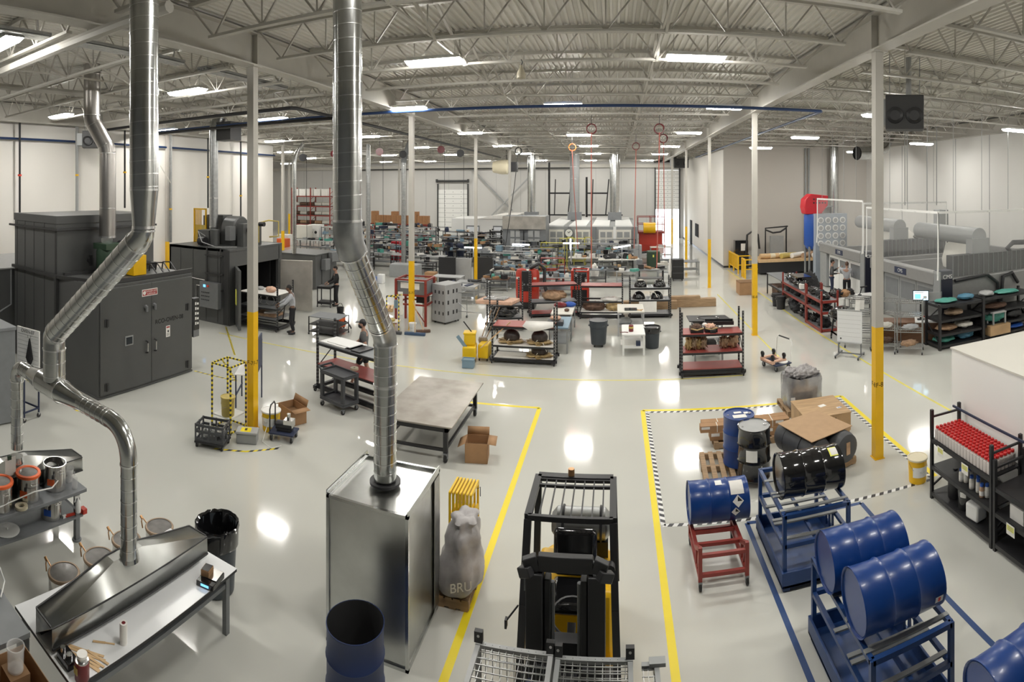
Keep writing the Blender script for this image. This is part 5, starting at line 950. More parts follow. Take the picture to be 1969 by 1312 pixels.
b = MB(); b.bar((0,-.95,.2),(0,.85,.18),.03); one('tape_bar','thin dark blue rod laid across the shelving uprights','rod',b,'navy',(5.45,6.9,1.27)) 
t = thing('white_enclosure','big white box enclosure with a flat grey roof behind the black shelving','enclosure',(7.6,5.2,0)); b = MB(); b.bx(5.68,2.0,0,9.6,8.12,2.3); b.build('walls','enclosurewhite',t,W=1); b = MB(); b.bx(5.66,1.98,2.3,9.62,8.14,2.33); b.build('roof','offwhite',t,W=1)
# ---------------------------------------------------------------- tapes on the floor
def tape(label,pts,w,mat,z=.001,mats=None,seg=0,skew=0,name='floor_marking'):
    b = MB()
    for a,c in zip(pts,pts[1:]):
        a,c = Vector((*a,z)),Vector((*c,z)); d = (c-a); L = d.length; d /= L; nn = Vector((-d.y,d.x,0))*w/2
        n = max(1,int(L/seg)) if seg else 1
        for k in range(n):
            p,q = a+d*L*k/n,a+d*L*(k+1)/n; s_ = d*skew; b.add([p-nn-s_,q-nn-s_,q+nn+s_,p+nn+s_],[(0,1,2,3)],k%2)
    return struct(b.build(name,mats or [mat,mat]),label)
tape('yellow floor line beside the forklift, towards the steel table',[(-1.78,4.0),(-1.78,12.89),(-3.6,12.89)],.1,'tapeyellow')
tape('yellow floor line beside the storage bay',[(.64,4.0),(.64,12.85),(5.48,12.62),(5.45,8.3)],.1,'tapeyellow')
tape('black and white striped tape around the storage bay',[(.74,12.74),(.74,8.45),(5.3,8.25)],.075,None,.0015,['tapewhite','tapeblack'],.075,.02); tape('black and white striped tape around the storage bay',[(.74,12.74),(5.36,12.52),(5.36,8.3)],.075,None,.0015,['tapewhite','tapeblack'],.075,.02)
tape('dark blue floor tape around the drum racks',[(2.02,4.0),(2.02,8.3),(3.92,8.2),(3.98,4.0)],.075,'tapeblue',.001)
tape('thin yellow aisle line across the hall',[(-13.0,14.87),(3.55,14.87)],.06,'tapethin'); tape('thin yellow line along the aisle',[(4.95,14.2),(4.95,26.4)],.06,'tapethin'); tape('thin yellow line along the machine aisle',[(7.05,34.2),(7.05,20),(7.35,10.4)],.07,'tapethin')
tape('thin yellow aisle line by the ovens',[(-10.6,12.2),(-1.0,12.2)],.06,'tapethin') if 0 else None
yb = ['tapeyellow','tapeblack']
tape('yellow and black tape around the marked oven',[(-10.6,7.2),(-14,7.2)],.06,None,.0015,yb,.08,.03); tape('yellow and black tape in front of the oven corner',[(-10.8,11.3),(-9.4,11.45),(-10.9,12.6)],.06,None,.0015,yb,.08,.03); tape('yellow and black tape on the floor between the ovens',[(-10.9,13.2),(-12.6,14.9),(-13.4,15.7)],.06,None,.0015,yb,.08,.03); tape('yellow and black tape around the taped frame',[(-7.3,8.2),(-6.75,8.5),(-6.3,9.0)],.06,None,.0015,yb,.08,.03)
# ---------------------------------------------------------------- racks and benches in the middle of the hall
rd = bolt_rack('shelving_rack','black castered rack with two wrapped domes under a dark red shelf draped with white paper',(-2.7,16.35,0),0,1.85,.7,1.7,[(1.1,'redshelf'),(.54,'paper'),(.14,'paper')])
def dome(label,loc,r,mat='browndark',base='tanyellow',flip=False):
    t = thing('dome_mould',label,'mould',loc); b = MB(); b.ball((0,0,r*.62),(r,r*.85,r*.85),24,0,12); b.v = [(x*(1+.05*NZ.noise(Vector((x,y,z))*14)),y,max(z,.0)+.03) for x,y,z in b.v]; b.build('dome',mat,t,ang=70)
    lump(None,(0,0,0),(r*1.5,r*1.15,.06),base,7,'foam_skirt','x',.7,4,parent=t); b = MB(); b.tube([(-r*.5,-r*.5,.04),(-r*.2,-r*.86,r*.5),(0,-r*.5,r*.95),(r*.1,0,r*1.1)],.012,n=6); b.build('hose','offwhite',t)
    if flip: b = MB(); b.tube([(r*.5,-r*.9,.08),(r*1.0,-r*1.2,-.15),(r*1.3,-r*1.0,.0)],.01,n=6); b.build('loose_hose','offwhite',t)
    return t
dome('brown wrapped dome mould over the empty part of the rack with white paper',(-3.1,16.3,.55),.25); dome('brown wrapped dome mould under the white paper corner',(-2.25,16.3,.55),.25,flip=True); dome('brown wrapped mould on the bottom shelf below a dome',(-2.25,16.35,.15),.26)
b = MB(); b.add([(-.42,-.37,.012),(.5,-.37,.01),(.5,.3,.01),(-.42,.3,.01),(-.15,-.39,-.14),(.1,-.39,-.1)],[(0,1,2,3),(0,4,5,1)]); one('paper_sheet','white paper sheet draped over the dark red rack shelf','paper',b,'paper',(-2.3,16.35,1.115),solid=.006)
t = thing('mop_bucket','yellow wheeled mop bucket with wringer beside the dome rack','bucket',(-4.32,16.0,0),R(10)); b = MB(); b.prism([(-.2,-.28),(.2,-.28),(.2,.28),(-.2,.28)],.1,.48); b.build('tub','mop',t,bev=.04); b = MB(); b.bx(-.17,-.1,.48,.17,.22,.82); b.bx(-.19,-.12,.8,.19,.24,.86); b.build('wringer','mop',t,bev=.02); b = MB(); b.bar((.05,.05,.85),(-.2,.1,1.15),.03); b.build('wringer_handle','black',t)
for x in (-.16,.16):
    for y in (-.22,.22): caster(t,x,y,.05)
b = MB(); b.bar((-.1,-.2,.45),(-.35,-.25,.8),.02,.1); b.build('floor_sign_edge','bluegrey',t)
t = thing('mop_bucket','second yellow mop bucket half hidden between the first and the dome rack','bucket',(-3.92,16.25,0)); b = MB(); b.prism([(-.16,-.25),(.16,-.25),(.16,.25),(-.16,.25)],.08,.5); b.build('tub','mop',t,bev=.04)
for x in (-.12,.12):
    for y in (-.18,.18): caster(t,x,y,.04)
b = MB(); b.bar((0,0,0),(.85,.25,.75),.028); one('mop_stick','yellow handle slanting from the mop bucket onto the dome rack','handle',b,'woodlight',(-3.95,15.85,.45))
for k,(dx,m) in enumerate(((0,'wood'),(.08,'greylight'),(.15,'wood'))):
    b = MB(); b.cyl((0,0,0),(.32+dx*.5,.25,1.0),.014,n=8); b.ball((0,0,.02),(.08,.06,.12),8,1); one('broom','broom leaning by the dome rack upright','broom',b,[m,'sack'],(-4.1+dx,16.45,.5),0,group='brooms and mops leaning by the dome rack')
t = thing('utility_bin','small blue-grey bin on the floor before the mop bucket','bin',(-4.2,15.4,0),R(5)); b = MB(); b.prism([(-.17,-.13),(.17,-.13),(.17,.13),(-.17,.13)],0,.23); b.build('body','bluegrey',t,bev=.02); b = MB(); b.bx(-.18,-.14,.22,.18,-.12,.25); b.bx(-.18,.12,.22,.18,.14,.25); b.bx(-.18,-.12,.22,-.16,.12,.25); b.bx(.16,-.12,.22,.18,.12,.25); b.build('rim','bluegrey',t); 
def bench(label,c,w,d,h,top='greylight',leg='greymid',shelf=None,rz=0,name='workbench',lw=.05,cast=False,cat='bench',group=None):
    t = thing(name,label,cat,(c[0],c[1],0),rz,group); b = MB(); b.bx(-w/2,-d/2,h-.04,w/2,d/2,h); b.build('tabletop',top,t)
    for x in (-w/2+lw/2+.01,w/2-lw/2-.01):
        for y in (-d/2+lw/2+.01,d/2-lw/2-.01): b = MB(); b.bx(x-lw/2,y-lw/2,.08 if cast else 0,x+lw/2,y+lw/2,h-.04); b.build('leg',leg,t); caster(t,x,y,.04) if cast else None
    if shelf: b = MB(); b.bx(-w/2+.03,-d/2+.03,shelf,w/2-.03,d/2-.03,shelf+.03); b.build('lower_shelf',leg,t)
    return t
def crate_box(name,label,loc,d,mat,rz=0,cat='box',lid=None,bev=.01,group=None):
    t = thing(name,label,cat,loc,rz,group); b = MB(); b.bx(-d[0]/2,-d[1]/2,0,d[0]/2,d[1]/2,d[2]); b.build('body',mat,t,bev=bev)
    if lid: b = MB(); b.bx(-d[0]/2-.01,-d[1]/2-.01,d[2],d[0]/2+.01,d[1]/2+.01,d[2]+.02); b.build('lid',lid,t)
    return t
bench('blue-topped workbench with a lower shelf behind the dome rack',(-1.78,17.9),.62,1.5,.82,'bluegrey','greymid',.3); crate_box('parts_tray','dark grey tray of pale parts on the blue-topped bench',(-1.9,17.5,.82),(.5,.35,.14),'plasticgrey'); lump('pale crumpled part lying in the dark grey tray',(-1.9,17.5,.97),(.18,.12,.08),'peach',3,'foam_part','part')
bench('pale green bench top cluttered with cloths behind the blue-topped bench',(-1.85,19.7),.75,1.6,.85,'offwhite','greymid',.3); lump('dark red and blue cloth heap on the pale green bench',(-2.0,20.0,.85),(.25,.2,.1),'maroon',4,'cloth_heap','cloth'); lump('blue cloth heap on the pale green bench',(-1.65,20.1,.85),(.22,.16,.1),'bluebright',6,'cloth_heap','cloth'); lump('small brown lump on the pale green bench',(-1.7,19.3,.85),(.09,.08,.06),'brown',8,'foam_part','part')
def bin_(label,loc,r,h,mat='bingrey',liner=None,dolly=True):
    t = thing('trash_bin',label,'bin',loc); z = .08 if dolly else 0; b = MB(); b.lathe([(r*.8,z),(r*.82,z+.02),(r*.93,h*.72),(r*.98,h*.73),(r,h),(r*1.04,h),(r*1.04,h-.04),(r*.99,h-.05)],26,cap=False); b.lathe([(0,z),(r*.8,z)],26,cap=False); b.lathe([(r*.98,h-.005),(r*.9,h*.6),(r*.78,z+.03),(0,z+.03)],26,1); b.build('barrel',[mat,'black'],t)
    if liner: b = MB(); b.lathe([(r*1.0,h*.75),(r*1.08,h*.8),(r*1.1,h+.02),(r*.98,h+.03),(r*.9,h*.6),(0,h*.4)],26,0,cap=False); b.build('liner',liner,t)
    for s in (-1,1): b = MB(); b.box((s*r*1.02,0,h*.8),(.05,.12,.04)); b.build('handle',mat,t)
    if dolly:
        for a in range(4): caster(t,r*.6*math.cos(a*PI/2+.8),r*.6*math.sin(a*PI/2+.8),.04)
    return t
q = bin_('round dark grey bin on a wheeled dolly standing alone in the aisle',(-.55,18.1,0),.3,.86); b = MB(); b.box((.17,-.235,.72),(.06,.005,.06),0,rz=R(36)); b.build('sticker','paper',q)
bin_('dark bin with a black liner beside the white table',(1.2,17.9,0),.26,.66,liner='blackgloss',dolly=False)
wt = bench('white table with a lower shelf holding a dark red can',(.57,17.65),.72,1.25,.66,'white','white',.22,lw=.06); b = MB(); b.lathe([(.07,0),(.075,.01),(.075,.19),(.05,.21),(0,.21)],18,0); b.lathe([(.077,.1),(.077,.16)],18,1,cap=False); one('paint_can','dark red and yellow can on the white table','can',b,['maroon','bucketyellow'],(.5,17.4,.66)); b = MB(); b.tube([(-.15,0,.01),(0,.03,.012),(.1,-.02,.01)],.012,n=6); one('glove','dark red glove on the white table','glove',b,'maroon',(.3,17.25,.66)); crate_box('small_box','dark blue box on the lower shelf of the white table',(.72,17.3,.25),(.14,.2,.12),'navy'); b = MB(); b.bx(-.25,-.3,0,.25,.3,.02); one('paper_sheet','white papers on the lower shelf of the white table','paper',b,'paper',(.42,17.6,.25))
bench('worn tan bench with a dark screen on top behind the white table',(.55,19.9),.95,1.3,.86,'offwhite','greylight',.3); b = MB(); b.bx(-.22,-.17,0,.22,.17,.03); one('dark_screen','dark square panel lying on the worn tan bench','panel',b,'glassdark',(.55,19.6,.86)); b = MB(); b.bar((-.1,0,.01),(.1,.1,.01),.03); b.bar((-.1,.1,.01),(.05,-.1,.01),.03); one('offcut','yellowish offcuts on the worn tan bench','offcut',b,'woodlight',(.88,19.45,.86)); lump('grey bundle on the shelf of the worn tan bench',(.35,19.7,.33),(.25,.3,.12),'greymid',4,'bundle','bundle')
# two racks of shells
r1 = bolt_rack('shelving_rack','black castered rack with one dark red shelf above wrapped moulds, beside the shell rack',(-.55,22.2,0),0,1.68,.7,1.7,[(1.3,'redshelf'),(.7,None),(.28,'paper')])
lump('long brown wrapped mould on the bottom of the red-topped rack',(-.85,22.1,.29),(.48,.28,.2),'brown',9,'wrapped_mould','mould',.3,4); lump('shorter brown wrapped mould on the bottom of the red-topped rack',(-.05,22.1,.29),(.34,.26,.18),'tanyellow',12,'wrapped_mould','mould',.3,4); lump('white paper bundle above the wrapped moulds of the red-topped rack',(-.2,22.2,.62),(.4,.25,.1),'paper',5,'paper_bundle','paper',.3,3)
r2 = bolt_rack('shelving_rack','black castered rack displaying four dark bowl-shaped shells',(1.4,22.3,0),0,1.62,.7,1.6,[(1.2,'greysteel'),(.72,'greysteel'),(.15,'black')])
for k,(x,z,lb) in enumerate(((1.02,1.21,'dark shell with a pale oval opening on the upper shelf of the shell rack'),(1.78,1.21,'dark spotted shell on the upper shelf of the shell rack, without opening'),(.95,.73,'dark shell on the lower shelf below the pale oval opening'),(1.68,.73,'dark shell on the lower shelf with a looped hose'))):
    t = thing('bowl_shell',lb,'shell',(x,22.2,z)); b = MB(); b.ball((0,0,0),(.26,.26,.3),24,0,12); b.v = [(x_,y_,max(z_,0)) for x_,y_,z_ in b.v]; b.build('shell','blackgloss',t,ang=60); b = MB(); b.bx(-.3,-.3,0,.3,.28,.012); b.build('plastic_film','clearcloudy',t)
    if k == 0: b = MB(); b.ball((.0,-.03,.27),(.12,.09,.035),16); b.build('opening_rim','offwhite',t,ang=60)
    if k == 3: b = MB(); b.tube([(-.25,-.1,.05),(-.3,-.2,.3),(-.1,-.28,.28),(.0,-.27,.1)],.02,n=6); b.build('hose','offwhite',t)
b = MB(); b.bx(-.35,-.01,0,.35,.01,.42); one('hanging_paper','white paper sheet hanging below the lower shell shelf','paper',b,'paper',(1.3,21.93,.24))
for k,(x,y,w,lb) in enumerate(((1.5,23.6,2.3,'long wooden beam on the floor behind the shell rack'),(3.1,23.9,2.6,'long wooden beam on the floor, reaching past the shell rack'))):
    crate_box('timber_beam',lb,(x,y,0),(w,.3,.35),'wood',cat='beam')
crate_box('timber_plank','dark-edged plank lying on top of the longer wooden beam',(2.9,23.9,.35),(1.6,.3,.12),'wood',cat='plank')
rr_ = bolt_rack('shelving_rack','black castered rack with two dark red shelves and foam-edged parts, near the aisle corner',(2.68,15.25,0),R(-2),1.7,.62,1.78,[(1.18,'redshelf'),(.68,'redshelf'),(.22,'redshelf')])
for k,(x,w,lb) in enumerate(((-.42,.36,'black foam-edged tray of parts on the top red shelf'),(-.02,.34,'black foam-edged tray with a pink ball on the top red shelf'))):
    t = thing('parts_tray',lb,'tray',rr_.location+Vector((x,-.02,1.19)),R(-2)); b = MB(); b.bx(-w/2,-.2,0,w/2,.2,.02); b.bx(-w/2,-.2,0,w/2,-.18,.12); b.bx(-w/2,.18,0,w/2,.2,.12); b.bx(-w/2,-.2,0,-w/2+.02,.2,.12); b.bx(w/2-.02,-.2,0,w/2,.2,.12); b.build('tray','black',t)
    lump(None,(0,-.0,.02),(w*.45,.18,.1),'peach' if k else 'brown',k+4,'foam_parts','x',.6,5,parent=t); b = MB(); b.tube([(-w/2,-.2,.12),(0,-.21,.08),(w/2,-.2,.13)],.02,n=6); b.build('foam_edge','tanyellow',t)
b = MB(); b.ball((0,0,.06),(.08,.08,.06),12); one('white_cup','white rounded cap among the parts on the top red shelf','cap',b,'paper',rr_.location+Vector((-.15,.18,1.25)))
t = thing('parts_tray','open black plastic tray behind the foam-edged parts','tray',rr_.location+Vector((.28,.32,1.19)),R(-8)); b = MB(); b.bx(-.4,-.15,.1,.4,.15,.12); b.bx(-.42,-.17,.1,.42,-.15,.2); b.bx(-.42,.15,.1,.42,.17,.2); b.bx(-.42,-.15,.1,-.4,.15,.2); b.bx(.4,-.15,.1,.42,.15,.2); b.build('tray','black',t)
for k in range(6):
    x = -.62+.13*k if k < 4 else .38+.25*(k-4); lump('yellow foam and wire bundle on the middle red shelf',rr_.location+Vector((x,0,.69)),(.11+.04*(k>3),.16,.2+.03*(k%2)),('tanyellow','bronze','tanyellow','bronze','tan','tan')[k],k+20,'foam_bundle','bundle',.75,5,group='foam and wire bundles on the red rack')
b = MB(); b.bx(-.08,-.05,0,.08,.05,.09); one('dark_tool','black tool box at the front edge of the top red shelf','tool',b,'black',rr_.location+Vector((.0,-.27,1.19)))
bench('grey stand carrying a wide black plate behind the red-shelved rack',(3.0,17.9),.95,.8,.78,'greylight','greymid',.25); 
t = thing('black_plate','wide black plate with an oval hollow on the grey stand','plate',(3.05,17.9,.78),R(-4)); b = MB(); b.prism([(-.65,-.4),(.75,-.45),(.6,.35),(-.7,.4)],.1,.13); b.build('plate','black',t); b = MB(); b.lathe([(.0,0.02),(.3,.05),(.36,.12),(.33,.14),(.2,.1),(0,.08)],24,0,sx=1.1,sy=.7); b.build('hollow','blackgloss',t)
bench('low white-topped table hidden behind the red-shelved rack',(2.8,16.6),.9,.6,.72,'white','greymid',.2); crate_box('dark_case','dark case under the low white-topped table',(2.75,16.6,.235),(.6,.4,.3),'ovendark',cat='case')
# slanted red shelf rack, peach rack, red machines
bolt_rack('shelving_rack','tilted-looking black rack with a dark red shelf beside the red tank machine',(-2.52,22.3,0),R(16),1.9,.6,1.75,[(1.3,'redshelf'),(.62,'greysteel'),(.15,'redshelf')]); lump('brown wrapped trough mould on the rack beside the red tank machine',(-2.5,22.3,.64),(.5,.3,.22),'tan',15,'wrapped_mould','mould',.3,3)
bolt_rack('shelving_rack','black upright rack carrying peach foam boards, behind the mop bucket',(-4.05,19.9,0),R(20),1.2,.8,1.8,[(.95,'greysteel'),(.5,'greysteel')],cast=False); b = MB(); b.bx(-.7,-.4,0,.7,.4,.16); one('foam_board','large peach foam board with crumpled film on the black rack','board',MB().prism([(-.75,-.42),(.6,-.46),(.78,.3),(-.6,.42)],.0,.14).prism([(-.5,-.3),(.3,-.34),(.4,.2),(-.4,.3)],.14,.2,1),['peach','foil'],(-4.3,19.9,.955),bev=.03); lump('black and grey film bundle below the peach foam boards',(-4.0,19.7,.51),(.5,.35,.2),'blackgloss',18,'film_bundle','bundle',.4,3)
t = thing('tank_machine','red twin-tank machine with a black front panel','machine',(-3.8,23.6,0)); b = MB()
for s in (-1,1): b.lathe([(0,.35),(.2,.37),(.26,.5),(.26,1.5),(.2,1.64),(0,1.7)],20,0,(s*.26,.1,0))
b.build('tank','red',t)
b = MB(); b.lathe([(0,.3),(.45,.3),(.5,.4),(.48,.75),(0,.8)],24,0,(0,.1,0)); b.build('lower_tank','red',t); b = MB(); b.bx(-.2,-.3,.65,.2,-.1,1.62); b.build('front_panel','black',t,bev=.03); b = MB()
for x in (-.08,.08): b = MB(); b.cyl((x,-.3,1.05),(x,-.33,1.05),.04,n=10); b.build('dial','greysteel',t)
b = MB(); b.bx(-.35,-.3,.02,.35,.4,.32); b.build('base','black',t)
for s in (-.38,.36): b = MB(); b.box((s,-.165,1.3),(.14,.01,.09)); b.build('plate','paper',t)
for x in (-.3,.3):
    for y in (-.25,.35): caster(t,x,y,.06)
b = MB(); b.tube([(.1,0,1.7),(.5,.1,1.9),(.75,.1,1.7),(.75,0,1.0),(.9,-.1,.6)],.08,n=10); b.build('suction_hose','black',t)
t = thing('lift_machine','red-framed machine with black motor and tank next to the slanted shelf rack','machine',(-1.55,24.4,0)); b = MB()
for x in (-.35,.35):
    for y in (-.4,.4): b.bx(x-.03,y-.03,.1,x+.03,y+.03,1.55)
for z in (.9,1.52):
    for y in (-.4,.4): b.bx(-.35,y-.03,z,.35,y+.03,z+.05)
    for x in (-.35,.35): b.bx(x-.03,-.4,z,x+.03,.4,z+.05)
b.bx(-.4,-.45,.75,.4,.45,.9); b.build('frame','red',t); b = MB(); b.bx(-.25,-.3,.9,.2,.3,1.3); b.cyl((-.1,-.3,1.42),(.3,-.3,1.42),.15,n=14); b.bx(-.35,-.4,.05,.35,.4,.75); b.build('motor','black',t)
# F-7 row beyond: red cage rack, grey cabinets, tools at column E-7
t = thing('caged_rack','dark red steel rack of grey crates behind the column marked E-7','rack',(-7.55,19.9,0)); b = MB()
for x in (-.6,.6):
    for y in (-.5,.5): b.bx(x-.04,y-.04,0,x+.04,y+.04,1.72)
for z in (.75,1.1,1.68):
    for y in (-.5,.5): b.bx(-.6,y-.03,z,.6,y+.03,z+.06)
    for x in (-.6,.6): b.bx(x-.03,-.5,z,x+.03,.5,z+.06)
b.bar((.6,-.5,.1),(.1,-.5,.75),.03); b.build('frame','redrack',t); b = MB(); b.bx(-.56,-.46,1.12,.56,.46,1.64); b.build('crate_panel','greysteel',t); b = MB(); b.bx(-.42,-.475,1.38,-.1,-.465,1.6); b.build('paper_label','paper',t); b = MB(); b.bx(.15,-.475,1.35,.34,-.465,1.58); b.build('paper_label','paper',t)
crate_box('dark_box','black box inside the dark red rack by column E-7',(-7.2,19.8,.82),(.4,.4,.25),'black')
t = thing('broom_stand','tape-striped post stand with brooms and white board at column E-7','stand',(-7.75,18.7,0)); 
for nm,a,c in (('post',(-.35,-.3,0),(-.35,-.3,1.25)),('post',(.15,-.35,0),(.15,-.35,1.25)),('top_rail',(-.35,-.3,1.25),(.2,-.1,1.3)),('top_rail',(-.35,-.3,1.25),(.15,-.35,1.25))): b = MB(); stripes(b,a,c,.03,.07); b.build(nm,['tapeyellow','tapeblack'],t)
if 1: pass; b = MB(); b.bx(-.4,-.4,.32,.1,.0,.36); b.build('shelf','paper',t); b = MB(); b.bx(.02,-.12,.55,.2,-.08,1.4); b.build('board','paper',t); b = MB(); b.bx(-.2,.05,.75,.1,.1,1.05); b.build('blue_board','bluegrey',t)
bucket('lidded_bucket','mustard bucket standing on the floor by column E-7',(-7.95,18.4,0),.17,.42,'bucketyellow','bucketyellow'); bucket('lidded_bucket','white bucket at the foot of column E-7',(-7.12,18.5,0),.13,.33,'white','white')
for k,(x,y,w_,rz,m,lb) in enumerate(((-7.75,18.05,.75,.0,'plasticgrey','long dust mop head lying on the floor by column E-7'),(-6.9,18.15,.75,.1,'plasticblue','blue-grey dust mop lying on the floor by column E-7'),(-6.75,18.6,.5,.5,'brown','brown broom head resting on the floor by column E-7'))):
    b = MB(); b.box((0,0,.05),(w_,.14,.09)); b.cyl((0,0,.08),(-.05 if k<2 else -.35,.2,1.1 if k else .35),.014,n=8,m=1); one('dust_mop',lb,'mop',b,[m,'woodlight'],(x,y,0),rz,bev=.01)
t = thing('machine_cabinet','grey upright cabinet with square black openings by the broom column','cabinet',(-6.45,20.4,0),R(-24)); b = MB(); b.bx(-.35,-.45,.08,.35,.5,1.5); b.build('body','greylight',t,bev=.01); 
for j in range(3):
    for k,y in enumerate((-.3,.0,.2)): b = MB(); b.bx(.35,y-.03,.35+.4*j,.353,y+.05,.5+.4*j); b.build('opening','black',t); b = MB(); b.bx(-.2+.2*k,-.453,.35+.4*j,-.14+.2*k,-.45,.47+.4*j); b.build('opening','black',t)
for x in (-.25,.25): caster(t,x,-.35,.05); caster(t,x,.4,.05)
b = MB(); b.bx(-.03,-.5,0,.03,.5,1.0); one('leaning_board','pale board leaning against the grey upright cabinet','board',b,'offwhite',(-7.0,20.2,0),R(-20))
t = thing('clothes_rail','thin tubular rolling rail with long bars in the middle of the hall','rail',(-5.1,20.6,0),R(-16)); b = MB(); b.tube([(-1.0,-.3,.1),(-1.0,-.3,1.1),(1.1,-.3,1.3)],.016,n=6); b.tube([(-.9,.4,.1),(-.9,.4,1.1),(1.1,.4,1.35)],.016,n=6); b.tube([(-1.0,-.3,1.05),(-1.0,.4,1.05)],.016,n=6); b.tube([(-1,-.3,.4),(.2,-.3,.45)],.014,n=6); b.tube([(.6,-.3,.1),(.6,-.3,1.25)],.016,n=6); b.tube([(-1.0,-.3,.85),(-.4,-.3,.4)],.014,n=6); b.build('frame','galvmatte',t)
for x,y in ((-1,-.3),(-.9,.4),(.6,-.3)): caster(t,x,y,.05)
# ---------------------------------------------------------------- red racks, tables and the two curtained machines on the far side of the aisle
def angle_rack(label,x0,x1,y0,y1,h,zs,name='angle_rack'):
    t = thing(name,label,'rack',((x0+x1)/2,(y0+y1)/2,0)); a,c = (x1-x0)/2,(y1-y0)/2
    for x in (-a,a):
        for y in (-c,c): b = MB(); b.bx(x-.03,y-.03,0,x+.03,y+.03,h); b.build('upright','redrack',t)
    for z in zs: b = MB(); b.bx(-a,-c,z-.02,a,c,z,1); b.bx(-a-.03,-c,z-.08,-a,c,z+.01); b.bx(a,-c,z-.08,a+.03,c,z+.01); b.bx(-a,-c-.03,z-.08,a,-c,z+.01); b.build('shelf',['redrack','greysteel'],t)
    return t
angle_rack('dark red steel rack of black parts, end beside the rolling whiteboard',7.22,7.85,18.4,19.95,1.48,(.1,.72,1.12)); angle_rack('dark red steel rack with a lifted top frame behind the other red rack',7.22,7.85,20.05,23.0,1.5,(.72,1.1))
rr = random.Random(21); n = 0
for (y0,y1,z,c,lv) in ((18.5,19.9,.1,3,'bottom of the red rack by the whiteboard'),(18.5,19.9,.72,4,'middle of the red rack by the whiteboard'),(18.5,19.9,1.12,3,'top of the red rack by the whiteboard'),(20.1,22.9,.72,5,'middle of the red rack with the lifted frame'),(20.1,22.9,1.1,4,'top of the red rack with the lifted frame'),(20.2,23.2,.0,5,'floor under the red rack with the lifted frame')):
    for k in range(c):
        y = y0+(y1-y0)*(k+.5)/c; lump('black crumpled part at the '+lv,(7.55+rr.uniform(-.1,.1),y,z+.005),(rr.uniform(.18,.27),(y1-y0)/c*.46,rr.uniform(.1,.2)),rr.choice(('blackgloss','blackfab','plasticgrey')),n+30,'black_part','part',.4,3,group='black parts at the '+lv); n += 1
b = MB(); b.bx(-.3,-.5,0,.3,.5,.04); one('black_tray','black shallow tray on top of the lifted red frame','tray',b,'blackgloss',(7.55,21.6,1.52)) 
for k,(y,m,lb) in enumerate(((20.9,'greymid','white sheet card standing on the red rack'),(18.7,'paper','white paper slip on the red rack edge'))): b = MB(); b.bx(-.08,-.1,0,.08,.1,.004 if k else .2); one('paper_card',lb,'paper',b,'paper',(7.35,y,1.13))
for k,(y,lb) in enumerate(((23.2,'black upright bin on the floor beyond the red racks'),(22.6,'second black upright bin on the floor under the red rack'))): bin_(lb,(7.0,y,0),.22,.55,'black',dolly=False)
bench('long black-framed table with a grey top before the red racks',(7.75,24.8),.8,2.6,1.02,'greysteel','black',.45); b = MB(); b.bx(-.3,-.9,0,.3,.9,.03); one('film_sheet','pale film sheets on the shelf of the long black-framed table','film',b,'clearcloudy',(7.75,24.6,.485)); lump('black bag on the far end of the long black-framed table',(7.9,23.8,1.02),(.3,.4,.18),'blackgloss',44,'bag','bag',.3,3); 
b = MB(); b.bx(-.35,-.45,0,.35,.45,.55); one('brown_crate','reddish brown crate under the long black-framed table','crate',b,'brown',(7.85,25.2,.0)); crate_box('carton','brown carton stack on the floor behind the column marked E-8',(6.35,26.3,0),(.8,.8,.6),'cardboard',lid='cardin')
t = bench('white-topped table with tools in front of the dark machine pillar',(9.2,20.0),1.9,.7,.88,'white','black'); b = MB(); b.cyl((0,0,0),(0,0,.03),.08,n=14); b.cyl((0,0,.03),(.1,0,.3),.02,n=8); b.box((.18,0,.32),(.3,.06,.05)); one('clamp_tool','small black clamp stand on the white-topped table','tool',b,'black',(9.5,20.0,.88)); bucket('small_tub','small tan tub on the white-topped table',(9.2,20.05,.88),.07,.16,'tan',handle=False)
for k in range(4): lump('dark bulky part lying on the white-topped table',(8.4+.22*k,20.0+.1*(k%2),.88),(.24,.26,.16),('blackgloss','blackfab','cardboard','blackfab')[k],60+k,'bulky_part','part',.4,3,group='dark parts on the white-topped table')
lump('big black wrapped bundle behind the red racks',(8.3,22.6,.0),(.5,.7,.85),'blackfab',70,'wrapped_bundle','bundle',.3,3)
# whiteboard, black part stand, wire carts
t = thing('rolling_whiteboard','rolling whiteboard with ruled lines on a grey frame by the aisle','whiteboard',(7.0,15.45,0),R(-42)); b = MB(); 
for x in (-.36,.36): b.bar((x,0,.06),(x,0,1.45),.04); b.bar((x,-.3,.07),(x,.3,.07),.04)
b.bar((-.36,0,.1),(.36,0,.1),.035); b.bar((-.36,0,.42),(.36,0,.42),.03); b.build('stand','greysteel',t); b = MB(); b.bx(-.4,-.03,.45,.4,.0,1.42); b.bx(-.41,-.035,1.4,.41,.005,1.44,1)
for k in range(6): b.bx(-.36,-.032,.62+.13*k,.36,-.03,.625+.13*k,1)
b.ball((-.28,-.035,.55),.025,8,2); b.build('board',['whitegloss','greylight','black'],t); b = MB(); b.bx(-.38,-.1,.43,.38,-.03,.45); b.build('pen_tray','greylight',t)
for x in (-.36,.36):
    for y in (-.3,.3): caster(t,x,y,.04)
t = thing('part_stand','black trestle stand carrying a shiny black shell beside the red rack','stand',(7.55,17.2,0)); b = MB()
for x in (-.3,.3):
    for y in (-.35,.35): b.bar((x,y,.08),(x*.8,y*.8,.75),.05); b.bar((x,-.35,.25),(x,.35,.25),.04)
b.bx(-.35,-.4,.75,.35,.4,.78); b.build('frame','black',t); lump(None,(0,0,.78),(.5,.45,.2),'blackgloss',81,'shell','x',.25,2,parent=t)
for x in (-.3,.3):
    for y in (-.35,.35): caster(t,x,y,.045)
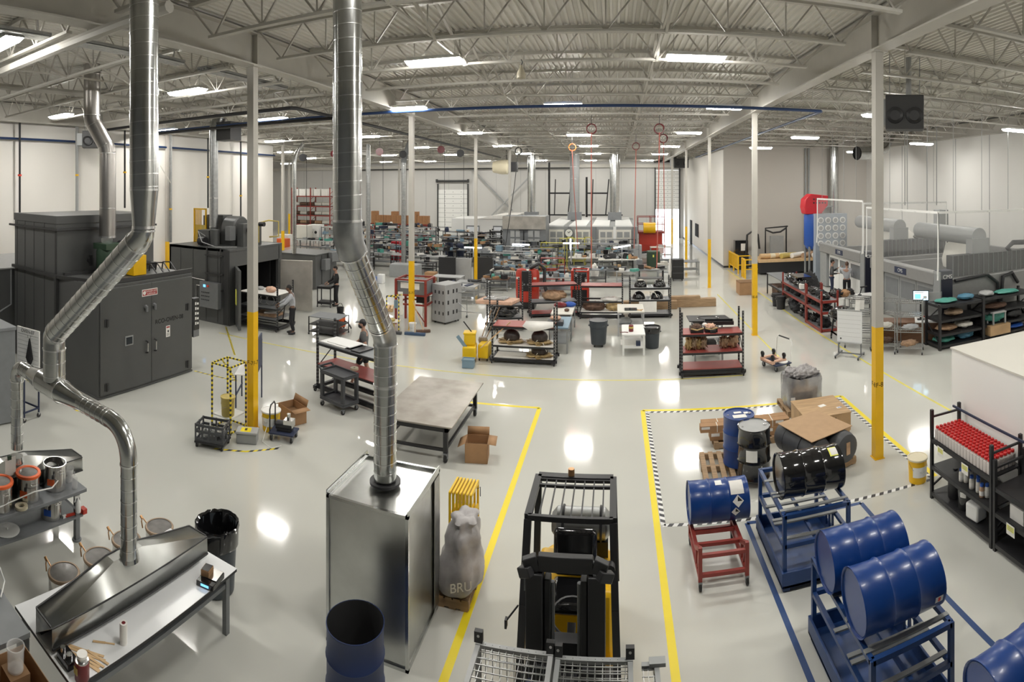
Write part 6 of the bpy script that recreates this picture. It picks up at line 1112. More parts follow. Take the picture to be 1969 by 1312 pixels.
def wire_cart(label,c,rz,w=.85,d=.55,h=1.65,zs=(.2,.7,1.2,1.6)):
    t = thing('wire_cart',label,'cart',(c[0],c[1],0),rz); 
    for x in (-w/2,w/2):
        for y in (-d/2,d/2): b = MB(); b.cyl((x,y,.08),(x,y,h),.016,n=8); b.build('post','galvmatte',t); caster(t,x,y,.045)
    for z in zs:
        b = MB(); k = -w/2
        while k <= w/2: b.bar((k,-d/2,z),(k,d/2,z),.008); k += .06
        for y in (-d/2,0,d/2): b.bar((-w/2,y,z),(w/2,y,z),.014,.03)
        b.build('wire_shelf','galvmatte',t)
    return t
wire_cart('wire shelf cart directly behind the rolling whiteboard',(7.75,16.3),R(-40)); wire_cart('second wire shelf cart, between the whiteboard and the column marked F-8',(8.35,15.6),R(-40)); wire_cart('wire shelf cart beside the desk with the screen',(8.85,15.0),R(-35)); wire_cart('low wire cart behind the other wire carts',(8.3,17.2),R(-30),h=1.3,zs=(.25,.8,1.25))
for k,(p,z) in enumerate((((7.6,16.15),1.22),((7.8,16.25),1.22))): b = MB(); b.box((0,0,.2),(.16,.01,.4),0,rx=R(-12)); one('white_folder','white folder standing on the wire cart behind the whiteboard','folder',b,'paper',(p[0],p[1],z),R(-40),group='white folders on the wire cart')
for k,(x,y,z,m,lb) in enumerate(((8.3,15.6,.72,'offwhite','pale part on the wire cart near the F-8 column'),(8.9,15.0,.72,'greylight','grey part on the wire cart beside the desk'),(8.35,15.65,.22,'brown','brown part on the low shelf of the wire cart near the F-8 column'),(8.85,15.0,.22,'tan','tan part on the low shelf of the wire cart beside the desk'))): lump(lb,(x,y,z),(.3,.2,.09),m,90+k,'stored_part','part',.3,3)
t = thing('wooden_desk','brown wooden cabinet desk with a white top under the screen','desk',(9.55,16.0,0),R(-30)); b = MB(); b.bx(-1.0,-.35,.05,.9,.35,.72); b.build('cabinet','brownwood',t,bev=.01); b = MB(); b.bx(.1,-.4,.72,.95,.4,.76); b.build('desk_top','white',t)
for x in (-.9,-.3,.3): b = MB(); b.bx(x,-.36,.12,x+.5,-.35,.66); b.build('door','brownwood',t)
t = thing('monitor','lit computer screen beside the grey board','monitor',(9.75,15.75,.77),R(-32)); b = MB(); b.bx(-.12,-.08,0,.12,.08,.02); b.bar((0,0,.0),(0,.02,.75),.05); b.build('stand','black',t); b = MB(); b.bx(-.27,-.03,.62,.27,.02,.98); b.build('bezel','blackgloss',t); b = MB(); b.bx(-.245,-.034,.65,.245,-.03,.955); b.bx(-.22,-.036,.9,.1,-.034,.93,1); b.bx(-.2,-.036,.7,.0,-.034,.86,2); b.bx(.08,-.036,.7,.2,-.034,.8,1); b.build('screen',['screen','white','lcd'],t)
b = MB(); b.bx(-.28,-.25,0,.28,.25,.5); one('computer_case','black computer case below the lit screen','computer',b,'black',(9.5,15.55,.0),R(-30)) if 0 else None
t = thing('panel_board','grey upright panel board beside the lit screen','board',(10.15,15.75,.0),R(-28)); b = MB(); b.bx(-.38,-.02,.85,.38,.02,1.65); b.build('panel','greylight',t); b = MB(); b.bar((-.36,0,0),(-.36,0,1.66),.04); b.bar((.36,0,0),(.36,0,1.66),.04); b.bar((-.36,-.2,.03),(-.36,.2,.03),.04); b.bar((.36,-.2,.03),(.36,.2,.03),.04); b.build('stand','greysteel',t)
crate_box('tool_chest','dark red tool chest behind the black shelving',(10.5,16.1,0),(.75,.6,.95),'red',R(-28),'chest','black')
# black shelving across, with teal moulds
def shelf_x(label,x0,x1,y,d,h,zs,rz=0):
    t = thing('shelving_unit',label,'shelf',((x0+x1)/2,y,0),rz); a = (x1-x0)/2
    for x in (-a,a):
        for yy in (-d/2,d/2): b = MB(); b.bx(x-.04,yy-.04,0,x+.04,yy+.04,h); b.build('upright','black',t)
        b = MB(); b.bars([(x,-d/2,.2),(x,d/2,.82),(x,-d/2,h-.1)],.03); b.build('side_brace','black',t)
    for z in zs: b = MB(); b.bx(-a,-d/2,z-.08,a,d/2,z-.0); b.build('shelf','black',t)
    return t
s1 = shelf_x('black shelving with teal moulds, nearer the desk',9.75,11.5,15.0,.8,1.48,(.14,.5,.95,1.42)); s2 = shelf_x('black shelving with teal moulds at the edge of view',11.6,13.9,15.1,.8,1.5,(.14,.5,.95,1.42))
for k,(x,z,r_,m,lb) in enumerate(((10.3,1.43,(.42,.3,.06),'teal','flat teal mould on top of the shelving nearer the desk'),(11.1,1.43,(.3,.25,.1),'tealblue','blue mould on top of the shelving nearer the desk'),(12.0,1.43,(.3,.25,.1),'greylight','grey mould on top of the shelving at the edge'),(12.9,1.43,(.55,.32,.06),'teal','flat teal mould on top of the shelving at the edge'),(10.6,.96,(.34,.28,.12),'bronze','bronze mould on the upper shelf nearer the desk'),(12.4,.96,(.5,.3,.1),'brown','brown mould on the upper shelf at the edge'),(10.3,.51,(.4,.28,.1),'tan','tan mould on the lower shelf nearer the desk'),(11.0,.51,(.34,.28,.12),'offwhite','pale mould on the lower shelf nearer the desk'),(12.3,.51,(.5,.3,.22),'teal','tall teal mould on the lower shelf at the edge'),(10.2,.15,(.4,.3,.1),'teal','teal mould on the bottom shelf nearer the desk'),(11.0,.15,(.38,.3,.16),'tealblue','blue mould on the bottom shelf nearer the desk'),(13.2,.51,(.4,.3,.2),'black','black mould on the lower shelf at the edge'),(13.2,.15,(.5,.3,.08),'bluebright','blue flat mould on the bottom shelf at the edge'))): lump(lb,(x,15.05,z),r_,m,110+k,'mould','mould',.2,2.5)
crate_box('plywood_box','plywood box with round holes on the bottom shelf',(12.2,14.75,.15),(.9,.5,.34),'ply',cat='box'); bench('small grey metal stand on the plywood box',(12.2,14.75),.6,.4,.42,'greylight','greymid',name='metal_stand',cat='stand').location = (12.2,14.75,.5)
# machines
def machine(nm,x0,x1,y0,y1,sign,full=True):
    t = thing('gantry_machine',nm,'machine',((x0+x1)/2,(y0+y1)/2,0)); zb = 2.25
    b = MB(); b.bx(x0+.15,y0,.05,x1,y0+.18,2.0); b.bx(x0+.15,y1-.18,.05,x1,y1,2.0); b.bx(x1-.2,y0,.05,x1,y1,2.4); b.bx(x0+.9,y0,.05,x1,y1,.55); b.build('bed_wall','machinegrey',t,W=1,bev=.02)
    b = MB(); b.bx(x0+.02,y0-.1,.03,x0+.5,y0+.36,2.34); b.build('pillar','navydark',t,W=1,bev=.03); b = MB(); b.bx(x0-.03,y0-.07,.03,x0+.03,y0+.34,2.3); b.build('pillar_cover','greymid',t,W=1)
    b = MB(); b.bx(x0-.05,y0+.3,1.78,x0+.3,y1,2.25); b.build('front_beam','machinegrey',t,W=1,bev=.04)
    b = MB(); b.bx(x0,y1-.9,.03,x0+.4,y1,1.8); b.build('side_cabinet','greymid',t,W=1,bev=.02)
    for k in range(3): b = MB(); yy = y0+.5+(y1-y0-1.5)*k/3; ww = (y1-y0-1.6)/3; b.bx(x0+.12,yy,.1,x0+.16,yy+ww,1.76); b.bx(x0+.11,yy+.1,.95,x0+.17,yy+ww-.1,1.6,1); b.build('sliding_door',['greymid','greysteel'] if full else ['white','greysteel'],t,W=1)
    q = MB(); q.bx(x0-.06,(y0+y1)/2-.45,1.9,x0-.05,(y0+y1)/2+.45,2.14); q.build('sign_plate','navy',t,W=1); text('lettering',sign,.19,'white',t,(x0-.065-t.location.x,(y0+y1)/2-t.location.y,2.02),(PI/2,0,-PI/2),.001)
    text('lettering',sign,.2,'white',t,(x0+.27-t.location.x,y0-.104-t.location.y,2.12),(PI/2,0,0),.001)
    # gantry and bellows inside
    b = MB(); b.cyl((x0+2.2,y0+.6,3.35),(x0+2.2,y1-.4,3.35),.34,n=20); b.bx(x0+1.8,y0+.5,2.0,x0+2.6,y0+.9,3.3); b.build('bridge','greymid',t,W=1)
    b = MB(); b.bx(x0+.8,y0+.35,2.0,x1-.4,y0+.75,2.75); 
    for k in range(22): b.bx(x0+.8+k*(x1-x0-1.3)/22,y0+.33,2.02,x0+.82+k*(x1-x0-1.3)/22,y0+.35,2.75,1)
    b.build('bellows',['ovendark','ovenlight'],t,W=1)
    b = MB(); b.bx(x1-1.5,y0+.45,1.9,x1-.95,y0+1.0,4.1); b.cyl((x1-1.2,y0+.43,2.9),(x1-1.2,y0+.33,2.9),.28,n=18); b.build('spindle_head','greymid',t,W=1,bev=.03)
    b = MB(); b.tube([(x1-1.6,y0+.5,3.0),(x1-2.6,y0+.5,3.05),(x1-2.9,y0+.5,2.85),(x1-2.6,y0+.5,2.6),(x1-1.9,y0+.5,2.6)],.1,n=8); b.build('cable_chain','ovendark',t,W=1)
    b = MB(); b.lathe([(0,0),(1.0,0),(1.05,.3),(.9,.9),(.5,1.25),(0,1.3)],22,0,(x0+3.4,(y0+y1)/2+.4,1.9)); b.build('dust_hood','offwhite',t,W=1)
    if full:
        b = MB(); b.tube([(x0+.6,y0-.08,1.95),(x0+2.0,y0-.12,2.05),(x0+2.5,y0-.12,1.7),(x0+2.55,y0-.12,.9)],.07,n=8); b.tube([(x0+2.65,y0-.12,1.0),(x0+2.75,y0-.12,1.9),(x0+3.2,y0-.12,2.0),(x0+3.5,y0-.12,1.6)],.07,n=8); b.build('hose','black',t,W=1)
    return t
machine('grey enclosed gantry milling machine lettered CMS, nearer the black shelving',10.5,16.9,15.75,21.0,'CMS'); machine('grey gantry milling machine lettered CMS with its door open, farther down the aisle',10.75,16.6,22.2,27.6,'CMS',False)
def curtain(label,a,c,z0,z1,wires,seed):
    t = thing('vinyl_curtain',label,'curtain',(a[0],a[1],0)); a,c = Vector((*a,0)),Vector((*c,0)); d = (c-a); L = d.length; d /= L; n_ = Vector((-d.y,d.x,0)); P = []; n = int(L/.1)
    for k in range(n+1):
        q = a+d*L*k/n+n_*(.03*math.sin(k*1.3+seed)+.02*math.sin(k*.57)); P += [(q.x,q.y,z0),(q.x,q.y,z1)]
    b = MB(); b.add(P,[(2*i,2*i+2,2*i+3,2*i+1) for i in range(n)]); b.build('vinyl_sheet','curtain',t,W=1,ang=80)
    b = MB(); b.bar(a+Vector((0,0,z1)),c+Vector((0,0,z1)),.06,.08); b.build('track','white',t,W=1)
    for k in range(wires): q = a+d*L*(k+.5)/wires; b = MB(); b.cyl((q.x,q.y,z1),(q.x,q.y,7.85),.01,n=5); b.build('hanger','greymid',t,W=1)
    for k in (0,1): q = (a,c)[k]; b = MB(); b.tube([(q.x,q.y,z1),(q.x,q.y,z0+.5),(q.x-.06,q.y-.06,z0)],.03,n=6); b.build('edge_strap','white',t,W=1)
    return t
curtain('clear vinyl curtain along the aisle side of the nearer CMS machine',(10.35,15.6),(10.35,21.1),2.26,4.35,4,1); curtain('clear vinyl curtain across the end of the nearer CMS machine',(10.35,15.6),(16.6,15.6),2.06,4.35,5,2); curtain('clear vinyl curtain along the aisle side of the farther CMS machine',(10.6,22.0),(10.6,27.6),2.26,4.6,4,3); curtain('clear vinyl curtain across the end of the farther CMS machine',(10.6,21.9),(15,21.9),2.3,4.5,3,4)
t = thing('filter_wall','panel of round white filters standing behind the farther machine','panel',(11.75,28.5,0)); b = MB(); b.bx(-.95,-.1,0,.95,.3,3.75); b.build('panel','bluegreyp',t)
for i in range(4):
    for j in range(4): b = MB(); x = -.66+.44*i; z = 2.1+.43*j; b.cyl((x,-.1,z),(x,-.16,z),.17,n=18); b.cyl((x,-.16,z),(x,-.17,z),.12,n=16,m=1); b.build('round_filter',['white','greylight'],t)
t = thing('dust_collector','blue dust collector with a red fan scroll on top, beside the round filters','collector',(10.95,29.2,0)); b = MB(); b.lathe([(.35,1.75),(.52,2.0),(.52,3.6),(.48,3.72),(0,3.72)],20); b.build('body','bluebright',t); b = MB(); b.side([(-.55,3.72),(.35,3.72),(.75,4.2),(.78,4.75),(-.25,4.85),(-.6,4.55),(-.65,4.1)],-.4,.4); b.build('fan_scroll','redbright',t,bev=.04)
for i in range(5):
    for j in range(2): b = MB(); b.cyl((-.1+.17*i,-.41,4.35+.2*j),(-.1+.17*i,-.42,4.35+.2*j),.05,n=8); b.build('grille_hole','black',t)
for x in (-.35,.35):
    for y in (-.35,.35): b = MB(); b.bx(x-.04,y-.04,0,x+.04,y+.04,1.9); b.build('leg','greymid',t)
person('person in dark tee facing the open machine door with hand at the chin',(10.15,24.5,0),R(70),dict(el=(.27,-.05,1.12),wl=(.1,-.28,1.3),er=(-.27,0,1.1),wr=(-.05,-.26,1.08)),'tee','navy')
person('person in grey shirt and black trousers reaching up at the machine door',(10.45,23.4,0),R(150),dict(el=(.34,-.2,1.4),wl=(.3,-.45,1.45),er=(-.27,-.1,1.12),wr=(-.2,-.36,1.15)),'shirtgrey','pants',hair='brown')
# ---------------------------------------------------------------- far wall: dock doors, bracing, booths, racks
def dock(name,label,x0,x1,zb,zt,y=YB):
    t = struct(thing(name,label,None,((x0+x1)/2,y-.06,0))); n = 10; 
    b = MB()
    for k in range(n): z = zb+(zt-zb)*k/n; b.bx(x0,y-.06,z+.015,x1,y-.02,z+(zt-zb)/n-.015); b.bx(x0,y-.05,z-.015,x1,y-.02,z+.015,1)
    for k in range(n):
        for i in range(3): x = x0+(x1-x0)*(i+.8)/3.6; z = zb+(zt-zb)*(k+.4)/n; b.bx(x,y-.08,z,x+.06,y-.06,z+.08,1)
    b.build('door_curtain',['white','greymid'],t,W=1)
    for x in (x0-.12,x1): b = MB(); b.bx(x,y-.16,0,x+.12,y-.02,zt+.6); b.build('door_track','ovendark',t,W=1)
    b = MB(); b.cyl((x0-.1,y-.3,zt+.9),(x1+.1,y-.3,zt+.9),.12,n=10); b.bx(x0-.2,y-.4,zt+.75,x0-.05,y-.1,zt+1.1); b.bx(x1+.05,y-.4,zt+.75,x1+.2,y-.1,zt+1.1); b.build('spring_shaft','ovendark',t,W=1); return t
dock('door_1','closed white sectional dock door in the far wall',-18.75,-15.5,.02,5.0); dock('door_2','white sectional dock door pulled half up, daylight below',DX0,DX1,3.0,7.0)
b = MB(); b.bx(-60,57,-.3,40,90,-.2); struct(b.build('ground_outside','offwhite'),'bright yard outside the open dock door')
b = MB(); b.bar(onY(905,322,56.2),onY(985,405,56.2),.2,.12); struct(b.build('trim_3','greymid'),'diagonal steel brace on the far wall'); b = MB(); b.bar(onY(1018,340,56.1),onY(945,415,56.1),.2,.12); struct(b.build('trim_4','greylight'),'diagonal steel brace on the far wall crossing the other')
b = MB(); p = onX(1328,450,6.98); b.bx(6.95,p.y-.9,0,6.99,p.y+.3,2.2); struct(b.build('door_3','ink'),'dark door in the corridor wall')
b = MB(); p = onX(1340,450,6.98); b.bx(6.95,p.y-.9,1.0,6.99,p.y+.9,2.1); b.bx(6.94,p.y-1,.95,6.96,p.y+1,1.0,1); struct(b.build('window_1',['ink','white']),'small dark window in the corridor wall')
def vduct(name,label,p,y0,y1,r,mat='galv',dist=None):
    t = thing(name,label,'duct',p); b = MB(); duct(b,(p[0],p[1],y0),(p[0],p[1],y1),r,pitch=1.0,n=16); b.build('riser',[mat,'seam'],t,W=1); return t
for x,y0,r,lb in ((1022,2.9,.34,'tall galvanised duct by the grey-topped booth at the far wall'),(1105,2.9,.4,'grey duct rising from the middle of the long booth'),(1182,2.9,.4,'galvanised duct rising from the end of the long booth')): p = onY(x,420,45.0); t = vduct('exhaust_duct',lb,(p.x,45.0,y0),y0,8.5,r,'galv' if x != 1105 else 'greymid'); b = MB(); b.bx(p.x-.55,44.6,2.55,p.x+.55,45.5,3.2); b.build('fan_box','greysteel',t,W=1)
def filter_front(b, x0,x1,y,z0,z1,nx,nz):
    for i in range(nx):
        for j in range(nz): a = x0+(x1-x0)*i/nx; c = z0+(z1-z0)*j/nz; b.bx(a+.05,y-.02,c+.05,x0+(x1-x0)*(i+1)/nx-.05,y,z0+(z1-z0)*(j+1)/nz-.05)
t = thing('spray_booth','long grey spray booth with four filter doors before the far wall','booth',(-1.6,43,0)); b = MB(); b.bx(-4.85,38.0,.03,1.55,49,2.5); b.build('walls','greymid',t,W=1); b = MB()
for k in range(4): b.bx(-4.8+1.6*k,38.2,2.5,-3.6+1.6*k,48.8,2.58)
b.build('roof_panel','white',t,W=1)
for k,(xa,xb) in enumerate(((1057,1083),(1107,1133),(1153,1178),(1185,1212))):
    A,B = onY(xa,470,37.97).x,onY(xb,470,37.97).x; b = MB(); b.bx(A-.06,37.93,.2,B+.06,38,2.3); d = b.build('filter_door','offwhite',t,W=1); b = MB(); filter_front(b,A,B,37.93,.3,2.2,2,4); sub(d,'filter_panel','greymid',b)
for xa in (1052,1095,1143,1182,1220): A = onY(xa,470,37.9).x; b = MB(); b.bx(A-.1,37.88,0,A+.1,38,2.5); b.build('post','greysteel' if xa != 1182 else 'white',t,W=1)
p = onY(1094,448,37.9); b = MB(); b.cyl((p.x,37.9,p.z),(p.x,37.82,p.z),.3,n=22); t = one('wall_clock','round wall clock on the long grey booth','clock',b,'greysteel',(0,0,0)); b = MB(); b.cyl((p.x,37.82,p.z),(p.x,37.8,p.z),.25,n=22); b.build('dial','white',t); b = MB(); b.bars([(p.x-.08,37.79,p.z+.1),(p.x,37.79,p.z),(p.x+.1,37.79,p.z+.14)],.03); b.build('clock_hands','black',t)
t = thing('filter_booth','tall grey-topped filter booth beside the long booth','booth',(-6,38,0)); b = MB(); A,B = onY(966,430,35.9).x,onY(1049,430,35.9).x; b.bx(A,36,.03,B,37.9,3.3); b.build('walls','greysteel',t,W=1); b = MB(); b.bx(A,35.9,2.45,B,36,3.3); b.build('header_panel','panelsteel',t,W=1)
for xa,xb in ((980,1001),(1014,1039)): b = MB(); filter_front(b,onY(xa,470,35.95).x,onY(xb,470,35.95).x,35.97,.3,2.4,2,4); b.build('filter_panel','greylight',t,W=1)
b = MB(); A = onY(1007,450,35.8).x; b.bar((A,35.8,0),(A,35.8,2.4),.08); b.bar((A-.3,35.8,2.4),(A+.3,35.8,2.4),.06); b.build('hoist_post','black',t,W=1)
t = thing('site_office','low white office box with small windows before the far wall','office',(-11,45,0)); A,B = onY(868,440,43).x,onY(966,440,43).x; b = MB(); b.bx(A,43,0,B,47,2.7); b.build('walls','white',t,W=1); b = MB(); b.add([(A+2.2,42.9,2.7),(B+1.2,42.9,2.7),(B+1.2,47.5,2.7),(A+2.2,47.5,2.7),(A+3.6,42.9,3.0),(B+1.2,42.9,3.05),(B+1.2,47.5,3.05),(A+3.6,47.5,3.0)],[(0,1,5,4),(1,2,6,5),(2,3,7,6),(3,0,4,7),(4,5,6,7)]); b.build('roof','paper',t,W=1)
for xa,xb in ((897,922),(948,966)): a,c = onY(xa,440,42.98).x,onY(xb,440,42.98).x; b = MB(); b.bx(a,42.95,.9,c,43,2.15,0); b.bx(a+.08,42.94,1.2,c-.08,42.96,2.05,1); b.build('window',['greysteel','glowdoor'],t,W=1)
t = thing('scissor_lift','red scissor lift carrying a yellow drum near the open dock door','lift',(2.7,42,0)); A,B = onY(1226,450,42).x,onY(1275,450,42).x; b = MB(); b.bx(A,41.3,.25,B,42.7,.9); b.bx(A+.1,41.4,.9,B-.1,42.6,1.75); b.build('base','red',t,W=1); b = MB(); b.bx(A,41.2,1.75,B,42.8,1.9)
for x in (A,(A+B)/2,B):
    for y in (41.2,42.8): b.bar((x,y,1.9),(x,y,3.0),.05)
for z in (2.45,3.0):
    for y in (41.2,42.8): b.bar((A,y,z),(B,y,z),.05)
b.build('platform_rail','redrack',t,W=1); b = MB(); b.cyl((A+.4,41.15,2.2),(A+1.3,41.15,2.2),.4,n=16); b.build('drum','yellow',t,W=1)
for x in (A+.2,B-.2): caster(t,x-2.7,-.6,.15,.15)
# pallet racks with goods
def prack(label,x0,x1,y,d,h,lv,mat='redrack'):
    t = thing('pallet_rack',label,'rack',((x0+x1)/2,y,0)); n = max(1,round((x1-x0)/2.4))
    for k in range(n+1):
        x = x0+(x1-x0)*k/n; b = MB()
        for yy in (y-d/2,y+d/2): b.bx(x-.05,yy-.05,0,x+.05,yy+.05,h)
        z = .3
        while z < h-.6: b.bar((x,y-d/2,z),(x,y+d/2,z+.5),.04); z += .6
        b.build('upright_frame',mat,t,W=1)
    for z in lv:
        b = MB(); 
        for yy in (y-d/2,y+d/2): b.bx(x0,yy-.03,z-.12,x1,yy+.03,z)
        b.bx(x0,y-d/2,z-.02,x1,y+d/2,z,1); b.build('beam_level',[mat,'greysteel'],t,W=1)
    return t
prack('tall red pallet rack stacked with rolls in the far corner',-34.2,-29.3,52,1.1,5.2,(1.2,2.2,3.2,4.3)); rr = random.Random(31)
for z in (1.2,2.2,3.2):
    for k in range(5): x = -33.8+.95*k; one('wrapped_roll','roll of material on the '+{1.2:'lowest',2.2:'middle',3.2:'upper'}[z]+' level of the tall red rack','roll',MB().cyl((-.42,0,.2),(.42,0,.2),.2,n=12),rr.choice(('brown','offwhite','greymid','tan')),(x,51.9,z),0,'rolls on the tall red rack at %.1f m' % z)
for k in range(5): crate_box('white_case','white wrapped case on top of the tall red rack','',(.8,.8,.75),'paper') if 0 else one('white_case','white wrapped case on top of the tall red rack','case',MB().bx(-.4,-.4,0,.4,.4,.75),'paper',(-33.8+.95*k,51.9,4.3),0,'white cases on top of the tall red rack')
prack('long low red rack piled with brown cartons along the far wall',-21.8,-16.3,46.3,1.0,1.95,(1.0,1.95)); 
for i in range(11):
    for j in range(2 if i%4 else 3): one('carton','brown carton stacked on the long low red rack','box',MB().bx(-.24,-.35,0,.24,.35,.36),'carton',(-21.5+.5*i,46.2,1.955+.365*j),0,'brown cartons on the long low red rack')
for k in range(5): one('white_roll','white roll standing under the brown cartons','roll',MB().cyl((0,-.35,.28),(0,.35,.28),.27,n=16).cyl((0,-.36,.28),(0,-.35,.28),.1,n=10,m=1),['paper','greymid'],(-20.5+.75*k,46.1,1.005),0,'white rolls on the long low red rack')
prack('black shelving full of small dark goods beside the white office box',onY(945,460,40).x,onY(966,460,40).x,40,.8,2.1,(.5,1.0,1.5,2.0),'black')
# benches and clutter in the middle distance, each at its own place
def tools(n,group,label,cx,cy,w,d,z,seed,big=1):
    rr = random.Random(seed)
    for k in range(n):
        x,y = cx+rr.uniform(-w/2,w/2),cy+rr.uniform(-d/2,d/2); m = rr.choice(('paper','black','black','ovendark','plasticgrey','offwhite','navy','bluegrey','cardboard','greysteel','greymid','teal')); b = MB(); q = rr.random(); s = big*rr.uniform(.7,1.3)
        if q < .3: nm = 'storage_tray'; b.bx(-.17*s,-.11*s,0,.17*s,.11*s,.1*s)
        elif q < .5: nm = 'storage_bin'; b.bx(-.11*s,-.11*s,0,.11*s,.11*s,.19*s)
        elif q < .65: nm = 'flat_part'; b.prism([(-.3*s,-.1*s),(.3*s,-.12*s),(.26*s,.12*s),(-.24*s,.1*s)],0,.035)
        elif q < .84: nm = 'jar'; b.lathe([(.08*s,0),(.085*s,.13*s),(.06*s,.16*s),(.06*s,.19*s),(0,.19*s)],12)
        else: nm = 'material_roll'; b.cyl((-.22*s,0,.06*s),(.22*s,0,.06*s),.06*s,n=10)
        cw = dict(paper='white',black='black',ovendark='charcoal',plasticgrey='dark grey',offwhite='cream',navy='navy',bluegrey='pale blue',cardboard='brown',greysteel='slate',greymid='grey',teal='teal')[m]; one(nm,' '.join((cw+' '+nm.replace('_',' ')+' '+label.replace('the black shelf','black shelf')).split()[:16]),nm.split('_')[-1],b,m,(x,y,z),rr.uniform(0,3),group+' '+nm.replace('_',' '))
OBST = []
def free_spot(p, w, d):
    """slide a bench towards the camera along its line of sight until it stands clear of everything else"""
    for k in range(40):
        q = Vector((p.x,p.y,0))*(1-.008*k); r_ = (q.x-w/2-.04,q.y-.04,q.x+w/2+.04,q.y+d+.04)
        if not any(r_[0] < o[2] and r_[2] > o[0] and r_[1] < o[3] and r_[3] > o[1] for o in OBST):
            OBST.append(r_); return Vector((q.x,q.y+d/2,0))
    return None
def read_obstacles():
    bpy.context.view_layer.update()
    for o in COL.objects:
        if o.parent is not None or o.type == 'CAMERA' or (o.get('kind') == 'structure' and not o.name.startswith('column')): continue
        P = [x.matrix_world @ Vector(c) for x in [o]+list(o.children_recursive) if x.type == 'MESH' for c in x.bound_box]
        if P and min(p.z for p in P) < 1.2: OBST.append((min(p.x for p in P),min(p.y for p in P),max(p.x for p in P),max(p.y for p in P)))
def kit(label,px,py,w,d,h,top,leg,n,seed,shelf=.3,upper=False,rz=0,big=1):
    c = free_spot(g(px,py),w,d)
    if c is None: return None, None
    t = bench(label,c,w,d,h,top,leg,shelf,rz); tools(n,label,'on the '+label,c.x,c.y,w*.8,d*.7,h,seed,big)
    if upper:
        b = MB()
        for x in (-w/2,w/2): b.bx(x-.02,d/2-.04,h,x+.02,d/2,h+.8)
        b.bx(-w/2,d/2-.3,h+.5,w/2,d/2,h+.53); b.bx(-w/2,d/2-.3,h+.8,w/2,d/2,h+.83); b.build('upper_shelf',leg,t); tools(n//2,label,'on the '+label,c.x,c.y+d/2-.15,w*.8,.1,h+.53,seed+50,big)
    return t,c
KITS = [('long bench with racks by the small red cabinet',715,512,3.2,.9,.9,'greylight','greysteel',10,1,.3,True),('long bench behind the column marked E-7',775,496,3.4,.9,.9,'whitegloss','greysteel',10,2,.3,True),('far bench below the brown cartons',735,480,4,1,.95,'offwhite','greysteel',10,3,.3,True,0,1.3),('second far bench below the brown cartons',800,478,3.5,1,.95,'greylight','black',9,4,.3,True,0,1.3),
 ('bench beside the small red cabinet',700,498,2.4,.8,.9,'woodlight','greysteel',7,5),('dark machining bench near the bent arm',845,478,3.0,.9,.95,'greysteel','black',8,6,.3,True),('low black table before the dark boards',812,528,1.4,.7,.7,'black','black',3,7),('grey bench under the dark boards',880,560,1.6,.8,.75,'greylight','greymid',4,8),
 ('bench with blue cylinders behind the dark boards',875,500,2.2,.9,.9,'greysteel','greysteel',6,9,.3,True),('crowded bench behind the red tank machine',945,500,2.6,.9,.9,'greylight','greysteel',9,10,.3,True),('crowded bench beside the tyre-ring rack',985,510,2.4,.9,.9,'offwhite','greysteel',9,11,.3,True),('bench before the white-posted booth doors',1068,505,2.0,.9,.9,'greylight','greysteel',8,12,.3,False),
 ('blue-topped bench with yellow posts',1100,512,1.8,.9,.95,'bluegrey','yellowpost',8,13,.3,True),('long tube-framed bench under the slanted lamp',1165,508,2.9,.9,.95,'greylight','galvmatte',9,14,.4,True),('grey bench with black parts under the slanted lamp',1205,540,1.1,.7,.85,'greylight','greymid',4,15),('large grey steel table near the open dock door',1318,530,1.7,1.0,.8,'greysteel','greymid',0,16),('small brown stool table by the green cabinet',1278,530,.8,.7,.8,'panelsteel','greymid',1,17),
 ('bench of dark parts near the grey upright unit',1240,500,1.6,.8,.9,'greylight','black',5,18),('pale bench in front of the scissor lift',1272,492,1.6,.8,.9,'offwhite','greymid',3,19),('grey bench near the white blast cabinets',640,500,2.2,.8,.9,'greysteel','greysteel',6,20),('far bench beneath the tall red rack',600,478,3.4,.9,.9,'greylight','greysteel',7,21,.3,False,0,1.3),('black bench at the dark red caged rack',690,520,1.6,.7,.85,'greysteel','black',4,22),('grey desk below the grey metal plate',858,562,1.5,.8,.75,'greylight','greymid',0,23)]
for k,(px,py,w,h,m,lb) in enumerate(((860,545,.95,1.42,'black','large black board standing upright near column F'),(890,545,.9,1.36,'greylight','grey metal plate standing between two black boards'),(930,540,1.15,1.32,'ovendark','wide dark board standing behind the tubular rail'))): p = g(px,py); crate_box('standing_board',lb,(p.x,p.y+(.0 if k!=1 else .1),0),(w,.12,h),m,cat='board')
p = g(763,500); t = thing('red_cabinet','small bright red cabinet standing among the far benches','cabinet',(p.x,p.y,0)); b = MB(); b.bx(-.35,-.3,0,.35,.3,1.35); b.build('body','redbright',t,bev=.04); b = MB(); b.bx(-.2,-.32,1.0,.2,-.3,1.2); b.build('plate','red',t)
for px,py,r_,h,m,lb in ((864,500,.3,1.3,'navy','dark blue cylinder standing on the floor near the dark boards'),(884,500,.3,1.2,'navy','second dark blue cylinder near the dark boards')): p = g(px,py); one('gas_cylinder',lb,'cylinder',MB().lathe([(r_,0),(r_,h*.9),(r_*.7,h),(0,h)],18),m,p)
p = g(1257,521); t = thing('green_cabinet','dark green upright cabinet near the open dock door','cabinet',(p.x,p.y+.4,0)); b = MB(); b.bx(-.4,-.4,.05,.4,.4,1.2); b.build('body','green',t,bev=.05); b = MB(); b.bx(-.06,-.41,.85,.02,-.4,1.0); b.build('label','labelyellow',t)
p = g(1226,522); t = thing('grey_unit','tall narrow grey unit beside the slanted lamp bench','cabinet',(p.x,p.y,0)); b = MB(); b.bx(-.25,-.3,0,.25,.3,1.65); b.build('body','greylight',t,bev=.02)
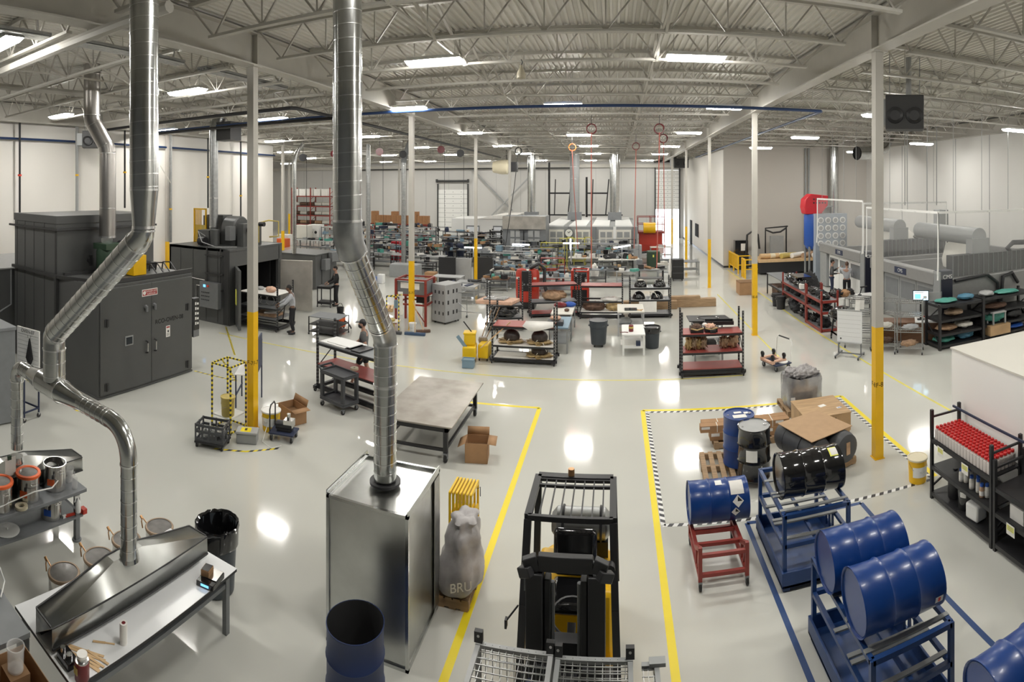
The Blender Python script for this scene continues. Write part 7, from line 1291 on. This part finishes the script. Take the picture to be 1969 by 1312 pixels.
p = g(1304,541); t = thing('black_cabinet','black wheeled drawer cabinet beside the large grey steel table','cabinet',(p.x,p.y+.3,0)); b = MB(); b.bx(-.32,-.3,.1,.32,.3,1.2); b.build('body','black',t,bev=.02)
for z in (.45,.8): b = MB(); b.bx(-.3,-.31,z,.3,-.3,z+.01); b.build('drawer_gap','greysteel',t)
for x in (-.25,.25): caster(t,x,-.2,.05); caster(t,x,.2,.05)
lump('white coat hanging on the side of the black drawer cabinet',(p.x-.42,p.y+.3,.1),(.1,.2,.62),'paper',33,'white_coat','coat',.3,3); lump('white cloth draped over a stool in front of the tube-framed bench',(g(1143,540).x,g(1143,540).y,.0),(.25,.25,.52),'paper',34,'draped_cloth','cloth',.35,3)
p = g(1284,508); b = MB(); b.bx(-.65,-.03,.35,.65,.03,1.35); t = one('acrylic_sheet','translucent sheet standing before the open dock door','sheet',b,'clearcloudy',(p.x,p.y,0)); b = MB(); b.bx(-.65,-.2,0,.65,.2,.35); b.build('stand','greysteel',t)
t,c = kit('yellow-posted rack of black rings',1034,517,1.1,.5,.5,'greylight','yellowpost',0,40,None)
for x in (-.55,.55): b = MB(); b.bx(x-.03,-.25,.5,x+.03,-.2,1.75); b.build('post','yellowpost',t)
for j in range(3):
    for i in range(4 if j > 1 else 2):
        b = MB(); b.lathe([(.13,-.05),(.2,-.05),(.21,0),(.2,.05),(.13,.05),(.13,-.05)],20,0,(0,0,.21),'Y'); one('black_ring','black ring standing on the yellow-posted rack','ring',b,'blackgloss',(c.x-.4+(.27 if j>1 else .5)*i,c.y,.5+.43*j),0,'black rings on the yellow-posted rack')
for z in (.93,1.36): b = MB(); b.bx(-.55,-.25,z-.02,.55,.2,z); b.build('ring_shelf','greylight',t)
def tubelamp(label,a,c): b = MB(); b.bar(a,c,.06,.05,0); t = one('bench_lamp',label,'lamp',b,'fluor',(0,0,0)); m = (Vector(a)+Vector(c))/2; b = MB(); b.bar(Vector(a)+Vector((0,.05,.04)),Vector(c)+Vector((0,.05,.04)),.1,.03); b.bar(m+Vector((0,.08,.04)),(m.x,m.y+.1,.9),.04); b.build('lamp_arm','greylight',t)
tubelamp('bright tube lamp over the crowded bench beside the ring rack',pd(985,470,33),pd(1018,471,33)); tubelamp('bright tube lamp over the blue-topped bench',pd(1083,468,31),pd(1114,468,31)); tubelamp('slanted bright tube lamp over the tube-framed bench',pd(1180,477,31.5),pd(1212,472,31.5)); tubelamp('bright tube lamp beside the column behind the dark boards',pd(893,476,34),pd(926,477,34)); tubelamp('upright lit lamp panel beside the blue-topped bench',pd(1097,460,32),pd(1097,480,32))
for k,(px,py,d,m,lb) in enumerate(((583,478,(1.3,.9,1.1),'offwhite','white blast cabinet near the slim vent stack'),(608,476,(1.1,.9,1.1),'white','white blast cabinet with two round openings'),(545,475,(.9,.8,.75),'orange','orange bin by the white wall corner'),(548,472,(1.2,.8,1.0),'white','white case behind the orange bin'),(770,536,(.5,.4,.45),'bluebright','blue crate'),(829,540,(.62,.5,.5),'cardboard','brown carton on the floor before the large black board'),(940,489,(.9,.7,.9),'cardboard','brown carton beside the white office box'),(1187,520,(.45,.4,.35),'woodlight','yellowish box on the floor under the tube-framed bench'),(733,545,(.35,.3,.5),'white','white pail on the floor near the caged rack'),(716,546,(.4,.35,.4),'bluebright','blue pail on the floor near the caged rack'),(700,530,(.9,.6,.8),'ovenlight','grey low cabinet behind the slanted spiral duct'),(780,532,(1.7,.9,.75),'greymid','long grey low cabinet behind the column marked E-7'))):
    if lb == 'blue crate': continue
    p = g(px,py); crate_box('white_machine' if 'blast' in lb else 'storage_box',lb,(p.x,p.y,.9 if 'blast' in lb else 0),d,m,bev=.03,cat='machine' if 'blast' in lb else 'box')
    if 'blast' in lb: 
        t = bench('grey stand carrying the '+lb,(p.x,p.y),d[0]*.9,.7,.9,'greymid','greymid')
        if 'round' in lb:
            o = bpy.context.scene.objects; 
            for x in (-.22,.22): b = MB(); b.cyl((x,-.46,.45),(x,-.44,.45),.13,n=14); b.build('glove_port','black',[q for q in COL.objects if q.get('label')==lb][0])
person('dark-clothed person bending over a bench in the far work area',(g(822,512).x,g(822,512).y,0),R(80),dict(chest=(0,-.12,1.27),neck=(0,-.2,1.4),skull=(0,-.27,1.48),sl=(.19,-.14,1.33),sr=(-.19,-.14,1.33),el=(.22,-.3,1.12),er=(-.22,-.3,1.12),wl=(.15,-.5,1.0),wr=(-.15,-.5,1.0)),'blackfab','pants')
person('person in a white coat behind the dark boards',(g(918,508).x,g(918,508).y,0),R(160),dict(el=(.25,-.12,1.14),wl=(.15,-.34,1.05),er=(-.25,-.12,1.14),wr=(-.15,-.34,1.05)),'white','pants')
for px,lb in ((985,'stool under the crowded bench beside the ring rack'),(1120,'grey round stool in front of the tube-framed bench'),(1140,'stool beneath the draped white cloth')):
    p = g(px,535); t = thing('work_stool','grey '+lb if not lb.startswith('grey') else lb,'stool',(p.x+(.7 if px==1140 else 0),p.y,0)); b = MB(); b.cyl((0,0,.55),(0,0,.6),.18,n=16); b.build('seat','greymid',t)
    for a in range(4): b = MB(); b.bar((.05*math.cos(a*PI/2),.05*math.sin(a*PI/2),.55),(.2*math.cos(a*PI/2),.2*math.sin(a*PI/2),0),.03); b.build('leg','greysteel',t)
# rear corner on the machine side: guard rails, cabinet, cutting table, rolls
for y0,y1,lb in ((32.4,35.0,'yellow guard rail where the corridor meets the wall'),(30.6,31.4,'short yellow guard rail by the column marked E-8')):
    t = thing('guard_rail',lb,'railing',(7.35,(y0+y1)/2,0)); 
    for y in (y0,(y0+y1)/2,y1): b = MB(); b.bx(7.31,y-.04,0,7.39,y+.04,1.1); b.build('post','yellow',t,W=1)
    b = MB(); b.bx(7.32,y0,1.04,7.38,y1,1.12); b.bx(7.33,y0,.25,7.37,y1,.3)
    k = y0
    while k < y1: b.bx(7.335,k,.28,7.365,k+.04,1.06); k += .13
    b.bx(7.35,y0,1.04,8.1,y0+.06,1.1); b.bx(7.35,y0,.5,8.1,y0+.05,.55); b.build('rail','yellow',t,W=1)
t = thing('control_cabinet','black control cabinet with a pale screen beside the yellow guard rail','cabinet',(7.95,34.3,0)); b = MB(); b.bx(-.45,-.3,0,.45,.3,1.0); b.build('base','black',t); b = MB(); b.bx(-.42,-.25,1.0,.42,.25,1.85); b.build('upper_case','blackgloss',t); b = MB(); b.bx(-.05,-.26,1.2,.25,-.25,1.65); b.build('screen','paper',t)
t = thing('cutting_table','long yellow-edged cutting table by the rear wall','table',(10.6,32.5,0)); b = MB(); b.bx(-2.2,-1,.75,2.2,1,.9); b.build('tabletop','woodlight',t); b = MB(); b.bx(-2.1,-.9,.1,2.1,.9,.75); b.build('base','black',t)
for k in range(6): one('fabric_roll','yellow or cream fabric roll lying on the cutting table','roll',MB().cyl((-.6,0,.16),(.6,.1,.16),.16,n=12),('woodlight','cream','bucketyellow','paper','tan','paper')[k],(9.2+.62*k,32+.1*(k%2),.905 if k else .905),R(10*k),'fabric rolls on the cutting table')
t = thing('cable_gantry','black gantry frame with looping cables behind the cutting table','gantry',(9.8,34.0,0)); b = MB(); b.tube([(-1.6,0,.9),(-1.5,0,2.2),(-1.2,0,2.4),(-.8,0,2.2),(-.7,0,1.3)],.07,n=8); b.tube([(-.3,0,1.0),(-.3,0,2.6),(1.2,0,2.7)],.05,n=6); b.tube([(1.1,0,2.7),(1.1,0,1.0)],.05,n=6); b.tube([(-.3,0,2.5),(.2,0,2.3),(.7,0,2.35),(1.1,0,2.6)],.06,n=6); b.build('frame','black',t); b = MB(); b.bx(.0,-.1,1.0,.9,.1,2.1); b.build('panel','greymid',t)
t = thing('wall_rack','grey wall shelf with white goods on the rear wall','shelf',(13.6,34.6,0)); b = MB()
for z in (.6,1.2,1.8,3.0,3.9): b.bx(-.9 if z < 2.5 else -.9,-.25,z,.9,.3,z+.06)
for x in (-.85,.85): b.bx(x-.03,-.2,0,x+.03,.3,3.95)
b.build('frame','greysteel',t)
for k in range(3): one('white_goods','white folded goods on the grey wall shelf','goods',MB().bx(-.6,-.2,0,.6,.2,.25),('paper','offwhite','paper')[k],(13.6,34.55,.665+.6*k),0,'white goods on the grey wall shelf')
# ---------------------------------------------------------------- denser middle distance
KITS += [('dark cluttered bench two rows behind column E-7',740,505,3.2,.9,.95,'black','black',14,101,.3,True,0,1.5),('dark cluttered bench near the blast cabinets',668,492,3.0,.9,.95,'ovendark','black',12,102,.3,True,0,1.5),('bench of dark pads beside the machining bench',800,490,2.6,.9,1.0,'black','greysteel',12,103,.35,True,0,1.5),
 ('machine-tool bench before the white dock door',858,472,3.6,.9,1.05,'greysteel','black',12,104,.3,True,0,1.6),('black racked bench by the white office box',905,478,2.6,.9,1.0,'black','black',10,105,.3,True,0,1.6),('dark bench in front of the tall filter booth',960,492,2.4,.9,1.0,'ovendark','greysteel',12,106,.3,True,0,1.4),
 ('packed bench before the tall filter booth doors',1005,497,2.2,.9,.95,'offwhite','black',12,107,.3,True,0,1.3),('packed bench beside the yellow-posted rack',1060,517,1.5,.8,.9,'greysteel','yellowpost',10,108,.3,True,0,1.2),('long packed bench before the long booth doors',1140,500,3.0,.9,.95,'offwhite','greysteel',14,109,.35,True,0,1.2),('packed bench at the end of the long booth',1200,512,1.6,.8,.9,'greylight','black',10,110,.3,True,0,1.2),
 ('bench with dark trays behind the tank machine',990,530,1.6,.8,.9,'greysteel','greymid',8,111,.3,True),('bench with a white cloth behind the tank machine',960,540,1.3,.7,.85,'bluegrey','greymid',5,112,.3),('bench of red-handled frames behind the lift machine',1060,536,1.2,.7,.8,'redrack','redrack',6,113,.3,True),('black tooling bench behind the lift machine',1090,540,1.2,.7,.85,'black','black',7,114,.3),
 ('grey desk with bottles behind the tubular rail',905,575,1.5,.8,.75,'greymid','greymid',5,115,.3),('low bench of wrapped parts behind the tubular rail',950,560,1.4,.8,.6,'brown','greysteel',6,116,.2),('dark bench under the hose reels',720,488,3.0,.9,.95,'ovendark','greysteel',12,117,.3,True,0,1.5),('pale board bench under the hose reels',770,484,3.2,.9,1.0,'paper','black',10,118,.3,True,0,1.5)]
for k,(px,py,w,h,lv,m,lb) in enumerate(((690,478,2.6,2.0,4,'redrack','red shelf unit below the long carton rack'),(745,476,2.6,2.0,4,'black','black shelf unit below the long carton rack'),(815,479,2.4,1.9,4,'black','black shelf unit before the dock door'),(880,489,2.2,1.8,4,'greysteel','grey shelf unit at the dock door'),(645,480,2.4,1.9,4,'greysteel','grey shelf unit behind the blast cabinets'),(930,491,1.8,1.7,4,'black','black shelf unit beside the white office box corner'))):
    p = g(px,py); t = thing('shelf_unit',lb,'shelf',(p.x,p.y,0))
    for x in (-w/2,w/2):
        for y in (-.3,.3): b = MB(); b.bx(x-.03,y-.03,0,x+.03,y+.03,h); b.build('upright',m,t)
    for j in range(lv):
        z = .15+(h-.2)*j/(lv-1); b = MB(); b.bx(-w/2,-.33,z-.04,w/2,.33,z); b.build('shelf','greysteel',t); tools(7,lb,'on the '+lb,p.x,p.y,w*.85,.35,z,300+k*9+j,1.7)
for k,(px,py,h,lb) in enumerate(((1124,520,2.1,'yellow post frame with a lamp arm at the blue-topped bench'),(1090,520,2.1,'second yellow post frame at the blue-topped bench'),(1158,520,1.6,'grey tube frame over the tube-framed bench'))):
    p = g(px,py); t = thing('post_frame',lb,'frame',(p.x,p.y,0)); b = MB()
    for x in (0,.45): b.bx(x-.03,-.03,0,x+.03,.03,h)
    b.bx(-.03,-.03,h-.05,.48,.03,h); b.bx(-.03,-.03,h*.6,.48,.03,h*.6+.04); b.build('frame','yellowpost' if k < 2 else 'galvmatte',t); crate_box('hung_part','dark part hanging in the '+lb,(p.x+.22,p.y,h*.6+.04),(.3,.1,.3),'black',cat='part')
KITS += [('tall tube-framed bench beyond the tank machine',975,527,1.8,.8,.9,'greylight','galvmatte',8,201,.3,True,0,1.3),('steel bench of dark parts behind the slanted red shelf',1030,540,1.7,.8,.9,'greysteel','greysteel',9,202,.3,True,0,1.3),('cabinet bench near the ring rack',1010,522,1.5,.8,1.0,'offwhite','greymid',7,203,.3,True,0,1.3),
 ('dark bench behind the red-topped rack',1135,548,1.7,.8,.8,'greysteel','black',8,204,.3,False,0,1.2),('black bench behind the shell rack',1250,548,1.5,.7,.8,'greysteel','black',6,205,.3,False,0,1.2),('crowded steel bench at the foot of the long booth',1110,497,3.2,.9,1.0,'greylight','greysteel',14,206,.3,True,0,1.3),('crowded pale bench at the corner of the long booth',1190,497,2.4,.9,1.0,'offwhite','greysteel',12,207,.3,True,0,1.3),('crowded black bench in front of the ring rack',1045,530,1.6,.7,.85,'black','black',8,208,.3,True,0,1.2),
 ('assembly bench with bins behind the black boards',930,512,2.4,.8,.95,'greysteel','black',12,209,.3,True,0,1.4),('assembly bench with bins beside the dark blue cylinders',840,500,2.4,.8,.95,'ovendark','black',12,210,.3,True,0,1.4),('packing bench far behind the caged rack',705,470,3.4,.9,1.0,'greylight','black',12,211,.3,True,0,1.7),('packing bench far behind column E-7',790,468,3.6,.9,1.0,'paper','black',12,212,.3,True,0,1.7)]
p = g(1195,541); t = thing('floor_fan','black pedestal tool with a round base under the slanted lamp','tool',(p.x+1.0,p.y,0)); b = MB(); b.lathe([(.2,0),(.2,.04),(.03,.06),(.03,.9),(.0,.92)],16); b.build('stand','black',t); b = MB(); b.box((0,0,1.05),(.35,.25,.3)); b.build('head','greysteel',t,bev=.03)
p = g(1070,500); t = thing('white_cone','white film cone standing on the floor near the ring rack','cone',(p.x-1.4,p.y,0)); b = MB(); b.lathe([(.3,.0),(.28,.3),(.08,1.0),(0,1.02)],18); b.build('film','paper',t)
p = g(1088,548); t = thing('frame_cart','red tubular cart between the tank machine and the lift machine','cart',(p.x-.75,p.y,0)); b = MB()
for z in (.35,.8):
    for q in ((-.4,-.3,.4,-.3),(.4,-.3,.4,.3),(.4,.3,-.4,.3),(-.4,.3,-.4,-.3)): b.bar((q[0],q[1],z),(q[2],q[3],z),.04)
for x in (-.4,.4):
    for y in (-.3,.3): b.bar((x,y,.08),(x,y,1.0 if x>0 else .8),.04)
b.build('frame','red',t)
for x in (-.4,.4): caster(t,x,-.3,.045); caster(t,x,.3,.045)
for px,d,z0,lb in ((708,34,1.6,'grey spiral vent pipe rising from the low cabinets'),(776,33,1.6,'grey spiral vent pipe with a bent top near column E-7'),(566,40,1.9,'')):
    if not lb: continue
    q = pd(px,300,d); t = thing('vent_pipe',lb,'pipe',(q.x,q.y,z0)); b = MB(); duct(b,(q.x,q.y,0),(q.x,q.y,7.9 if px == 708 else 6.7),.14,pitch=.5,n=14); b.build('riser',['galvmatte','seam'],t,W=1)
    if px == 776: b = MB(); b.tube([(q.x,q.y,6.7),(q.x+.05,q.y,7.0),(q.x+.6,q.y,8.4)],.16,n=12); b.build('bent_top','greysteel',t,W=1)
OBST.clear(); read_obstacles()
for a in sorted(KITS, key=lambda a: -a[2]): kit(*a)
S("bluepipe",(.015,.04,.12),.4); S("creamdark",(.4,.36,.27),.5); S("redline",(.45,.12,.09),.5)
# ---------------------------------------------------------------- pipes, reels, heaters under the roof
def pipe(name,label,pts,r,mat,cat='pipe',n=8): b = MB(); b.tube(pts,r,n=n); return one(name,label,cat,b,mat,(0,0,0))
pipe('air_pipe','blue compressed-air pipe crossing the hall under the joists',[(-20,17.1,7.75),(6.7,17.1,7.75),(6.75,17.2,7.75),(6.75,46,7.75)],.05,'bluepipe')
pipe('air_pipe','thin blue pipe along the top of the white side wall',[(-19.9,4,7.2),(-19.9,28,7.2)],.05,'bluepipe')
pipe('gas_pipe','black pipe crossing above the ovens and turning down the hall',[(-20,14.4,7.7),(-9.6,14.4,7.7),(-9.5,14.5,7.7),(-9.5,45,7.7)],.06,'black'); pipe('gas_pipe','second black pipe crossing above the walk-in oven',[(-20,16.6,7.6),(-9.0,16.6,7.6)],.06,'black'); pipe('gas_pipe','black pipe high along the far wall',[(-30,55.9,7.2),(-4,55.9,7.2),(-4,55.9,7.8)],.06,'black')
pipe('sprinkler_main','thick pale sprinkler pipe running down the hall beneath the roof',[(-15.0,YR,8.1),(-13.0,30,8.1),(-13,50,8.1)],.09,'steelwhite'); pipe('sprinkler_main','pale sprinkler pipe crossing the hall near the front lamps',[(-19.5,8.7,7.75),(-8,8.7,7.75)],.08,'steelwhite') if 0 else None
for x,y1,y2,m,lb in ((38,200,415,'black','black drop pipe by the tall oven tower'),(240,232,400,'black','black drop pipe between the two flues'),(400,262,400,'black','slim black drop pipe beside the pale flue'),(463,255,432,'black','black drop pipe with yellow valve at the walk-in oven'),(148,258,410,'greylight','grey steel drop pipe on the white wall'),(328,258,520,'galvmatte','grey steel stand pipe at the white wall')):
    p = onX(x,y1,-19.7); z0 = max(onX(x,y2,-19.7).z,2.5); t = pipe('drop_pipe',lb,[(-19.7,p.y,8.0 if m=='black' else 7.9),(-19.7,p.y,z0)],.045 if m=='black' else .07,m)
    b = MB(); b.cyl((-19.7-t.location.x,p.y,z0+1.6),(-19.7,p.y,z0+1.68),.08,n=10); b.build('coupling','redlight' if x == 38 else 'yellow',t)
pipe('conduit','pale wire brace slanting from the stand pipe to the wall',[onX(308,318,-19.6),onX(328,352,-19.6)],.025,'offwhite')
for x,y,Xc,lb in ((1553,300,12.7,'grey conduit pair on the rear wall'),): 
    b = MB()
    for dx in (-.12,.12): b.cyl((Xc+dx,35.0,0),(Xc+dx,35.0,7.9),.06,n=8)
    one('conduit',lb,'conduit',b,'greymid',(0,0,0))
t = thing('exhaust_duct','galvanised duct on the rear wall behind the dust collector','duct',(14.5,34.6,3.0)); b = MB(); duct(b,(14.5,34.6,.2),(14.5,34.6,8.5),.3,pitch=1.4,n=18); b.build('riser',['galv','seam'],t,W=1)
t = thing('exhaust_duct','open-ended galvanised duct under the roof above the machines','duct',(13.8,29,7.2)); b = MB(); b.tube([(13.6,29,7.2),(14.6,29.3,7.25),(15.6,29.6,7.6),(16.2,29.8,8.5)],.4,n=20,caps=False); b.cyl((13.65,29.02,7.2),(13.66,29.02,7.2),.39,n=20,m=1); b.build('bend',['galv','black'],t,W=1)
pipe('conduit','bent grey conduit on the panelled side wall',[(17.1,14.2,8.0),(17.1,17.2,7.5),(17.1,18.2,7.4),(17.1,18.6,7.1),(17.1,18.6,2.5)],.05,'greymid')
for k,(px,d,lb) in enumerate(((1740,25,'first thin rod pair above the curtains'),(1801,25,'dark conduit down the panelled wall'))): q = pd(px,300,d); pipe('conduit',lb,[(q.x,q.y,8.0),(q.x,q.y,4.4)],.02,'greymid')
def heater(label,loc,rz,w=.95,h=.85):
    t = thing('unit_heater',label,'heater',loc,rz); b = MB(); b.bx(-w/2,-.25,0,w/2,.35,h); b.build('casing','ovendark',t,bev=.02); 
    for s in (-1,1): b = MB(); b.lathe([(.1,-.26),(.2,-.3),(.21,-.26),(.1,-.26)],18,0,(s*w/4,0,h*.4),'Y'); b.cyl((s*w/4,-.27,h*.4),(s*w/4,-.26,h*.4),.18,n=16); b.build('fan','black',t)
    b = MB(); b.bx(-w*.75,-.2,.1,-w/2,.3,h-.1); b.build('side_cover','greymid',t)
    for s in (-1,1): b = MB(); b.cyl((s*w*.4,.05,h),(s*w*.4,.05,8.6-loc[2]),.012,n=5); b.build('hanger','greymid',t)
    b = MB(); b.cyl((.1,.1,h),(.1,.1,8.5-loc[2]),.07,n=10); b.build('flue','greylight',t); return t
heater('dark twin-fan heater hanging near the column marked F-8',(6.95,12.0,6.65),R(-30)); heater('dark heater hanging by the white wall near the tall oven',(-18.6,13.4,6.85),R(50),.9,.7); heater('small dark heater hanging near the open dock door',(6.0,50,7.0),0,1.3,1.0)
t = thing('destratifier','cream barrel fan hanging before the far wall brace','fan',(-9.1,44.5,6.9)); b = MB(); b.lathe([(.45,-.9),(.6,-.2),(.6,.3),(.3,.5),(0,.5)],20,0,(0,0,0),'X',cap=True); b.build('barrel','cream',t); b = MB(); b.bx(.5,-.4,-.4,1.1,.4,.4); b.cyl((.2,0,.5),(.2,0,1.6),.03,n=6); b.build('motor','black',t)
q = pd(1002,140,11.6); t = thing('bell_sensor','cream bell-shaped hook block hanging from a roof joist','hook',(q.x,q.y,7.48)); b = MB(); b.lathe([(0,0),(.09,.02),(.1,.1),(.06,.2),(.035,.26),(.035,.3)],18); b.build('bell','creamdark',t,ang=60); b = MB(); b.tube([(0,0,.28),(.03,0,.36),(0,0,.42)],.012,n=6); b.build('hook','black',t)
for k,(px,py) in enumerate(((730,292),(775,297),(848,288),(885,295),(643,296),(583,303))):
    q = pd(px,py,32); t = thing('hose_reel','dark red hose reel hanging under the roof over the far benches','reel',q,R(20),'dark red hose reels under the roof'); b = MB(); b.lathe([(.1,-.12),(.22,-.12),(.22,.12),(.1,.12)],18,0,(0,0,0),'Y'); b.build('reel','maroon' if k%2 == 0 else 'black',t); b = MB(); b.cyl((0,0,.2),(0,0,8.5-q.z),.012,n=5); b.build('hanger','black',t); b = MB(); b.tube([(.2,0,0),(.2,0,-2.5),(.22,0,-5.0)],.012,n=5); b.build('hose','black',t)
for k,(px,py,d,m,dx) in enumerate(((1137,247,20.5,'maroon',0),(1268,247,20.5,'maroon',-.1),(1100,283,28,'orange',.3),(1223,281,28,'maroon',-.1),(996,290,30,'black',-.7),(1276,266,24,'maroon',.05))):
    q = pd(px,py,d); lb = ('coiled dark red hose on a roof hook, central over the hall','coiled dark red hose on a roof hook, farther along toward the aisle','orange coiled hose dropping to the booth lamps','coiled red hose dropping behind the draped white cloth','black coiled hose dropping by the tall filter booth','coiled thin red hose by the aisle lamps')[k]
    t = thing('air_hose',lb,'hose',q); b = MB(); b.tube([(.18*math.cos(a),.01*i,.18*math.sin(a)) for i,a in enumerate([2*PI*j/16 for j in range(34)])],.018,n=6); b.build('coil',m,t); b = MB(); b.cyl((0,0,.15),(0,0,7.9-q.z),.012,n=5); b.build('hook_rod','black',t); b = MB(); b.tube([(0,0,-.15),(dx*.3,0,-2.0),(dx,0,-5.2)],.02,n=6); b.build('drop','redline' if m != 'black' else 'black',t)
for k,(px,lb) in enumerate(((1056,'black sprinkler riser and frame behind the long booth'),(1128,'second black riser frame behind the long booth'))):
    p = onY(px,400,52); t = thing('riser_frame',lb,'frame',(p.x,52,0)); b = MB(); b.cyl((0,0,0),(0,0,7.6 if k==0 else 6.2),.1,n=8); b.bx(0,-.05,5.6 if 0 else 4.6,2.0,.05,4.75); b.cyl((1.8,0,2.6),(2.1,0,6.0),.06,n=6); b.cyl((.5,0,2.6),(.6,0,6.0),.05,n=6); b.bx(0,-.05,2.55,3.4,.05,2.68); b.build('pipework','black',t)
pipe('sprinkler_main','thick pale pipe crossing under the roof in front of the marked oven',[(-20,5.25,7.7),(-5.5,5.25,7.7)],.09,'steelwhite')
for k,(y0,y1) in enumerate(((2.6,5.2),(5.9,8.6),(9.3,12.6))):
    b = MB(); b.bx(-.16,0,0,.16,y1-y0,.05)
    for i in range(4): b.cyl((-.12+.08*i,0,-.02),(-.12+.08*i,y1-y0,-.02),.022,n=6,m=1)
    for q in (.2,y1-y0-.2): b.bar((0,q,.05),(0,q,.55),.012)
    one('strip_fixture','unlit silver strip fixture hung beside the girder, '+('over the bench hood','before the marked column','beyond the marked column')[k],'light',b,['greylight','galvmatte'],(-8.66,y0,7.95))
